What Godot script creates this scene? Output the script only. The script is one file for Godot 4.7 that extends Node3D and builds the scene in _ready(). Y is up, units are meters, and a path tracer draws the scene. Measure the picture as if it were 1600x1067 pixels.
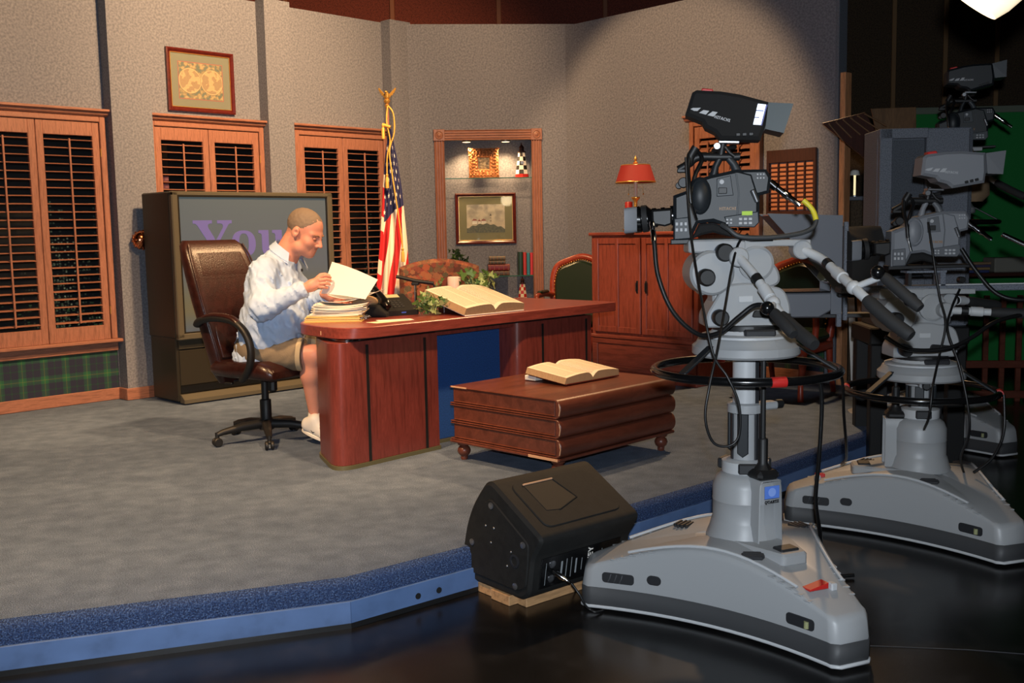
extends Node3D

const FLOOR_Y := 0.0
const STAGE_Y := 0.18
var M := {}
var counts := {}
var rng := RandomNumberGenerator.new()


# ---------------------------------------------------------------- mesh building
class Mb:
	var st := SurfaceTool.new()
	var x := Transform3D.IDENTITY
	var g := 1
	var uvs := false

	func _init() -> void:
		st.begin(Mesh.PRIMITIVE_TRIANGLES)
		st.set_smooth_group(-1)

	func v(p: Vector3) -> void:
		st.add_vertex(x * p)

	# corners run counter-clockwise seen from outside
	func tri(a: Vector3, b: Vector3, c: Vector3) -> void:
		if a.is_equal_approx(b) or b.is_equal_approx(c) or a.is_equal_approx(c):
			return
		v(a); v(c); v(b)

	func quad(a: Vector3, b: Vector3, c: Vector3, d: Vector3) -> void:
		tri(a, b, c)
		tri(a, c, d)

	func flat() -> void:
		st.set_smooth_group(-1)

	func soft() -> void:
		g += 1
		st.set_smooth_group(g)

	# a quad that carries a print: a is its lower left, b lower right, c upper right, d upper left
	func uvq(a: Vector3, b: Vector3, c: Vector3, d: Vector3, r := Rect2(0, 0, 1, 1)) -> Mb:
		var q := [[a, r.position + Vector2(0, r.size.y)], [c, r.position + Vector2(r.size.x, 0)], [b, r.end], [a, r.position + Vector2(0, r.size.y)], [d, r.position], [c, r.position + Vector2(r.size.x, 0)]]
		for k in q:
			st.set_uv(k[1])
			v(k[0])
		return self

	func loft(rings: Array, cap0 := true, cap1 := true, smooth := true, closed := true) -> Mb:
		if smooth:
			soft()
		else:
			flat()
		var n: int = rings[0].size()
		var last := n if closed else n - 1
		for i in rings.size() - 1:
			var p: PackedVector3Array = rings[i]
			var q: PackedVector3Array = rings[i + 1]
			for j in last:
				var k := (j + 1) % n
				quad(p[j], p[k], q[k], q[j])
		for e in 2:
			if (e == 0 and cap0) or (e == 1 and cap1):
				soft()
				var r: PackedVector3Array = rings[0] if e == 0 else rings[-1]
				var c := Vector3.ZERO
				for p in r:
					c += p / n
				for j in n:
					var k := (j + 1) % n
					if e == 0:
						tri(c, r[k], r[j])
					else:
						tri(c, r[j], r[k])
		flat()
		return self

	# box with chamfered edges
	func box(c: Vector3, s: Vector3, r := 0.0) -> Mb:
		var h := s / 2.0
		r = minf(r, minf(h.x, minf(h.y, h.z)) * 0.95)
		if r <= 0.0:
			var rr := []
			for y in [-h.y, h.y]:
				rr.append(PackedVector3Array([c + Vector3(h.x, y, h.z), c + Vector3(h.x, y, -h.z), c + Vector3(-h.x, y, -h.z), c + Vector3(-h.x, y, h.z)]))
			flat()
			var lo: PackedVector3Array = rr[0]
			var hi: PackedVector3Array = rr[1]
			for j in 4:
				var k := (j + 1) % 4
				quad(lo[j], lo[k], hi[k], hi[j])
			quad(hi[0], hi[1], hi[2], hi[3])
			quad(lo[3], lo[2], lo[1], lo[0])
			return self
		var rings := []
		for k in [[-h.y, r], [-h.y + r, 0.0], [h.y - r, 0.0], [h.y, r]]:
			var o: float = k[1]
			var ax := h.x - o
			var az := h.z - o
			var bx := h.x - r
			var bz := h.z - r
			var y: float = k[0]
			rings.append(PackedVector3Array([c + Vector3(bx, y, az), c + Vector3(ax, y, bz), c + Vector3(ax, y, -bz), c + Vector3(bx, y, -az), c + Vector3(-bx, y, -az), c + Vector3(-ax, y, -bz), c + Vector3(-ax, y, bz), c + Vector3(-bx, y, az)]))
		return loft(rings, true, true, false)

	# profile: (radius, y) from bottom to top
	func lathe(pr: Array, seg := 24, at := Vector3.ZERO, cap := true, sx := 1.0, sz := 1.0) -> Mb:
		soft()
		for i in pr.size() - 1:
			var a: Vector2 = pr[i]
			var b: Vector2 = pr[i + 1]
			if i > 0:
				var was: Vector2 = (pr[i] as Vector2) - (pr[i - 1] as Vector2)
				if absf(was.angle_to(b - a)) > 0.7:
					soft()
			for j in seg:
				var t0 := TAU * j / seg
				var t1 := TAU * (j + 1) / seg
				var d0 := Vector3(sin(t0) * sx, 0, cos(t0) * sz)
				var d1 := Vector3(sin(t1) * sx, 0, cos(t1) * sz)
				quad(at + d0 * a.x + Vector3.UP * a.y, at + d1 * a.x + Vector3.UP * a.y, at + d1 * b.x + Vector3.UP * b.y, at + d0 * b.x + Vector3.UP * b.y)
		if cap:
			for e in 2:
				var p: Vector2 = pr[0] if e == 0 else pr[-1]
				if p.x > 0.0005:
					soft()
					for j in seg:
						var t0 := TAU * j / seg
						var t1 := TAU * (j + 1) / seg
						var d0 := at + Vector3(sin(t0) * sx * p.x, p.y, cos(t0) * sz * p.x)
						var d1 := at + Vector3(sin(t1) * sx * p.x, p.y, cos(t1) * sz * p.x)
						if e == 0:
							tri(at + Vector3.UP * p.y, d1, d0)
						else:
							tri(at + Vector3.UP * p.y, d0, d1)
		flat()
		return self

	# lathe turned round the line from a to b; profile: (radius, way along in metres)
	func spin(a: Vector3, b: Vector3, pr: Array, seg := 20, cap := true) -> Mb:
		var keep := x
		x = x * Transform3D(Mb.basis_y(b - a), a)
		lathe(pr, seg, Vector3.ZERO, cap)
		x = keep
		return self

	func rod(a: Vector3, b: Vector3, r: float, seg := 14, bev := 0.0) -> Mb:
		var l := a.distance_to(b)
		if bev > 0.0:
			return spin(a, b, [Vector2(r - bev, 0), Vector2(r, bev), Vector2(r, l - bev), Vector2(r - bev, l)], seg)
		return spin(a, b, [Vector2(r, 0), Vector2(r, l)], seg)

	static func basis_y(d: Vector3) -> Basis:
		var y := d.normalized()
		var o := Vector3.RIGHT if absf(y.x) < 0.8 else Vector3.BACK
		var z := o.cross(y).normalized()
		return Basis(y.cross(z), y, z)

	func ball(c: Vector3, r: Vector3, seg := 16, rows := 10) -> Mb:
		soft()
		for i in rows:
			var p0 := PI * i / rows - PI / 2
			var p1 := PI * (i + 1) / rows - PI / 2
			for j in seg:
				var t0 := TAU * j / seg
				var t1 := TAU * (j + 1) / seg
				quad(c + r * Vector3(sin(t0) * cos(p0), sin(p0), cos(t0) * cos(p0)), c + r * Vector3(sin(t1) * cos(p0), sin(p0), cos(t1) * cos(p0)), c + r * Vector3(sin(t1) * cos(p1), sin(p1), cos(t1) * cos(p1)), c + r * Vector3(sin(t0) * cos(p1), sin(p1), cos(t0) * cos(p1)))
		flat()
		return self

	# tube along points; rad is one radius or one for each point; flatz squashes it
	func tube(pts: Array, rad, seg := 10, cap := true, closed := false, squash := 1.0) -> Mb:
		var n := pts.size()
		var rings := []
		var up := Vector3.ZERO
		for i in n:
			var a: Vector3 = pts[(i - 1 + n) % n] if (closed or i > 0) else pts[0]
			var b: Vector3 = pts[(i + 1) % n] if (closed or i < n - 1) else pts[n - 1]
			var d := (b - a).normalized()
			if up == Vector3.ZERO:
				up = Vector3.UP if absf(d.y) < 0.9 else Vector3.RIGHT
			up = (up - d * up.dot(d)).normalized()
			var s := up.cross(d)
			var r: float = rad[i] if rad is Array else rad
			var ring := PackedVector3Array()
			for j in seg:
				var t := TAU * j / seg
				ring.append(pts[i] + (s * sin(t) * squash + up * cos(t)) * r)
			rings.append(ring)
		# ring runs counter-clockwise round the way along
		if closed:
			rings.append(rings[0])
			return loft(rings, false, false)
		return loft(rings, cap, cap)

	static func curve(keys: Array, per := 8, closed := false) -> Array:
		var out := []
		var n := keys.size()
		var spans := n if closed else n - 1
		for i in spans:
			var p0: Vector3 = keys[(i - 1 + n) % n] if (closed or i > 0) else keys[0]
			var p1: Vector3 = keys[i]
			var p2: Vector3 = keys[(i + 1) % n]
			var p3: Vector3 = keys[(i + 2) % n] if (closed or i + 2 < n) else keys[n - 1]
			for k in per:
				var t := float(k) / per
				out.append(p1.cubic_interpolate(p2, p0, p3, t))
		if not closed:
			out.append(keys[n - 1])
		return out

	static func area(p: PackedVector2Array) -> float:
		var s := 0.0
		for i in p.size():
			s += p[i].cross(p[(i + 1) % p.size()])
		return s / 2.0

	static func inset(p: PackedVector2Array, r: float) -> PackedVector2Array:
		var o := PackedVector2Array()
		var n := p.size()
		for i in n:
			var d0 := (p[i] - p[(i - 1 + n) % n]).normalized()
			var d1 := (p[(i + 1) % n] - p[i]).normalized()
			var n0 := Vector2(-d0.y, d0.x)
			var n1 := Vector2(-d1.y, d1.x)
			var m := (n0 + n1)
			var k := maxf(0.4, m.length_squared() / 2.0)
			o.append(p[i] + m / k * r * 1.0 / 1.0 if k > 0.4 else p[i] + m.normalized() * r)
		return o

	# polygon in x, y pushed along z from z0 to z1, edges chamfered by r
	func prism(poly, z0: float, z1: float, r := 0.0) -> Mb:
		var p := PackedVector2Array(poly)
		if area(p) < 0.0:
			p.reverse()
		var n := p.size()
		var inner := inset(p, r) if r > 0.0 else p
		for go in 12:
			var folded := false
			for j in n:
				var k := (j + 1) % n
				if (inner[k] - inner[j]).dot(p[k] - p[j]) < 0.0:
					folded = true
			if not folded:
				break
			r *= 0.7
			inner = inset(p, r)
		var lv := [[inner, z0], [p, z0 + r], [p, z1 - r], [inner, z1]] if r > 0.0 else [[p, z0], [p, z1]]
		for i in lv.size() - 1:
			soft()
			for j in n:
				var k := (j + 1) % n
				var was := p[j] - p[(j - 1 + n) % n]
				if absf(was.angle_to(p[k] - p[j])) > 0.6:
					soft()
				var a: PackedVector2Array = lv[i][0]
				var b: PackedVector2Array = lv[i + 1][0]
				var za: float = lv[i][1]
				var zb: float = lv[i + 1][1]
				quad(Vector3(a[j].x, a[j].y, za), Vector3(a[k].x, a[k].y, za), Vector3(b[k].x, b[k].y, zb), Vector3(b[j].x, b[j].y, zb))
		flat()
		var t := Geometry2D.triangulate_polygon(inner)
		for i in range(0, t.size(), 3):
			var a := inner[t[i]]
			var b := inner[t[i + 1]]
			var c := inner[t[i + 2]]
			if (b - a).cross(c - a) < 0.0:
				var w := b
				b = c
				c = w
			tri(Vector3(a.x, a.y, z1), Vector3(b.x, b.y, z1), Vector3(c.x, c.y, z1))
			tri(Vector3(a.x, a.y, z0), Vector3(c.x, c.y, z0), Vector3(b.x, b.y, z0))
		return self

	# the same, polygon given as (x, z) seen from above and pushed up from y0 to y1
	func slab(poly, y0: float, y1: float, r := 0.0) -> Mb:
		var q := PackedVector2Array()
		for k in poly:
			q.append(Vector2(k.x, -k.y))
		var keep := x
		x = x * Transform3D(Basis(Vector3.RIGHT, -PI / 2), Vector3.ZERO)
		prism(q, y0, y1, r)
		x = keep
		return self

	func mesh() -> ArrayMesh:
		if not uvs:
			st.index()
		st.generate_normals()
		return st.commit()


static func rrect(w: float, h: float, r: float, seg := 5) -> PackedVector2Array:
	var o := PackedVector2Array()
	for c in 4:
		var m := Vector2((w / 2 - r) * (1 if c in [0, 3] else -1), (h / 2 - r) * (1 if c < 2 else -1))
		for k in seg + 1:
			var t := PI / 2 * (c + float(k) / seg)
			o.append(m + Vector2(cos(t), sin(t)) * r)
	return o


# rounds the corners of a polygon; radii one for each corner
static func rounded(poly: Array, radii: Array, seg := 6) -> PackedVector2Array:
	var o := PackedVector2Array()
	var n := poly.size()
	for i in n:
		var p: Vector2 = poly[i]
		var r: float = radii[i]
		if r <= 0.0:
			o.append(p)
			continue
		var a: Vector2 = p + ((poly[(i - 1 + n) % n] as Vector2) - p).normalized() * r
		var b: Vector2 = p + ((poly[(i + 1) % n] as Vector2) - p).normalized() * r
		for k in seg + 1:
			var t := float(k) / seg
			o.append(a.lerp(p, t).lerp(p.lerp(b, t), t))
	return o


func mb() -> Mb:
	return Mb.new()


func numbered(parent: Node, called: String) -> String:
	var key := "%d/%s" % [parent.get_instance_id(), called]
	var n: int = counts.get(key, 0)
	counts[key] = n + 1
	return called if n == 0 else "%s_%03d" % [called, n]


func tag(o: Node, label := "", category := "", group := "", kind := "") -> Node:
	for k in [["label", label], ["category", category], ["group", group], ["kind", kind]]:
		if k[1] != "":
			o.set_meta(k[0], k[1])
	return o


func thing(called: String, label: String, category: String, at := Vector3.ZERO, turn := 0.0, group := "") -> Node3D:
	var o := Node3D.new()
	o.name = numbered(self, called)
	add_child(o, true)
	o.position = at
	o.rotation_degrees.y = turn
	tag(o, label, category, group)
	return o


func part(parent: Node, called: String, m, material: Material) -> MeshInstance3D:
	var o := MeshInstance3D.new()
	o.mesh = m.mesh() if m is Mb else m
	o.material_override = material
	o.name = numbered(parent, called)
	parent.add_child(o, true)
	return o


# a thing that is one mesh
func single(called: String, m, material: Material, label: String, category: String, at := Vector3.ZERO, turn := 0.0, group := "") -> MeshInstance3D:
	var o := part(self, called, m, material)
	o.position = at
	o.rotation_degrees.y = turn
	tag(o, label, category, group)
	return o


func structure(called: String, m, material: Material, at := Vector3.ZERO, turn := 0.0) -> MeshInstance3D:
	var o := part(self, called, m, material)
	o.position = at
	o.rotation_degrees.y = turn
	o.set_meta("kind", "structure")
	return o


func again(o: Node3D, at: Vector3, turn: float, label := "") -> Node3D:
	var c: Node3D = o.duplicate()
	c.name = numbered(self, String(o.name).rstrip("0123456789_"))
	add_child(c, true)
	c.position = at
	c.rotation_degrees.y = turn
	if label != "":
		c.set_meta("label", label)
	return c


# ---------------------------------------------------------------- materials
func pm(c: Color, rough := 0.6, metal := 0.0, tex: Texture2D = null, scale := Vector3.ONE) -> StandardMaterial3D:
	var m := StandardMaterial3D.new()
	m.albedo_color = c
	m.roughness = rough
	m.metallic = metal
	if tex:
		m.albedo_texture = tex
		m.uv1_triplanar = true
		m.uv1_scale = scale
	return m


func c8(r: int, g: int, b: int) -> Color:
	return Color8(r, g, b)


func noise_image(n: int, freq: float, seed_: int, octaves := 4, kind := FastNoiseLite.TYPE_SIMPLEX_SMOOTH, fractal := FastNoiseLite.FRACTAL_FBM) -> Image:
	var f := FastNoiseLite.new()
	f.seed = seed_
	f.noise_type = kind
	f.frequency = freq
	f.fractal_type = fractal
	f.fractal_octaves = octaves
	return f.get_seamless_image(n, n)


# grey noise run through a ramp of colours
func ramped(im: Image, stops: Array) -> ImageTexture:
	var w := im.get_width()
	var h := im.get_height()
	var gr := Gradient.new()
	var offs := PackedFloat32Array()
	var cols := PackedColorArray()
	for s in stops:
		offs.append(s[0])
		cols.append(s[1])
	gr.offsets = offs
	gr.colors = cols
	var lut := []
	for i in 256:
		lut.append(gr.sample(i / 255.0))
	var d := im.get_data()
	var step := d.size() / (w * h)
	var out := PackedByteArray()
	out.resize(w * h * 3)
	for i in w * h:
		var c: Color = lut[d[i * step]]
		out[i * 3] = c.r8
		out[i * 3 + 1] = c.g8
		out[i * 3 + 2] = c.b8
	return ImageTexture.create_from_image(Image.create_from_data(w, h, false, Image.FORMAT_RGB8, out))


func grey(v: float) -> Color:
	return Color(v, v, v)


func printed(im: Image, rough := 0.7) -> StandardMaterial3D:
	var m := StandardMaterial3D.new()
	m.albedo_texture = ImageTexture.create_from_image(im)
	m.roughness = rough
	return m


func relief(m: StandardMaterial3D, im: Image, strength: float) -> StandardMaterial3D:
	var b: Image = im.duplicate()
	b.convert(Image.FORMAT_RGB8)
	b.bump_map_to_normal_map(strength)
	m.normal_enabled = true
	m.normal_texture = ImageTexture.create_from_image(b)
	return m


# lettering as a thin solid
func lettering(parent: Node, called: String, text: String, height: float, material: Material, xf: Transform3D, serif := false, bold := 700, depth := 0.002) -> MeshInstance3D:
	var t := TextMesh.new()
	var f := SystemFont.new()
	f.font_names = PackedStringArray(["Droid Serif" if serif else "Droid Sans"])
	f.font_weight = bold
	t.font = f
	t.text = text
	t.font_size = 48
	t.pixel_size = height / 36.0
	t.depth = depth
	var o := part(parent, called, t, material)
	o.transform = xf
	return o


func make_materials() -> void:
	var grain := noise_image(512, 0.012, 11, 5)
	var wood := ramped(grain, [[0.0, grey(0.74)], [0.35, grey(0.86)], [0.5, grey(0.95)], [0.62, grey(0.87)], [0.75, grey(1.0)], [1.0, grey(0.8)]])
	var fine := noise_image(512, 0.06, 5, 4)
	var speck := ramped(fine, [[0.0, grey(0.55)], [0.5, grey(0.85)], [1.0, grey(1.0)]])
	var blot := noise_image(512, 0.012, 23, 5)
	var along := Vector3(9, 0.9, 9)
	# shutters and trims: honey cherry
	M.honey = pm(c8(168, 114, 93), 0.4, 0.0, wood, along)
	M.honey_flat = pm(c8(168, 114, 93), 0.4, 0.0, wood, Vector3(0.9, 9, 9))
	# desk: red cherry laminate
	M.cherry = pm(c8(134, 62, 54), 0.28, 0.0, wood, Vector3(5, 0.5, 5))
	M.cherry_top = pm(c8(150, 70, 60), 0.3, 0.0, wood, Vector3(0.5, 5, 5))
	M.cabinet = pm(c8(158, 78, 62), 0.35, 0.0, wood, Vector3(4, 0.5, 4))
	M.cabinet_flat = pm(c8(158, 78, 62), 0.35, 0.0, wood, Vector3(0.5, 4, 4))
	M.tablewood = pm(c8(112, 60, 45), 0.36, 0.0, wood, Vector3(0.35, 1.6, 1.6))
	M.worn_or_lit_edge = pm(c8(205, 160, 125), 0.5)  # pale worn wood; also the painted light on the speaker cup's lip
	M.pine = pm(c8(226, 160, 112), 0.6, 0.0, wood, Vector3(4, 0.5, 4))
	M.pine_block = pm(c8(206, 160, 112), 0.65, 0.0, wood, Vector3(0.6, 6, 6))
	M.dark_wood = pm(c8(70, 36, 28), 0.4, 0.0, wood, along)
	M.mahogany = pm(c8(96, 34, 30), 0.25, 0.0, wood, Vector3(3, 3, 3))
	M.brown_panel = pm(c8(120, 88, 58), 0.6, 0.0, wood, Vector3(2, 0.4, 2))
	M.red_wood = pm(c8(170, 66, 44), 0.35, 0.0, wood, Vector3(3, 3, 3))
	# wallpaper: mottled blue grey
	var paper := noise_image(1024, 0.05, 31, 5)
	M.wallpaper = pm(Color.WHITE, 0.85, 0.0, ramped(paper, [[0.0, c8(92, 94, 104)], [0.35, c8(110, 112, 122)], [0.5, c8(117, 119, 129)], [0.65, c8(123, 125, 134)], [1.0, c8(140, 141, 149)]]), Vector3(0.85, 0.85, 0.85))
	var pile := noise_image(1024, 0.16, 41, 3)
	var tread := noise_image(1024, 0.006, 43, 4)
	var worn := pile.get_data()
	var wide := tread.get_data()
	for i in worn.size():
		worn[i] = clampi(int(worn[i] * 0.9 + wide[i] * 0.2) - 12, 0, 255)
	var worn_pile := Image.create_from_data(1024, 1024, false, pile.get_format(), worn)
	M.carpet = relief(pm(Color.WHITE, 0.95, 0.0, ramped(worn_pile, [[0.0, c8(36, 48, 66)], [0.4, c8(80, 95, 118)], [0.6, c8(100, 116, 140)], [1.0, c8(160, 174, 194)]]), Vector3(1.1, 1.1, 1.1)), pile, 5.0)  # top greyed: soiling, with the warm stage light put into the colour
	M.carpet_lip_unlit = relief(pm(Color.WHITE, 0.95, 0.0, ramped(pile, [[0.0, c8(8, 14, 32)], [0.42, c8(26, 44, 80)], [0.58, c8(46, 72, 120)], [1.0, c8(170, 196, 232)]]), Vector3(0.9, 0.9, 0.9)), pile, 6.0)  # same carpet, bluer and darker: its lack of stage light put into the colour
	M.riser = pm(c8(98, 128, 178), 0.6, 0.0, ramped(blot, [[0.0, grey(0.75)], [0.4, grey(0.92)], [1.0, grey(1.0)]]), Vector3(0.9, 0.9, 0.9))
	M.blue_panel = pm(c8(38, 92, 170), 0.95, 0.0, speck, Vector3(5, 5, 5))
	M.black_floor = pm(Color.WHITE, 0.24, 0.0, ramped(blot, [[0.0, c8(12, 11, 11)], [0.55, c8(19, 18, 18)], [1.0, c8(34, 32, 31)]]), Vector3(0.7, 0.7, 0.7))
	M.studio_wall = pm(c8(146, 66, 48), 0.8, 0.0, speck, Vector3(1.5, 1.5, 1.5))
	M.studio_dark = pm(c8(92, 74, 54), 0.85, 0.0, speck, Vector3(1.5, 1.5, 1.5))
	M.batten = pm(c8(150, 90, 60), 0.6)
	M.batten_dark = pm(c8(150, 116, 80), 0.6)
	M.ceiling = pm(c8(28, 26, 25), 0.9)
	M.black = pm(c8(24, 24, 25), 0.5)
	M.black_gloss = pm(c8(16, 16, 17), 0.2)
	M.black_matt = pm(c8(20, 20, 21), 0.9)
	M.rubber = pm(c8(34, 34, 35), 0.75)
	M.cable = pm(c8(18, 18, 19), 0.4)
	M.tv_case = pm(c8(44, 40, 32), 0.45, 0.2)
	M.tv_bezel = pm(c8(84, 79, 67), 0.4, 0.1)
	M.tv_dark = pm(c8(30, 27, 22), 0.35)
	M.leather = pm(c8(54, 26, 23), 0.3, 0.0, ramped(blot, [[0.0, grey(0.7)], [1.0, grey(1.0)]]), Vector3(3, 3, 3))
	relief(M.leather, fine, 1.2)
	M.green_leather = pm(c8(22, 42, 28), 0.35)
	M.skin = pm(c8(214, 148, 126), 0.5)
	M.skin.subsurf_scatter_enabled = true
	M.skin.subsurf_scatter_strength = 0.15
	M.lip = pm(c8(196, 118, 104), 0.5)
	M.hair = pm(c8(152, 132, 114), 0.7, 0.0, speck, Vector3(20, 20, 20))
	M.shirt = pm(c8(180, 202, 234), 0.8)
	M.shorts = pm(c8(150, 134, 112), 0.85, 0.0, speck, Vector3(9, 9, 9))
	M.shorts_cuff = pm(c8(186, 168, 136), 0.85)
	M.sneaker = pm(c8(230, 228, 224), 0.55)
	M.white = pm(c8(238, 234, 226), 0.7)
	M.paper = pm(c8(232, 230, 224), 0.75)
	M.paper_cream = pm(c8(236, 220, 186), 0.8)
	M.page_edge = pm(c8(206, 170, 128), 0.85, 0.0, speck, Vector3(3, 60, 3))
	M.manila = pm(c8(238, 206, 120), 0.7)
	M.brass = pm(c8(220, 168, 84), 0.28, 0.7)
	M.copper = pm(c8(206, 128, 88), 0.2, 1.0)
	M.chrome = pm(c8(210, 212, 216), 0.12, 1.0)
	M.steel = pm(c8(150, 152, 156), 0.35, 0.9)
	M.gold_leaf = pm(c8(168, 106, 62), 0.4, 0.4)
	M.gold_cord = pm(c8(226, 170, 76), 0.5, 0.2)
	M.red = pm(c8(196, 38, 34), 0.45)
	M.red_shade = pm(c8(150, 36, 32), 0.7)
	M.red_candle = pm(c8(170, 34, 32), 0.4)
	M.wax = pm(c8(244, 214, 196), 0.45)
	M.ped = pm(c8(160, 162, 164), 0.42)
	M.ped_light = pm(c8(190, 192, 194), 0.4)
	M.ped_skirt = pm(c8(62, 63, 65), 0.55)
	M.ped_dark = pm(c8(40, 41, 44), 0.5)
	M.cam_dark = pm(c8(26, 31, 36), 0.5)
	M.cam_grey = pm(c8(122, 125, 131), 0.5)
	M.mark_grey = pm(c8(170, 172, 176), 0.5)
	M.prompter = pm(c8(120, 124, 134), 0.5, 0.0, speck, Vector3(20, 20, 20))
	M.set_grey = pm(c8(126, 132, 144), 0.7, 0.0, speck, Vector3(4, 4, 4))
	M.set_grey_dark = pm(c8(88, 94, 104), 0.75, 0.0, speck, Vector3(4, 4, 4))
	M.chroma = pm(c8(30, 128, 58), 0.9)
	M.speaker = relief(pm(c8(24, 24, 23), 0.78, 0.0, ramped(blot, [[0.0, grey(0.65)], [0.6, grey(1.0)], [1.0, grey(0.8)]]), Vector3(2, 2, 2)), fine, 0.3)
	M.leaf = pm(c8(96, 128, 62), 0.5)
	M.leaf.backlight_enabled = true
	M.leaf.backlight = c8(30, 44, 14)
	M.leaf_light = pm(c8(176, 194, 128), 0.5)
	M.leaf_light.backlight_enabled = true
	M.leaf_light.backlight = c8(40, 50, 20)
	M.leaf_dark = pm(c8(44, 64, 36), 0.6)
	M.glass = pm(Color(0.85, 0.95, 0.93, 0.05), 0.03)
	M.glass.transparency = BaseMaterial3D.TRANSPARENCY_ALPHA
	M.glass_edge = pm(c8(54, 110, 100), 0.15)
	M.screw = pm(c8(150, 150, 152), 0.3, 0.8)
	M.yellow = pm(c8(214, 200, 50), 0.5)
	M.sticker = pm(c8(176, 214, 66), 0.6)
	M.orange = pm(c8(214, 74, 34), 0.5)


func lamp_spot(called: String, from: Vector3, to: Vector3, energy: float, angle: float, blend: float, size: float, col: Color) -> void:
	var l := SpotLight3D.new()
	l.name = called
	l.light_color = col
	l.light_energy = energy
	l.spot_range = 30.0
	l.spot_attenuation = 2.0
	l.spot_angle = angle
	l.spot_angle_attenuation = blend
	l.light_size = size
	l.shadow_enabled = true
	add_child(l, true)
	l.look_at_from_position(from, to, Vector3.UP)


func make_view() -> void:
	var cam := Camera3D.new()
	cam.name = "camera"
	cam.fov = 36.88
	cam.near = 0.05
	cam.far = 60.0
	cam.position = Vector3(0, 1.42, 0)
	cam.basis = Basis(Vector3.RIGHT, deg_to_rad(-6.2)) * Basis(Vector3.BACK, deg_to_rad(-1.1))
	add_child(cam)
	cam.current = true
	var e := Environment.new()
	e.background_mode = Environment.BG_COLOR
	e.background_color = Color(0.0, 0.0, 0.0)
	e.tonemap_mode = Environment.TONE_MAPPER_LINEAR
	e.tonemap_exposure = 1.0
	e.sdfgi_enabled = true
	e.ssao_enabled = true
	e.ssil_enabled = true
	var w := WorldEnvironment.new()
	w.name = "environment"
	w.environment = e
	add_child(w)
	var warm := Color(1.0, 0.805, 0.585)
	# the studio's grid of spotlights above and in front of the set
	lamp_spot("key_spot", Vector3(0.6, 4.7, -3.6), Vector3(-1.0, 0.9, -6.3), 20.0, 25.0, 0.6, 0.12, warm)
	lamp_spot("left_wall_spot", Vector3(0.3, 4.8, -5.2), Vector3(-3.0, 2.4, -7.9), 40.0, 36.0, 0.7, 0.12, warm)
	lamp_spot("middle_wall_spot", Vector3(0.4, 4.8, -5.6), Vector3(-1.6, 2.7, -9.4), 25.0, 33.0, 0.7, 0.12, warm)
	lamp_spot("right_wall_spot", Vector3(-1.4, 4.7, -5.8), Vector3(1.32, 1.9, -9.0), 25.0, 19.0, 0.35, 0.08, warm)
	lamp_spot("front_spot", Vector3(-2.4, 4.8, -2.6), Vector3(-1.75, 0.2, -5.1), 37.0, 28.0, 0.8, 0.15, warm)
	lamp_spot("back_spot", Vector3(2.2, 4.9, -8.3), Vector3(0.1, 0.6, -6.4), 20.0, 32.0, 0.6, 0.12, warm)
	# the flash of the photographer, just above the lens
	lamp_spot("photo_flash", Vector3(0.02, 1.56, 0.02), Vector3(0.05, 1.1, -4.0), 11.0, 40.0, 0.5, 0.03, Color(0.92, 0.96, 1.0))


# ---------------------------------------------------------------- the room and the set
func tartan() -> Image:
	var im := Image.create(256, 256, false, Image.FORMAT_RGB8)
	var bands := []
	for i in 256:
		var k := i % 128
		var c := 0
		if k < 40: c = 1
		elif k < 44: c = 0
		elif k < 48: c = 2
		elif k < 60: c = 0
		elif k < 64: c = 3
		elif k < 76: c = 0
		elif k < 80: c = 2
		elif k < 84: c = 0
		else: c = 1 if k < 120 else 4
		bands.append(c)
	var tone := [c8(30, 88, 58), c8(30, 34, 56), c8(26, 70, 52), c8(92, 104, 56), c8(24, 60, 48)]
	for y in 256:
		for x in 256:
			var a: Color = tone[bands[x]]
			var b: Color = tone[bands[y]]
			var w := 0.5
			if bands[x] == 3: w = 0.35
			if bands[y] == 3: w = 0.65
			im.set_pixel(x, y, a.lerp(b, w))
	return im


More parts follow.
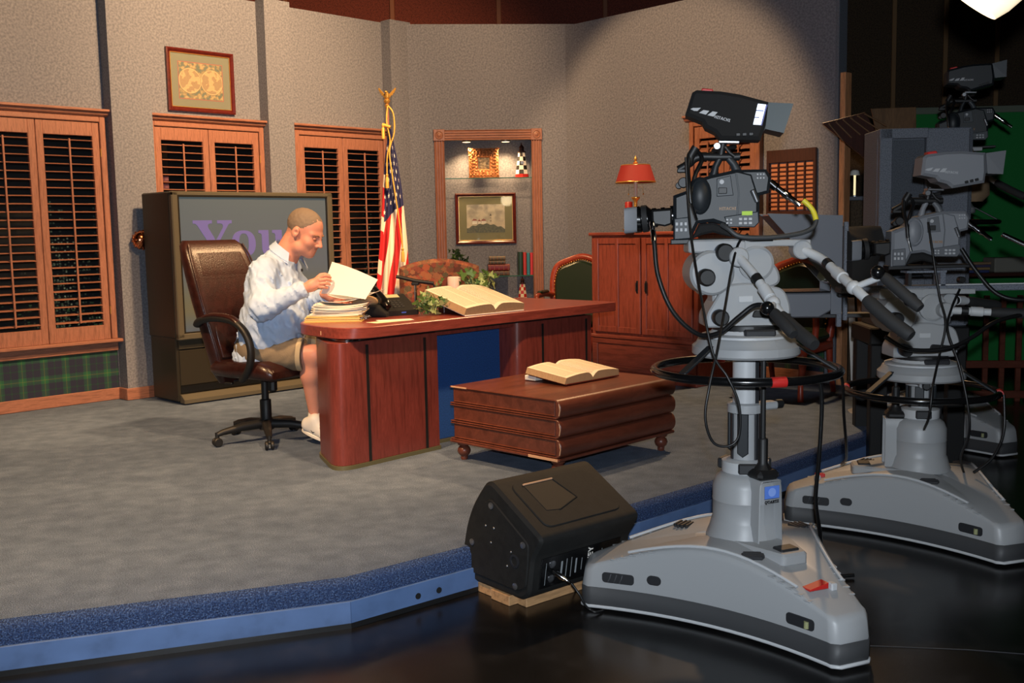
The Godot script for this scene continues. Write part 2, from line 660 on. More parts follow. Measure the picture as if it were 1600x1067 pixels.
func shutter_window(n: int, root_at: Vector3, turn: float, w: float, y0: float, y1: float, tilt: float, panels := 2) -> void:
	# origin: lower left of the opening on the wall's face; x along the wall, z out of it
	var win := Node3D.new()
	win.name = "window_%d" % n
	win.set_meta("kind", "structure")
	add_child(win, true)
	win.position = root_at
	win.rotation_degrees.y = turn
	var h := y1 - y0
	var fr := mb()
	for s in [0.0, w]:
		fr.box(Vector3(s + (0.022 if s == 0.0 else -0.022), y0 + h / 2, 0.02), Vector3(0.044, h, 0.07), 0.005)
	fr.box(Vector3(w / 2, y1 - 0.02, 0.02), Vector3(w - 0.088, 0.04, 0.07), 0.005)
	part(win, "frame", fr, M.honey)
	var co := mb()
	var cx := Transform3D(Basis(Vector3.UP, PI / 2), Vector3(w / 2, y1, 0))
	co.x = cx
	co.prism([Vector2(0, 0), Vector2(-0.05, 0), Vector2(-0.075, 0.012), Vector2(-0.085, 0.03), Vector2(-0.105, 0.036), Vector2(-0.105, 0.052), Vector2(0, 0.052)], -w / 2 - 0.035, w / 2 + 0.035, 0.0)
	part(win, "cornice", co, M.honey_flat)
	var si := mb()
	si.box(Vector3(w / 2, y0 - 0.012, 0.045), Vector3(w + 0.05, 0.026, 0.11), 0.006)
	si.box(Vector3(w / 2, y0 - 0.06, 0.018), Vector3(w + 0.02, 0.07, 0.036), 0.006)
	part(win, "sill", si, M.honey_flat)
	var pw := (w - 0.092) / panels
	for k in panels:
		var x0 := 0.046 + pw * k
		var p := mb()
		var st := 0.052
		var ph := h - 0.045
		for s in [x0 + st / 2 + 0.002, x0 + pw - st / 2 - 0.002]:
			p.box(Vector3(s, y0 + ph / 2, 0.028), Vector3(st, ph, 0.03), 0.004)
		p.box(Vector3(x0 + pw / 2, y0 + 0.055, 0.028), Vector3(pw - st * 2, 0.11, 0.028), 0.003)
		p.box(Vector3(x0 + pw / 2, y0 + ph - 0.05, 0.028), Vector3(pw - st * 2, 0.1, 0.028), 0.003)
		var pan := part(win, "shutter_panel", p, M.honey)
		var lo := y0 + 0.115
		var hi := y0 + ph - 0.105
		var count := int(round((hi - lo) / 0.0585))
		var sl := mb()
		var lw := pw - st * 2 - 0.004
		var pr := PackedVector2Array()
		for j in 10:
			var t := TAU * j / 10
			pr.append(Vector2(cos(t) * 0.029, sin(t) * 0.0052))
		sl.x = Transform3D(Basis(Vector3.UP, PI / 2), Vector3.ZERO)
		sl.prism(pr, -lw / 2, lw / 2, 0.0)
		var slat := sl.mesh()
		for j in count:
			var o := part(pan, "louver", slat, M.honey_flat)
			o.position = Vector3(x0 + pw / 2, lo + (j + 0.5) * (hi - lo) / count, 0.022)
			o.rotation.x = tilt + rng.randf_range(-0.04, 0.04)
		var rod := mb().box(Vector3(x0 + pw / 2, (lo + hi) / 2, 0.058), Vector3(0.014, hi - lo - 0.04, 0.012), 0.003)
		part(pan, "tilt_rod", rod, M.honey)
		for y in [y0 + 0.22, y0 + ph - 0.22]:
			var hx := x0 - 0.004 if k == 0 else x0 + pw + 0.004
			part(pan, "hinge", mb().rod(Vector3(hx, y - 0.03, 0.048), Vector3(hx, y + 0.03, 0.048), 0.0045, 8), M.brass)


func wall_piece(m: Mb, x0: float, x1: float, y0: float, y1: float, front := 0.0, thick := 0.09) -> void:
	m.box(Vector3((x0 + x1) / 2, (y0 + y1) / 2, front - thick / 2), Vector3(x1 - x0, y1 - y0, thick))


func make_setting() -> void:
	# studio shell
	structure("floor", mb().box(Vector3(1, -0.1, -5.5), Vector3(16, 0.2, 18)), M.black_floor)
	var seam := mb()
	seam.tube([Vector3(1.05, 0.001, -3.35), Vector3(1.5, 0.001, -3.28), Vector3(2.2, 0.001, -3.1)], 0.002, 6)
	part(get_node("floor"), "floor_seam", seam, M.ped_dark)
	structure("ceiling", mb().box(Vector3(1, 5.7, -5.5), Vector3(16, 0.2, 18)), M.ceiling)
	structure("wall_side_left", mb().box(Vector3(-7, 2.8, -5.5), Vector3(0.2, 6, 18)), M.studio_dark)
	structure("wall_side_right", mb().box(Vector3(9, 2.8, -5.5), Vector3(0.2, 6, 18)), M.studio_dark)
	structure("wall_behind", mb().box(Vector3(1, 2.8, 3.4), Vector3(16, 6, 0.2)), M.studio_dark)
	var wb := structure("wall_back", mb().box(Vector3(-2.0, 2.8, -12.3), Vector3(10, 6, 0.2)), M.studio_wall)
	for i in 7:
		part(wb, "batten", mb().box(Vector3(-5.9 + 1.23 * i + 0.9, 2.8, -12.18), Vector3(0.055, 5.6, 0.04), 0.006), M.batten)
	var wd := structure("wall_back_dark", mb().box(Vector3(6.0, 2.8, -12.3), Vector3(6, 6, 0.2)), M.studio_dark)
	for i in 9:
		part(wd, "batten", mb().box(Vector3(3.3 + 0.6 * i, 2.8, -12.18), Vector3(0.05, 5.6, 0.03), 0.006), M.batten_dark)
	# stage: carpeted platform with blue riser boards
	var edge := [Vector2(-5.6, -1.94), Vector2(-0.6, -3.57), Vector2(0.56, -4.5), Vector2(1.3, -5.17), Vector2(2.1, -6.0), Vector2(3.3, -7.3)]
	var ring := edge.duplicate()
	ring.append_array([Vector2(3.3, -10.6), Vector2(-5.6, -10.6)])
	var st := mb()
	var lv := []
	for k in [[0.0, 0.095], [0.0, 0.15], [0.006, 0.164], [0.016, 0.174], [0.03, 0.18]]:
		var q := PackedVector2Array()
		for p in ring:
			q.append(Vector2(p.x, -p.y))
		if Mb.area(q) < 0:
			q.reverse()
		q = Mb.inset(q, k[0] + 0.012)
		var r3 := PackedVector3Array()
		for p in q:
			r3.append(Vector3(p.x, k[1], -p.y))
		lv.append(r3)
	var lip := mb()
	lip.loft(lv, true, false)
	var top: PackedVector3Array = lv[-1]
	var flat2 := PackedVector2Array()
	for p in top:
		flat2.append(Vector2(p.x, -p.z))
	var tr := Geometry2D.triangulate_polygon(flat2)
	for i in range(0, tr.size(), 3):
		var a := top[tr[i]]
		var b := top[tr[i + 1]]
		var c := top[tr[i + 2]]
		if (b - a).cross(c - a).y < 0:
			st.tri(a, c, b)
		else:
			st.tri(a, b, c)
	var stage := structure("floor_stage", st, M.carpet)
	part(stage, "carpet_nosing", lip, M.carpet_lip_unlit)
	for i in edge.size() - 1:
		var a: Vector2 = edge[i]
		var b: Vector2 = edge[i + 1]
		var d := (b - a).normalized()
		var nn := Vector2(-d.y, d.x)
		if nn.y < 0: nn = -nn
		var bd := mb()
		bd.slab([a + d * 0.001, b - d * 0.001, b - d * 0.001 - nn * 0.018, a + d * 0.001 - nn * 0.018], 0.018, 0.1, 0.0015)
		part(stage, "riser_board", bd, M.riser)
		var kick := mb()
		kick.slab([a, b, b - nn * 0.03, a - nn * 0.03], 0.0, 0.02)
		part(stage, "kick_strip", kick, M.black)
	for p in [Vector2(-0.29, -3.80), Vector2(-0.365, -3.74)]:
		var d := Vector3(1.16, 0, -0.93).normalized()
		var n3 := Vector3(0.93, 0, 1.16).normalized()
		var c := Vector3(p.x, 0.05, p.y)
		c += n3 * (0.0 - (c - Vector3(-0.6, 0.05, -3.57)).dot(n3))
		part(stage, "cable_hole", mb().spin(c, c + n3 * 0.002, [Vector2(0.012, 0), Vector2(0.012, 0.002)], 16), M.black_matt)
	# left set wall: frame at its foot, x along it to the back, z out of it
	var la := Vector3(-3.055, 0, -7.847)
	var lt := 45.5
	var w := mb()
	var H := 3.36
	var wy0 := 0.655
	var wy1 := 2.32
	for o in [[-1.02, 0.0], [0.345, 1.365], [1.675, 2.695]]:
		wall_piece(w, o[0], o[1], wy1, H)
		wall_piece(w, o[0], o[1], STAGE_Y, wy0)
	wall_piece(w, -3.2, -1.02, STAGE_Y, H)
	wall_piece(w, 0.0, 0.345, STAGE_Y, H)
	wall_piece(w, 1.365, 1.675, STAGE_Y, H)
	wall_piece(w, 2.695, 3.05, STAGE_Y, H)
	var wl := structure("wall_left", w, M.wallpaper, la, lt)
	for o in [[0.02, 0.34], [1.37, 1.62], [2.70, 2.945]]:
		var pl := mb()
		wall_piece(pl, o[0], o[1], STAGE_Y, H + 0.01, 0.13, 0.13)
		part(wl, "pilaster", pl, M.wallpaper)
	var tart := pm(Color.WHITE, 0.85, 0.0, ImageTexture.create_from_image(tartan()), Vector3(3.2, 3.2, 3.2))
	part(wl, "plaid_wainscot", mb().box(Vector3(-1.58, 0.42, 0.004), Vector3(3.18, 0.3, 0.012)), tart)
	var bb := mb()
	for o in [[-3.2, 0.015, 0.0], [0.34, 1.37, 0.0], [1.62, 2.70, 0.0]]:
		bb.box(Vector3((o[0] + o[1]) / 2, STAGE_Y + 0.046, o[2] + 0.012), Vector3(o[1] - o[0], 0.09, 0.022), 0.004)
	for o in [[0.0, 0.36], [1.35, 1.64], [2.68, 2.93]]:
		bb.box(Vector3((o[0] + o[1]) / 2, STAGE_Y + 0.046, 0.142), Vector3(o[1] - o[0], 0.09, 0.022), 0.004)
		bb.box(Vector3(o[0] + 0.009, STAGE_Y + 0.046, 0.066), Vector3(0.02, 0.09, 0.14), 0.004)
	part(wl, "baseboard", bb, M.honey_flat)
	for k in 3:
		shutter_window(k + 1, la + Basis(Vector3.UP, deg_to_rad(lt)) * Vector3([-1.02, 0.345, 1.675][k], 0, 0), lt, 1.02, wy0, wy1, 0.12)
	# niche wall
	var na := Vector3(-0.905, 0, -9.83)
	var nt := 5.0
	var nw := mb()
	wall_piece(nw, -0.25, 0.27, STAGE_Y, 3.35)
	wall_piece(nw, 1.16, 1.56, STAGE_Y, 3.35)
	wall_piece(nw, 0.27, 1.16, 2.30, 3.35)
	wall_piece(nw, 0.27, 1.16, STAGE_Y, 0.5)
	var wn := structure("wall_niche", nw, M.wallpaper, na, nt)
	var ni := mb()
	ni.box(Vector3(0.715, 1.4, -0.345), Vector3(0.93, 1.84, 0.02))
	ni.box(Vector3(0.26, 1.4, -0.2), Vector3(0.02, 1.84, 0.28))
	ni.box(Vector3(1.17, 1.4, -0.2), Vector3(0.02, 1.84, 0.28))
	ni.box(Vector3(0.715, 2.31, -0.2), Vector3(0.93, 0.02, 0.28))
	ni.box(Vector3(0.715, 0.49, -0.2), Vector3(0.93, 0.02, 0.28))
	part(wn, "niche_lining", ni, M.wallpaper)
	var fl := PackedVector2Array()
	# fluted casing section, across x, out along y
	fl.append(Vector2(-0.048, 0))
	fl.append(Vector2(-0.048, 0.018))
	for k in 4:
		var c := -0.036 + 0.024 * k
		for j in 5:
			var t := PI * j / 4
			fl.append(Vector2(c - cos(t) * 0.008, 0.02 - sin(t) * 0.009))
	fl.append(Vector2(0.048, 0.018))
	fl.append(Vector2(0.048, 0))
	for s in [0.252, 1.178]:
		var m := mb()
		m.x = Transform3D(Basis(Vector3(1, 0, 0), Vector3(0, 0, 1), Vector3(0, -1, 0)), Vector3(s, 0, 0))
		m.prism(fl, -2.275, -0.3, 0.0)
		part(wn, "fluted_casing", m, M.honey)
	var hd := mb()
	hd.x = Transform3D(Basis(Vector3(0, 1, 0), Vector3(0, 0, 1), Vector3(1, 0, 0)), Vector3(0, 2.325, 0))
	hd.prism(fl, 0.302, 1.128, 0.0)
	part(wn, "fluted_casing", hd, M.honey_flat)
	for s in [0.252, 1.178]:
		var m := mb().box(Vector3(s, 2.325, 0.014), Vector3(0.108, 0.108, 0.028), 0.004)
		var cb := part(wn, "corner_block", m, M.honey)
		var ro := mb()
		ro.spin(Vector3(s, 2.325, 0.026), Vector3(s, 2.325, 0.05), [Vector2(0.04, 0), Vector2(0.04, 0.006), Vector2(0.034, 0.009), Vector2(0.028, 0.003), Vector2(0.02, 0.004), Vector2(0.014, 0.01), Vector2(0.0, 0.012)], 20)
		part(cb, "rosette", ro, M.honey)
	# right set wall
	var ra := Vector3(0.572, 0, -9.945)
	var rt := -47.0
	var rw := mb()
	wall_piece(rw, -0.1, 1.47, STAGE_Y, 3.33)
	wall_piece(rw, 2.17, 2.80, STAGE_Y, 3.33)
	wall_piece(rw, 1.47, 2.17, 2.30, 3.33)
	wall_piece(rw, 1.47, 2.17, STAGE_Y, 0.7)
	var wr := structure("wall_right", rw, M.wallpaper, ra, rt)
	part(wr, "edge_strip", mb().box(Vector3(2.815, 1.755, -0.05), Vector3(0.03, 3.15, 0.12), 0.003), M.set_grey)
	part(wr, "chair_rail", mb().box(Vector3(1.37, 1.0, 0.012), Vector3(2.74, 0.06, 0.024), 0.004), M.honey_flat)
	part(wr, "baseboard", mb().box(Vector3(1.37, STAGE_Y + 0.046, 0.012), Vector3(2.74, 0.09, 0.022), 0.004), M.honey_flat)
	part(wr, "plaid_wainscot", mb().box(Vector3(1.37, 0.6, 0.004), Vector3(2.74, 0.74, 0.012)), tart)
	shutter_window(4, ra + Basis(Vector3.UP, deg_to_rad(rt)) * Vector3(1.47, 0, 0), rt, 0.70, 0.7, 2.30, 0.75)


# ---------------------------------------------------------------- furniture
func make_television() -> void:
	var t := thing("television", "large rear projection television with a bronze bezel behind the office chair", "television", Vector3(-2.448, STAGE_Y, -7.458), 45.0)
	var W := 1.40
	var c := mb()
	c.box(Vector3(W / 2, 0.27, -0.25), Vector3(W - 0.02, 0.50, 0.40), 0.008)
	c.box(Vector3(W / 2, 1.03, -0.235), Vector3(W, 1.075, 0.43), 0.01)
	part(t, "cabinet", c, M.tv_case)
	var b := mb()
	b.box(Vector3(W / 2, 1.55, 0.0), Vector3(W, 0.034, 0.05), 0.008)
	b.box(Vector3(W / 2, 0.508, 0.0), Vector3(W, 0.05, 0.05), 0.008)
	for s in [0.026, W - 0.026]:
		b.box(Vector3(s, 1.03, 0.0), Vector3(0.052, 1.075, 0.05), 0.008)
	part(t, "bezel", b, M.tv_bezel)
	var lip := mb()
	for s in [[Vector3(W / 2, 1.530, 0.008), Vector3(W - 0.1, 0.008, 0.03)], [Vector3(W / 2, 0.537, 0.008), Vector3(W - 0.1, 0.008, 0.03)], [Vector3(0.056, 1.03, 0.008), Vector3(0.008, 1.0, 0.03)], [Vector3(W - 0.056, 1.03, 0.008), Vector3(0.008, 1.0, 0.03)]]:
		lip.box(s[0], s[1], 0.002)
	part(t, "screen_gasket", lip, M.tv_dark)
	# the picture on the screen: a soft gradient
	var im := Image.create(128, 128, false, Image.FORMAT_RGB8)
	for y in 128:
		for x in 128:
			var v := y / 127.0
			var top := Color(0.36, 0.40, 0.40)
			var mid := Color(0.34, 0.37, 0.40)
			var low := Color(0.44, 0.38, 0.24)
			var k := top.lerp(mid, v / 0.5) if v < 0.5 else mid.lerp(low, smoothstep(0.5, 0.85, v))
			if v > 0.85: k = low.lerp(Color(0.30, 0.34, 0.38), (v - 0.85) / 0.15)
			im.set_pixel(x, y, k)
	var sm := StandardMaterial3D.new()
	sm.albedo_color = c8(58, 62, 64)
	sm.roughness = 0.3
	sm.emission_enabled = true
	sm.emission_texture = ImageTexture.create_from_image(im)
	sm.emission = Color.WHITE
	sm.emission_operator = BaseMaterial3D.EMISSION_OP_MULTIPLY
	sm.emission_energy_multiplier = 0.62
	var sc := mb()
	sc.uvs = true
	sc.uvq(Vector3(0.056, 0.535, 0.004), Vector3(W - 0.056, 0.535, 0.004), Vector3(W - 0.056, 1.53, 0.004), Vector3(0.056, 1.53, 0.004))
	var scr := part(t, "screen", sc, sm)
	var lm := pm(c8(74, 70, 104), 0.4)
	lm.emission_enabled = true
	lm.emission = c8(104, 92, 150)
	lm.emission_energy_multiplier = 0.62
	lettering(scr, "screen_lettering", "Y", 0.29, lm, Transform3D(Basis.IDENTITY.scaled(Vector3(1.2, 1, 1)), Vector3(0.325, 1.215, 0.006)), true)
	lettering(scr, "screen_lettering", "ou", 0.29, lm, Transform3D(Basis.IDENTITY.scaled(Vector3(1.0, 0.95, 1)), Vector3(0.71, 1.205, 0.006)), true)
	# lower half
	var g := mb()
	for k in 14:
		g.box(Vector3(W / 2, 0.475 - k * 0.0045, -0.042), Vector3(W - 0.06, 0.0028, 0.012))
	part(t, "speaker_grille", g, M.tv_bezel)
	part(t, "lower_panel", mb().box(Vector3(W / 2, 0.27, -0.045), Vector3(W - 0.06, 0.26, 0.012), 0.003), M.tv_case)
	part(t, "control_strip", mb().box(Vector3(W / 2, 0.11, -0.05), Vector3(W - 0.06, 0.055, 0.02), 0.004), M.black_gloss)
	var pl := mb()
	pl.x = Transform3D(Basis(Vector3.UP, PI / 2), Vector3(W / 2, 0, 0))
	pl.prism([Vector2(0.05, 0.012), Vector2(-0.02, 0.012), Vector2(-0.02, 0.04), Vector2(0.03, 0.075), Vector2(0.05, 0.075)], -W / 2 + 0.02, W / 2 - 0.02, 0.003)
	part(t, "plinth", pl, M.tv_bezel)
	for s in [0.1, W - 0.1]:
		for z in [-0.06, -0.38]:
			part(t, "foot", mb().rod(Vector3(s, 0, z), Vector3(s, 0.025, z), 0.03, 12), M.black)


func make_office_chair() -> void:
	var t := thing("office_chair", "brown leather executive swivel chair with black loop arms", "office chair", Vector3(-1.50, STAGE_Y, -6.13), -30.0)
	# five-star base
	for k in 5:
		var a := deg_to_rad(72.0 * k + 28.0)
		var d := Vector3(cos(a), 0, -sin(a))
		var lg := mb()
		lg.tube([d * 0.03 + Vector3(0, 0.105, 0), d * 0.15 + Vector3(0, 0.1, 0), d * 0.27 + Vector3(0, 0.082, 0), d * 0.305 + Vector3(0, 0.072, 0)], [0.03, 0.026, 0.019, 0.015], 10)
		var leg := part(t, "star_leg", lg, M.black)
		var w := mb()
		var c := d * 0.305
		var s := Vector3(-d.z, 0, d.x)
		w.rod(c + Vector3(0, 0.05, 0), c + Vector3(0, 0.085, 0), 0.012, 10)
		for e in [-1, 1]:
			w.rod(c + Vector3(0, 0.027, 0) + s * 0.006 * e, c + Vector3(0, 0.027, 0) + s * 0.026 * e, 0.027, 14, 0.005)
		w.box(c + Vector3(0, 0.045, 0), Vector3(0.03, 0.02, 0.03), 0.006)
		part(leg, "caster", w, M.black)
	var col := mb().lathe([Vector2(0.045, 0.07), Vector2(0.05, 0.12), Vector2(0.034, 0.14), Vector2(0.034, 0.25), Vector2(0.022, 0.255), Vector2(0.022, 0.40)], 18)
	part(t, "gas_column", col, M.black)
	var me := mb().box(Vector3(0, 0.40, 0), Vector3(0.22, 0.045, 0.16), 0.012)
	me.rod(Vector3(-0.02, 0.395, 0.08), Vector3(-0.06, 0.385, 0.19), 0.006, 8)
	me.box(Vector3(-0.075, 0.375, 0.215), Vector3(0.06, 0.012, 0.025), 0.004)
	me.box(Vector3(0.12, 0.36, 0.06), Vector3(0.05, 0.09, 0.05), 0.012)
	part(t, "tilt_mechanism", me, M.black)
	# seat cushion with a rolled front
	var rings := []
	for k in [[-0.24, 0.425, 0.475, 0.2], [-0.18, 0.412, 0.50, 0.24], [-0.05, 0.408, 0.505, 0.262], [0.1, 0.41, 0.51, 0.268], [0.2, 0.405, 0.508, 0.26], [0.255, 0.40, 0.48, 0.245], [0.275, 0.415, 0.45, 0.225]]:
		var r := PackedVector3Array()
		var sec := rrect(k[3] * 2, k[2] - k[1], (k[2] - k[1]) * 0.45, 4)
		for p in sec:
			r.append(Vector3(k[0], (k[1] + k[2]) / 2 + p.y + 0.012 * cos(p.x / 0.26 * PI / 2) * (1 if p.y > 0 else 0), -p.x))
		rings.append(r)
	part(t, "seat", mb().loft(rings), M.leather)
	# tall backrest: rings from bottom to top
	var br := []
	var inset_br := []
	for k in [[-0.20, 0.36, 0.17, 0.05], [-0.215, 0.42, 0.2, 0.085], [-0.232, 0.55, 0.225, 0.11], [-0.262, 0.70, 0.248, 0.115], [-0.30, 0.85, 0.262, 0.115], [-0.345, 1.0, 0.262, 0.11], [-0.388, 1.12, 0.25, 0.10], [-0.412, 1.185, 0.235, 0.085], [-0.425, 1.215, 0.205, 0.05]]:
		var r := PackedVector3Array()
		var sec := rrect(k[3], k[2] * 2, minf(k[3], k[2]) * 0.42, 4)
		for p in sec:
			# ring counter-clockwise about y
			var curve_in := 0.03 * (p.y / 0.25) * (p.y / 0.25)
			r.append(Vector3(k[0] + p.x + curve_in, k[1], -p.y))
		br.append(r)
	part(t, "backrest", mb().loft(br), M.leather)
	var pads := mb()
	for k in 2:
		var rr := []
		var o: Array = [[0.52, 0.80], [0.83, 1.14]][k]
		for j in 7:
			var f := j / 6.0
			var y := lerpf(o[0], o[1], f)
			var bulge := sin(PI * clampf(f, 0.04, 0.96))
			var bx := -0.232 - (y - 0.55) * 0.285 + 0.052
			var r := PackedVector3Array()
			for p in rrect(0.03 + 0.03 * bulge, 0.36 + 0.04 * bulge, 0.014, 4):
				r.append(Vector3(bx + p.x + 0.02 * (p.y / 0.25) * (p.y / 0.25), y, -p.y))
			rr.append(r)
		pads.loft(rr)
	part(t, "back_cushion", pads, M.leather)
	# piping along the backrest's edge
	for s in [-1, 1]:
		var pts := []
		for k in [[-0.165, 0.40, 0.19], [-0.175, 0.55, 0.215], [-0.205, 0.70, 0.238], [-0.243, 0.85, 0.252], [-0.288, 1.0, 0.252], [-0.335, 1.12, 0.24], [-0.37, 1.19, 0.22]]:
			pts.append(Vector3(k[0] + 0.022, k[1], s * k[2]))
		part(t, "piping", mb().tube(Mb.curve(pts, 4), 0.006, 8), M.leather)
		# loop arm
		var ap := Mb.curve([Vector3(-0.262, 0.72, s * 0.262), Vector3(-0.22, 0.745, s * 0.278), Vector3(-0.1, 0.765, s * 0.285), Vector3(0.05, 0.75, s * 0.285), Vector3(0.14, 0.69, s * 0.285), Vector3(0.175, 0.60, s * 0.282), Vector3(0.16, 0.51, s * 0.275), Vector3(0.11, 0.44, s * 0.262), Vector3(0.06, 0.41, s * 0.24)], 6)
		var arm := part(t, "armrest", mb().tube(ap, 0.021, 12, true, false, 1.25), M.black)
		var pad := mb().tube(Mb.curve([Vector3(-0.2, 0.762, s * 0.282), Vector3(-0.1, 0.782, s * 0.286), Vector3(0.04, 0.77, s * 0.286), Vector3(0.11, 0.722, s * 0.286)], 6), [0.008, 0.012, 0.014, 0.015, 0.015, 0.015, 0.015, 0.015, 0.015, 0.015, 0.015, 0.015, 0.015, 0.015, 0.015, 0.015, 0.014, 0.012, 0.008], 10, true, false, 1.6)
		part(arm, "arm_pad", pad, M.leather)


func desk_point(u: float, n: float, y := 0.0) -> Vector3:
	return Vector3(-0.72 + 0.695 * u + 0.719 * n, STAGE_Y + y, -5.37 - 0.719 * u + 0.695 * n)


func make_desk() -> void:
	var t := thing("desk", "long red cherry desk with a rounded left end and a blue modesty panel", "desk", Vector3(-0.72, STAGE_Y, -5.37), 46.0)
	# local x runs along the front to the right, z towards the front
	var top := rounded([Vector2(-0.19, 0), Vector2(2.07, 0), Vector2(2.07, -0.92), Vector2(0.5, -0.74), Vector2(-0.11, -0.65)], [0.2, 0.05, 0.05, 0.3, 0.26], 9)
	part(t, "desktop", mb().slab(top, 0.69, 0.75, 0.004), M.cherry_top)
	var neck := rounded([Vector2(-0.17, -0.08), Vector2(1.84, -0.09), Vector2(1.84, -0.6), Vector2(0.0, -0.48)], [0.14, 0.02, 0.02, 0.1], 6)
	part(t, "black_neck_rail", mb().slab(neck, 0.672, 0.69, 0.0), M.black)  # black recessed band between top and pedestals
	part(t, "chrome_band", mb().slab(rounded([Vector2(-0.18, -0.072), Vector2(0.5, -0.082), Vector2(0.5, -0.5), Vector2(-0.005, -0.49)], [0.15, 0.0, 0.0, 0.1], 6), 0.676, 0.686, 0.0), M.chrome)
	var l := rounded([Vector2(-0.25, -0.05), Vector2(0.5, -0.07), Vector2(0.5, -0.55), Vector2(-0.04, -0.5)], [0.15, 0.006, 0.006, 0.1], 9)
	var r := rounded([Vector2(1.154, -0.07), Vector2(1.87, -0.07), Vector2(1.87, -0.62), Vector2(1.154, -0.6)], [0.1, 0.006, 0.006, 0.006], 8)
	var pl := part(t, "pedestal", mb().slab(l, 0.022, 0.673, 0.002), M.cherry)
	var pr := part(t, "pedestal", mb().slab(r, 0.022, 0.673, 0.002), M.cherry)
	for u in [-0.015, 0.40]:
		part(pl, "black_inlay", mb().box(Vector3(u, 0.335, -0.0493 - 0.0267 * (u + 0.25)), Vector3(0.018, 0.635, 0.004)), M.black)
	for u in [1.387, 1.815]:
		part(pr, "black_inlay", mb().box(Vector3(u, 0.335, -0.0695), Vector3(0.018, 0.635, 0.004)), M.black)
	var foot := pm(c8(104, 100, 72), 0.5, 0.2)
	part(t, "plinth", mb().slab(rounded([Vector2(-0.258, -0.044), Vector2(0.505, -0.064), Vector2(0.505, -0.555), Vector2(-0.046, -0.505)], [0.155, 0.006, 0.006, 0.1], 9), 0.0, 0.022), foot)
	part(t, "plinth", mb().slab(rounded([Vector2(1.15, -0.064), Vector2(1.875, -0.064), Vector2(1.875, -0.625), Vector2(1.15, -0.605)], [0.1, 0.006, 0.006, 0.006], 8), 0.0, 0.022), foot)
	part(t, "modesty_panel", mb().box(Vector3(0.827, 0.345, -0.235), Vector3(0.654, 0.66, 0.03), 0.003), M.blue_panel)
	part(t, "panel_rail", mb().box(Vector3(0.827, 0.666, -0.16), Vector3(0.654, 0.03, 0.12)), M.cherry)
	part(t, "plinth", mb().box(Vector3(0.827, 0.008, -0.205), Vector3(0.654, 0.015, 0.03)), foot)
	# a pale nick in the rounded edge
	part(t, "edge_nick", mb().box(Vector3(-0.196, 0.72, -0.21), Vector3(0.003, 0.022, 0.005)), M.worn_or_lit_edge)


func make_coffee_table() -> void:
	var t := thing("coffee_table", "low wooden coffee table carved as three stacked books on bun feet", "coffee table", Vector3(0.22, STAGE_Y, -4.955), 45.5)
	# x to the right along the spines, z towards the front-left page side is negative x
	var L := 0.95
	var D := 0.78
	# local x: along the spine side to the right/back; local -z: along the page side to the left/back
	var base := mb().box(Vector3(L / 2, 0.106, -D / 2), Vector3(L + 0.02, 0.016, D + 0.02), 0.004)
	part(t, "base_board", base, M.tablewood)
	for k in 3:
		var y0 := 0.114 + 0.0985 * k
		var b := mb()
		b.box(Vector3(L / 2, y0 + 0.048, -D / 2 - 0.005), Vector3(L - 0.006, 0.078, D - 0.04), 0.002)
		var blk := part(t, "page_block", b, M.tablewood)
		# cover boards
		var cv := mb()
		cv.box(Vector3(L / 2 - 0.004, y0 + 0.005, -D / 2 - 0.006), Vector3(L + 0.008, 0.008, D - 0.006), 0.003)
		cv.box(Vector3(L / 2 - 0.004, y0 + 0.0925, -D / 2 - 0.006), Vector3(L + 0.008, 0.008, D - 0.006), 0.003)
		# page side grooves
		cv.box(Vector3(0.0, y0 + 0.016, -D / 2), Vector3(0.010, 0.006, D - 0.05), 0.003)
		part(blk, "cover_board", cv, M.tablewood)
		# rounded spine facing the front
		var sp := PackedVector2Array()
		for j in 11:
			var a := -PI / 2 + PI * j / 10
			sp.append(Vector2(cos(a) * 0.034 - 0.014, y0 + 0.049 + sin(a) * 0.0485))
		var s := mb()
		s.x = Transform3D(Basis(Vector3(0, 0, 1), Vector3(0, 1, 0), Vector3(-1, 0, 0)), Vector3.ZERO)
		s.prism(sp, -L - 0.006, 0.006, 0.003)
		part(t, "spine", s, M.tablewood)
		part(blk, "worn_corner", mb().tube([Vector3(-0.0085, y0 + 0.02, 0.012), Vector3(-0.0085, y0 + 0.05, 0.0185), Vector3(-0.0085, y0 + 0.08, 0.012)], 0.0028, 6), M.worn_or_lit_edge)
	part(t, "worn_or_lit_edge", mb().box(Vector3(-0.009, 0.106, -0.1), Vector3(0.004, 0.014, 0.2), 0.001), M.worn_or_lit_edge)
	part(t, "worn_or_lit_edge", mb().box(Vector3(-0.008, 0.405, -0.71), Vector3(0.004, 0.008, 0.12), 0.001), M.worn_or_lit_edge)
	for p in [Vector3(0.045, 0, -0.045), Vector3(0.045, 0, -D + 0.045), Vector3(L - 0.045, 0, -0.045), Vector3(L - 0.045, 0, -D + 0.045)]:
		part(t, "bun_foot", mb().lathe([Vector2(0.017, 0), Vector2(0.02, 0.012), Vector2(0.019, 0.02), Vector2(0.032, 0.034), Vector2(0.037, 0.05), Vector2(0.032, 0.066), Vector2(0.022, 0.076), Vector2(0.034, 0.083), Vector2(0.036, 0.09), Vector2(0.03, 0.098)], 20, p), M.tablewood)


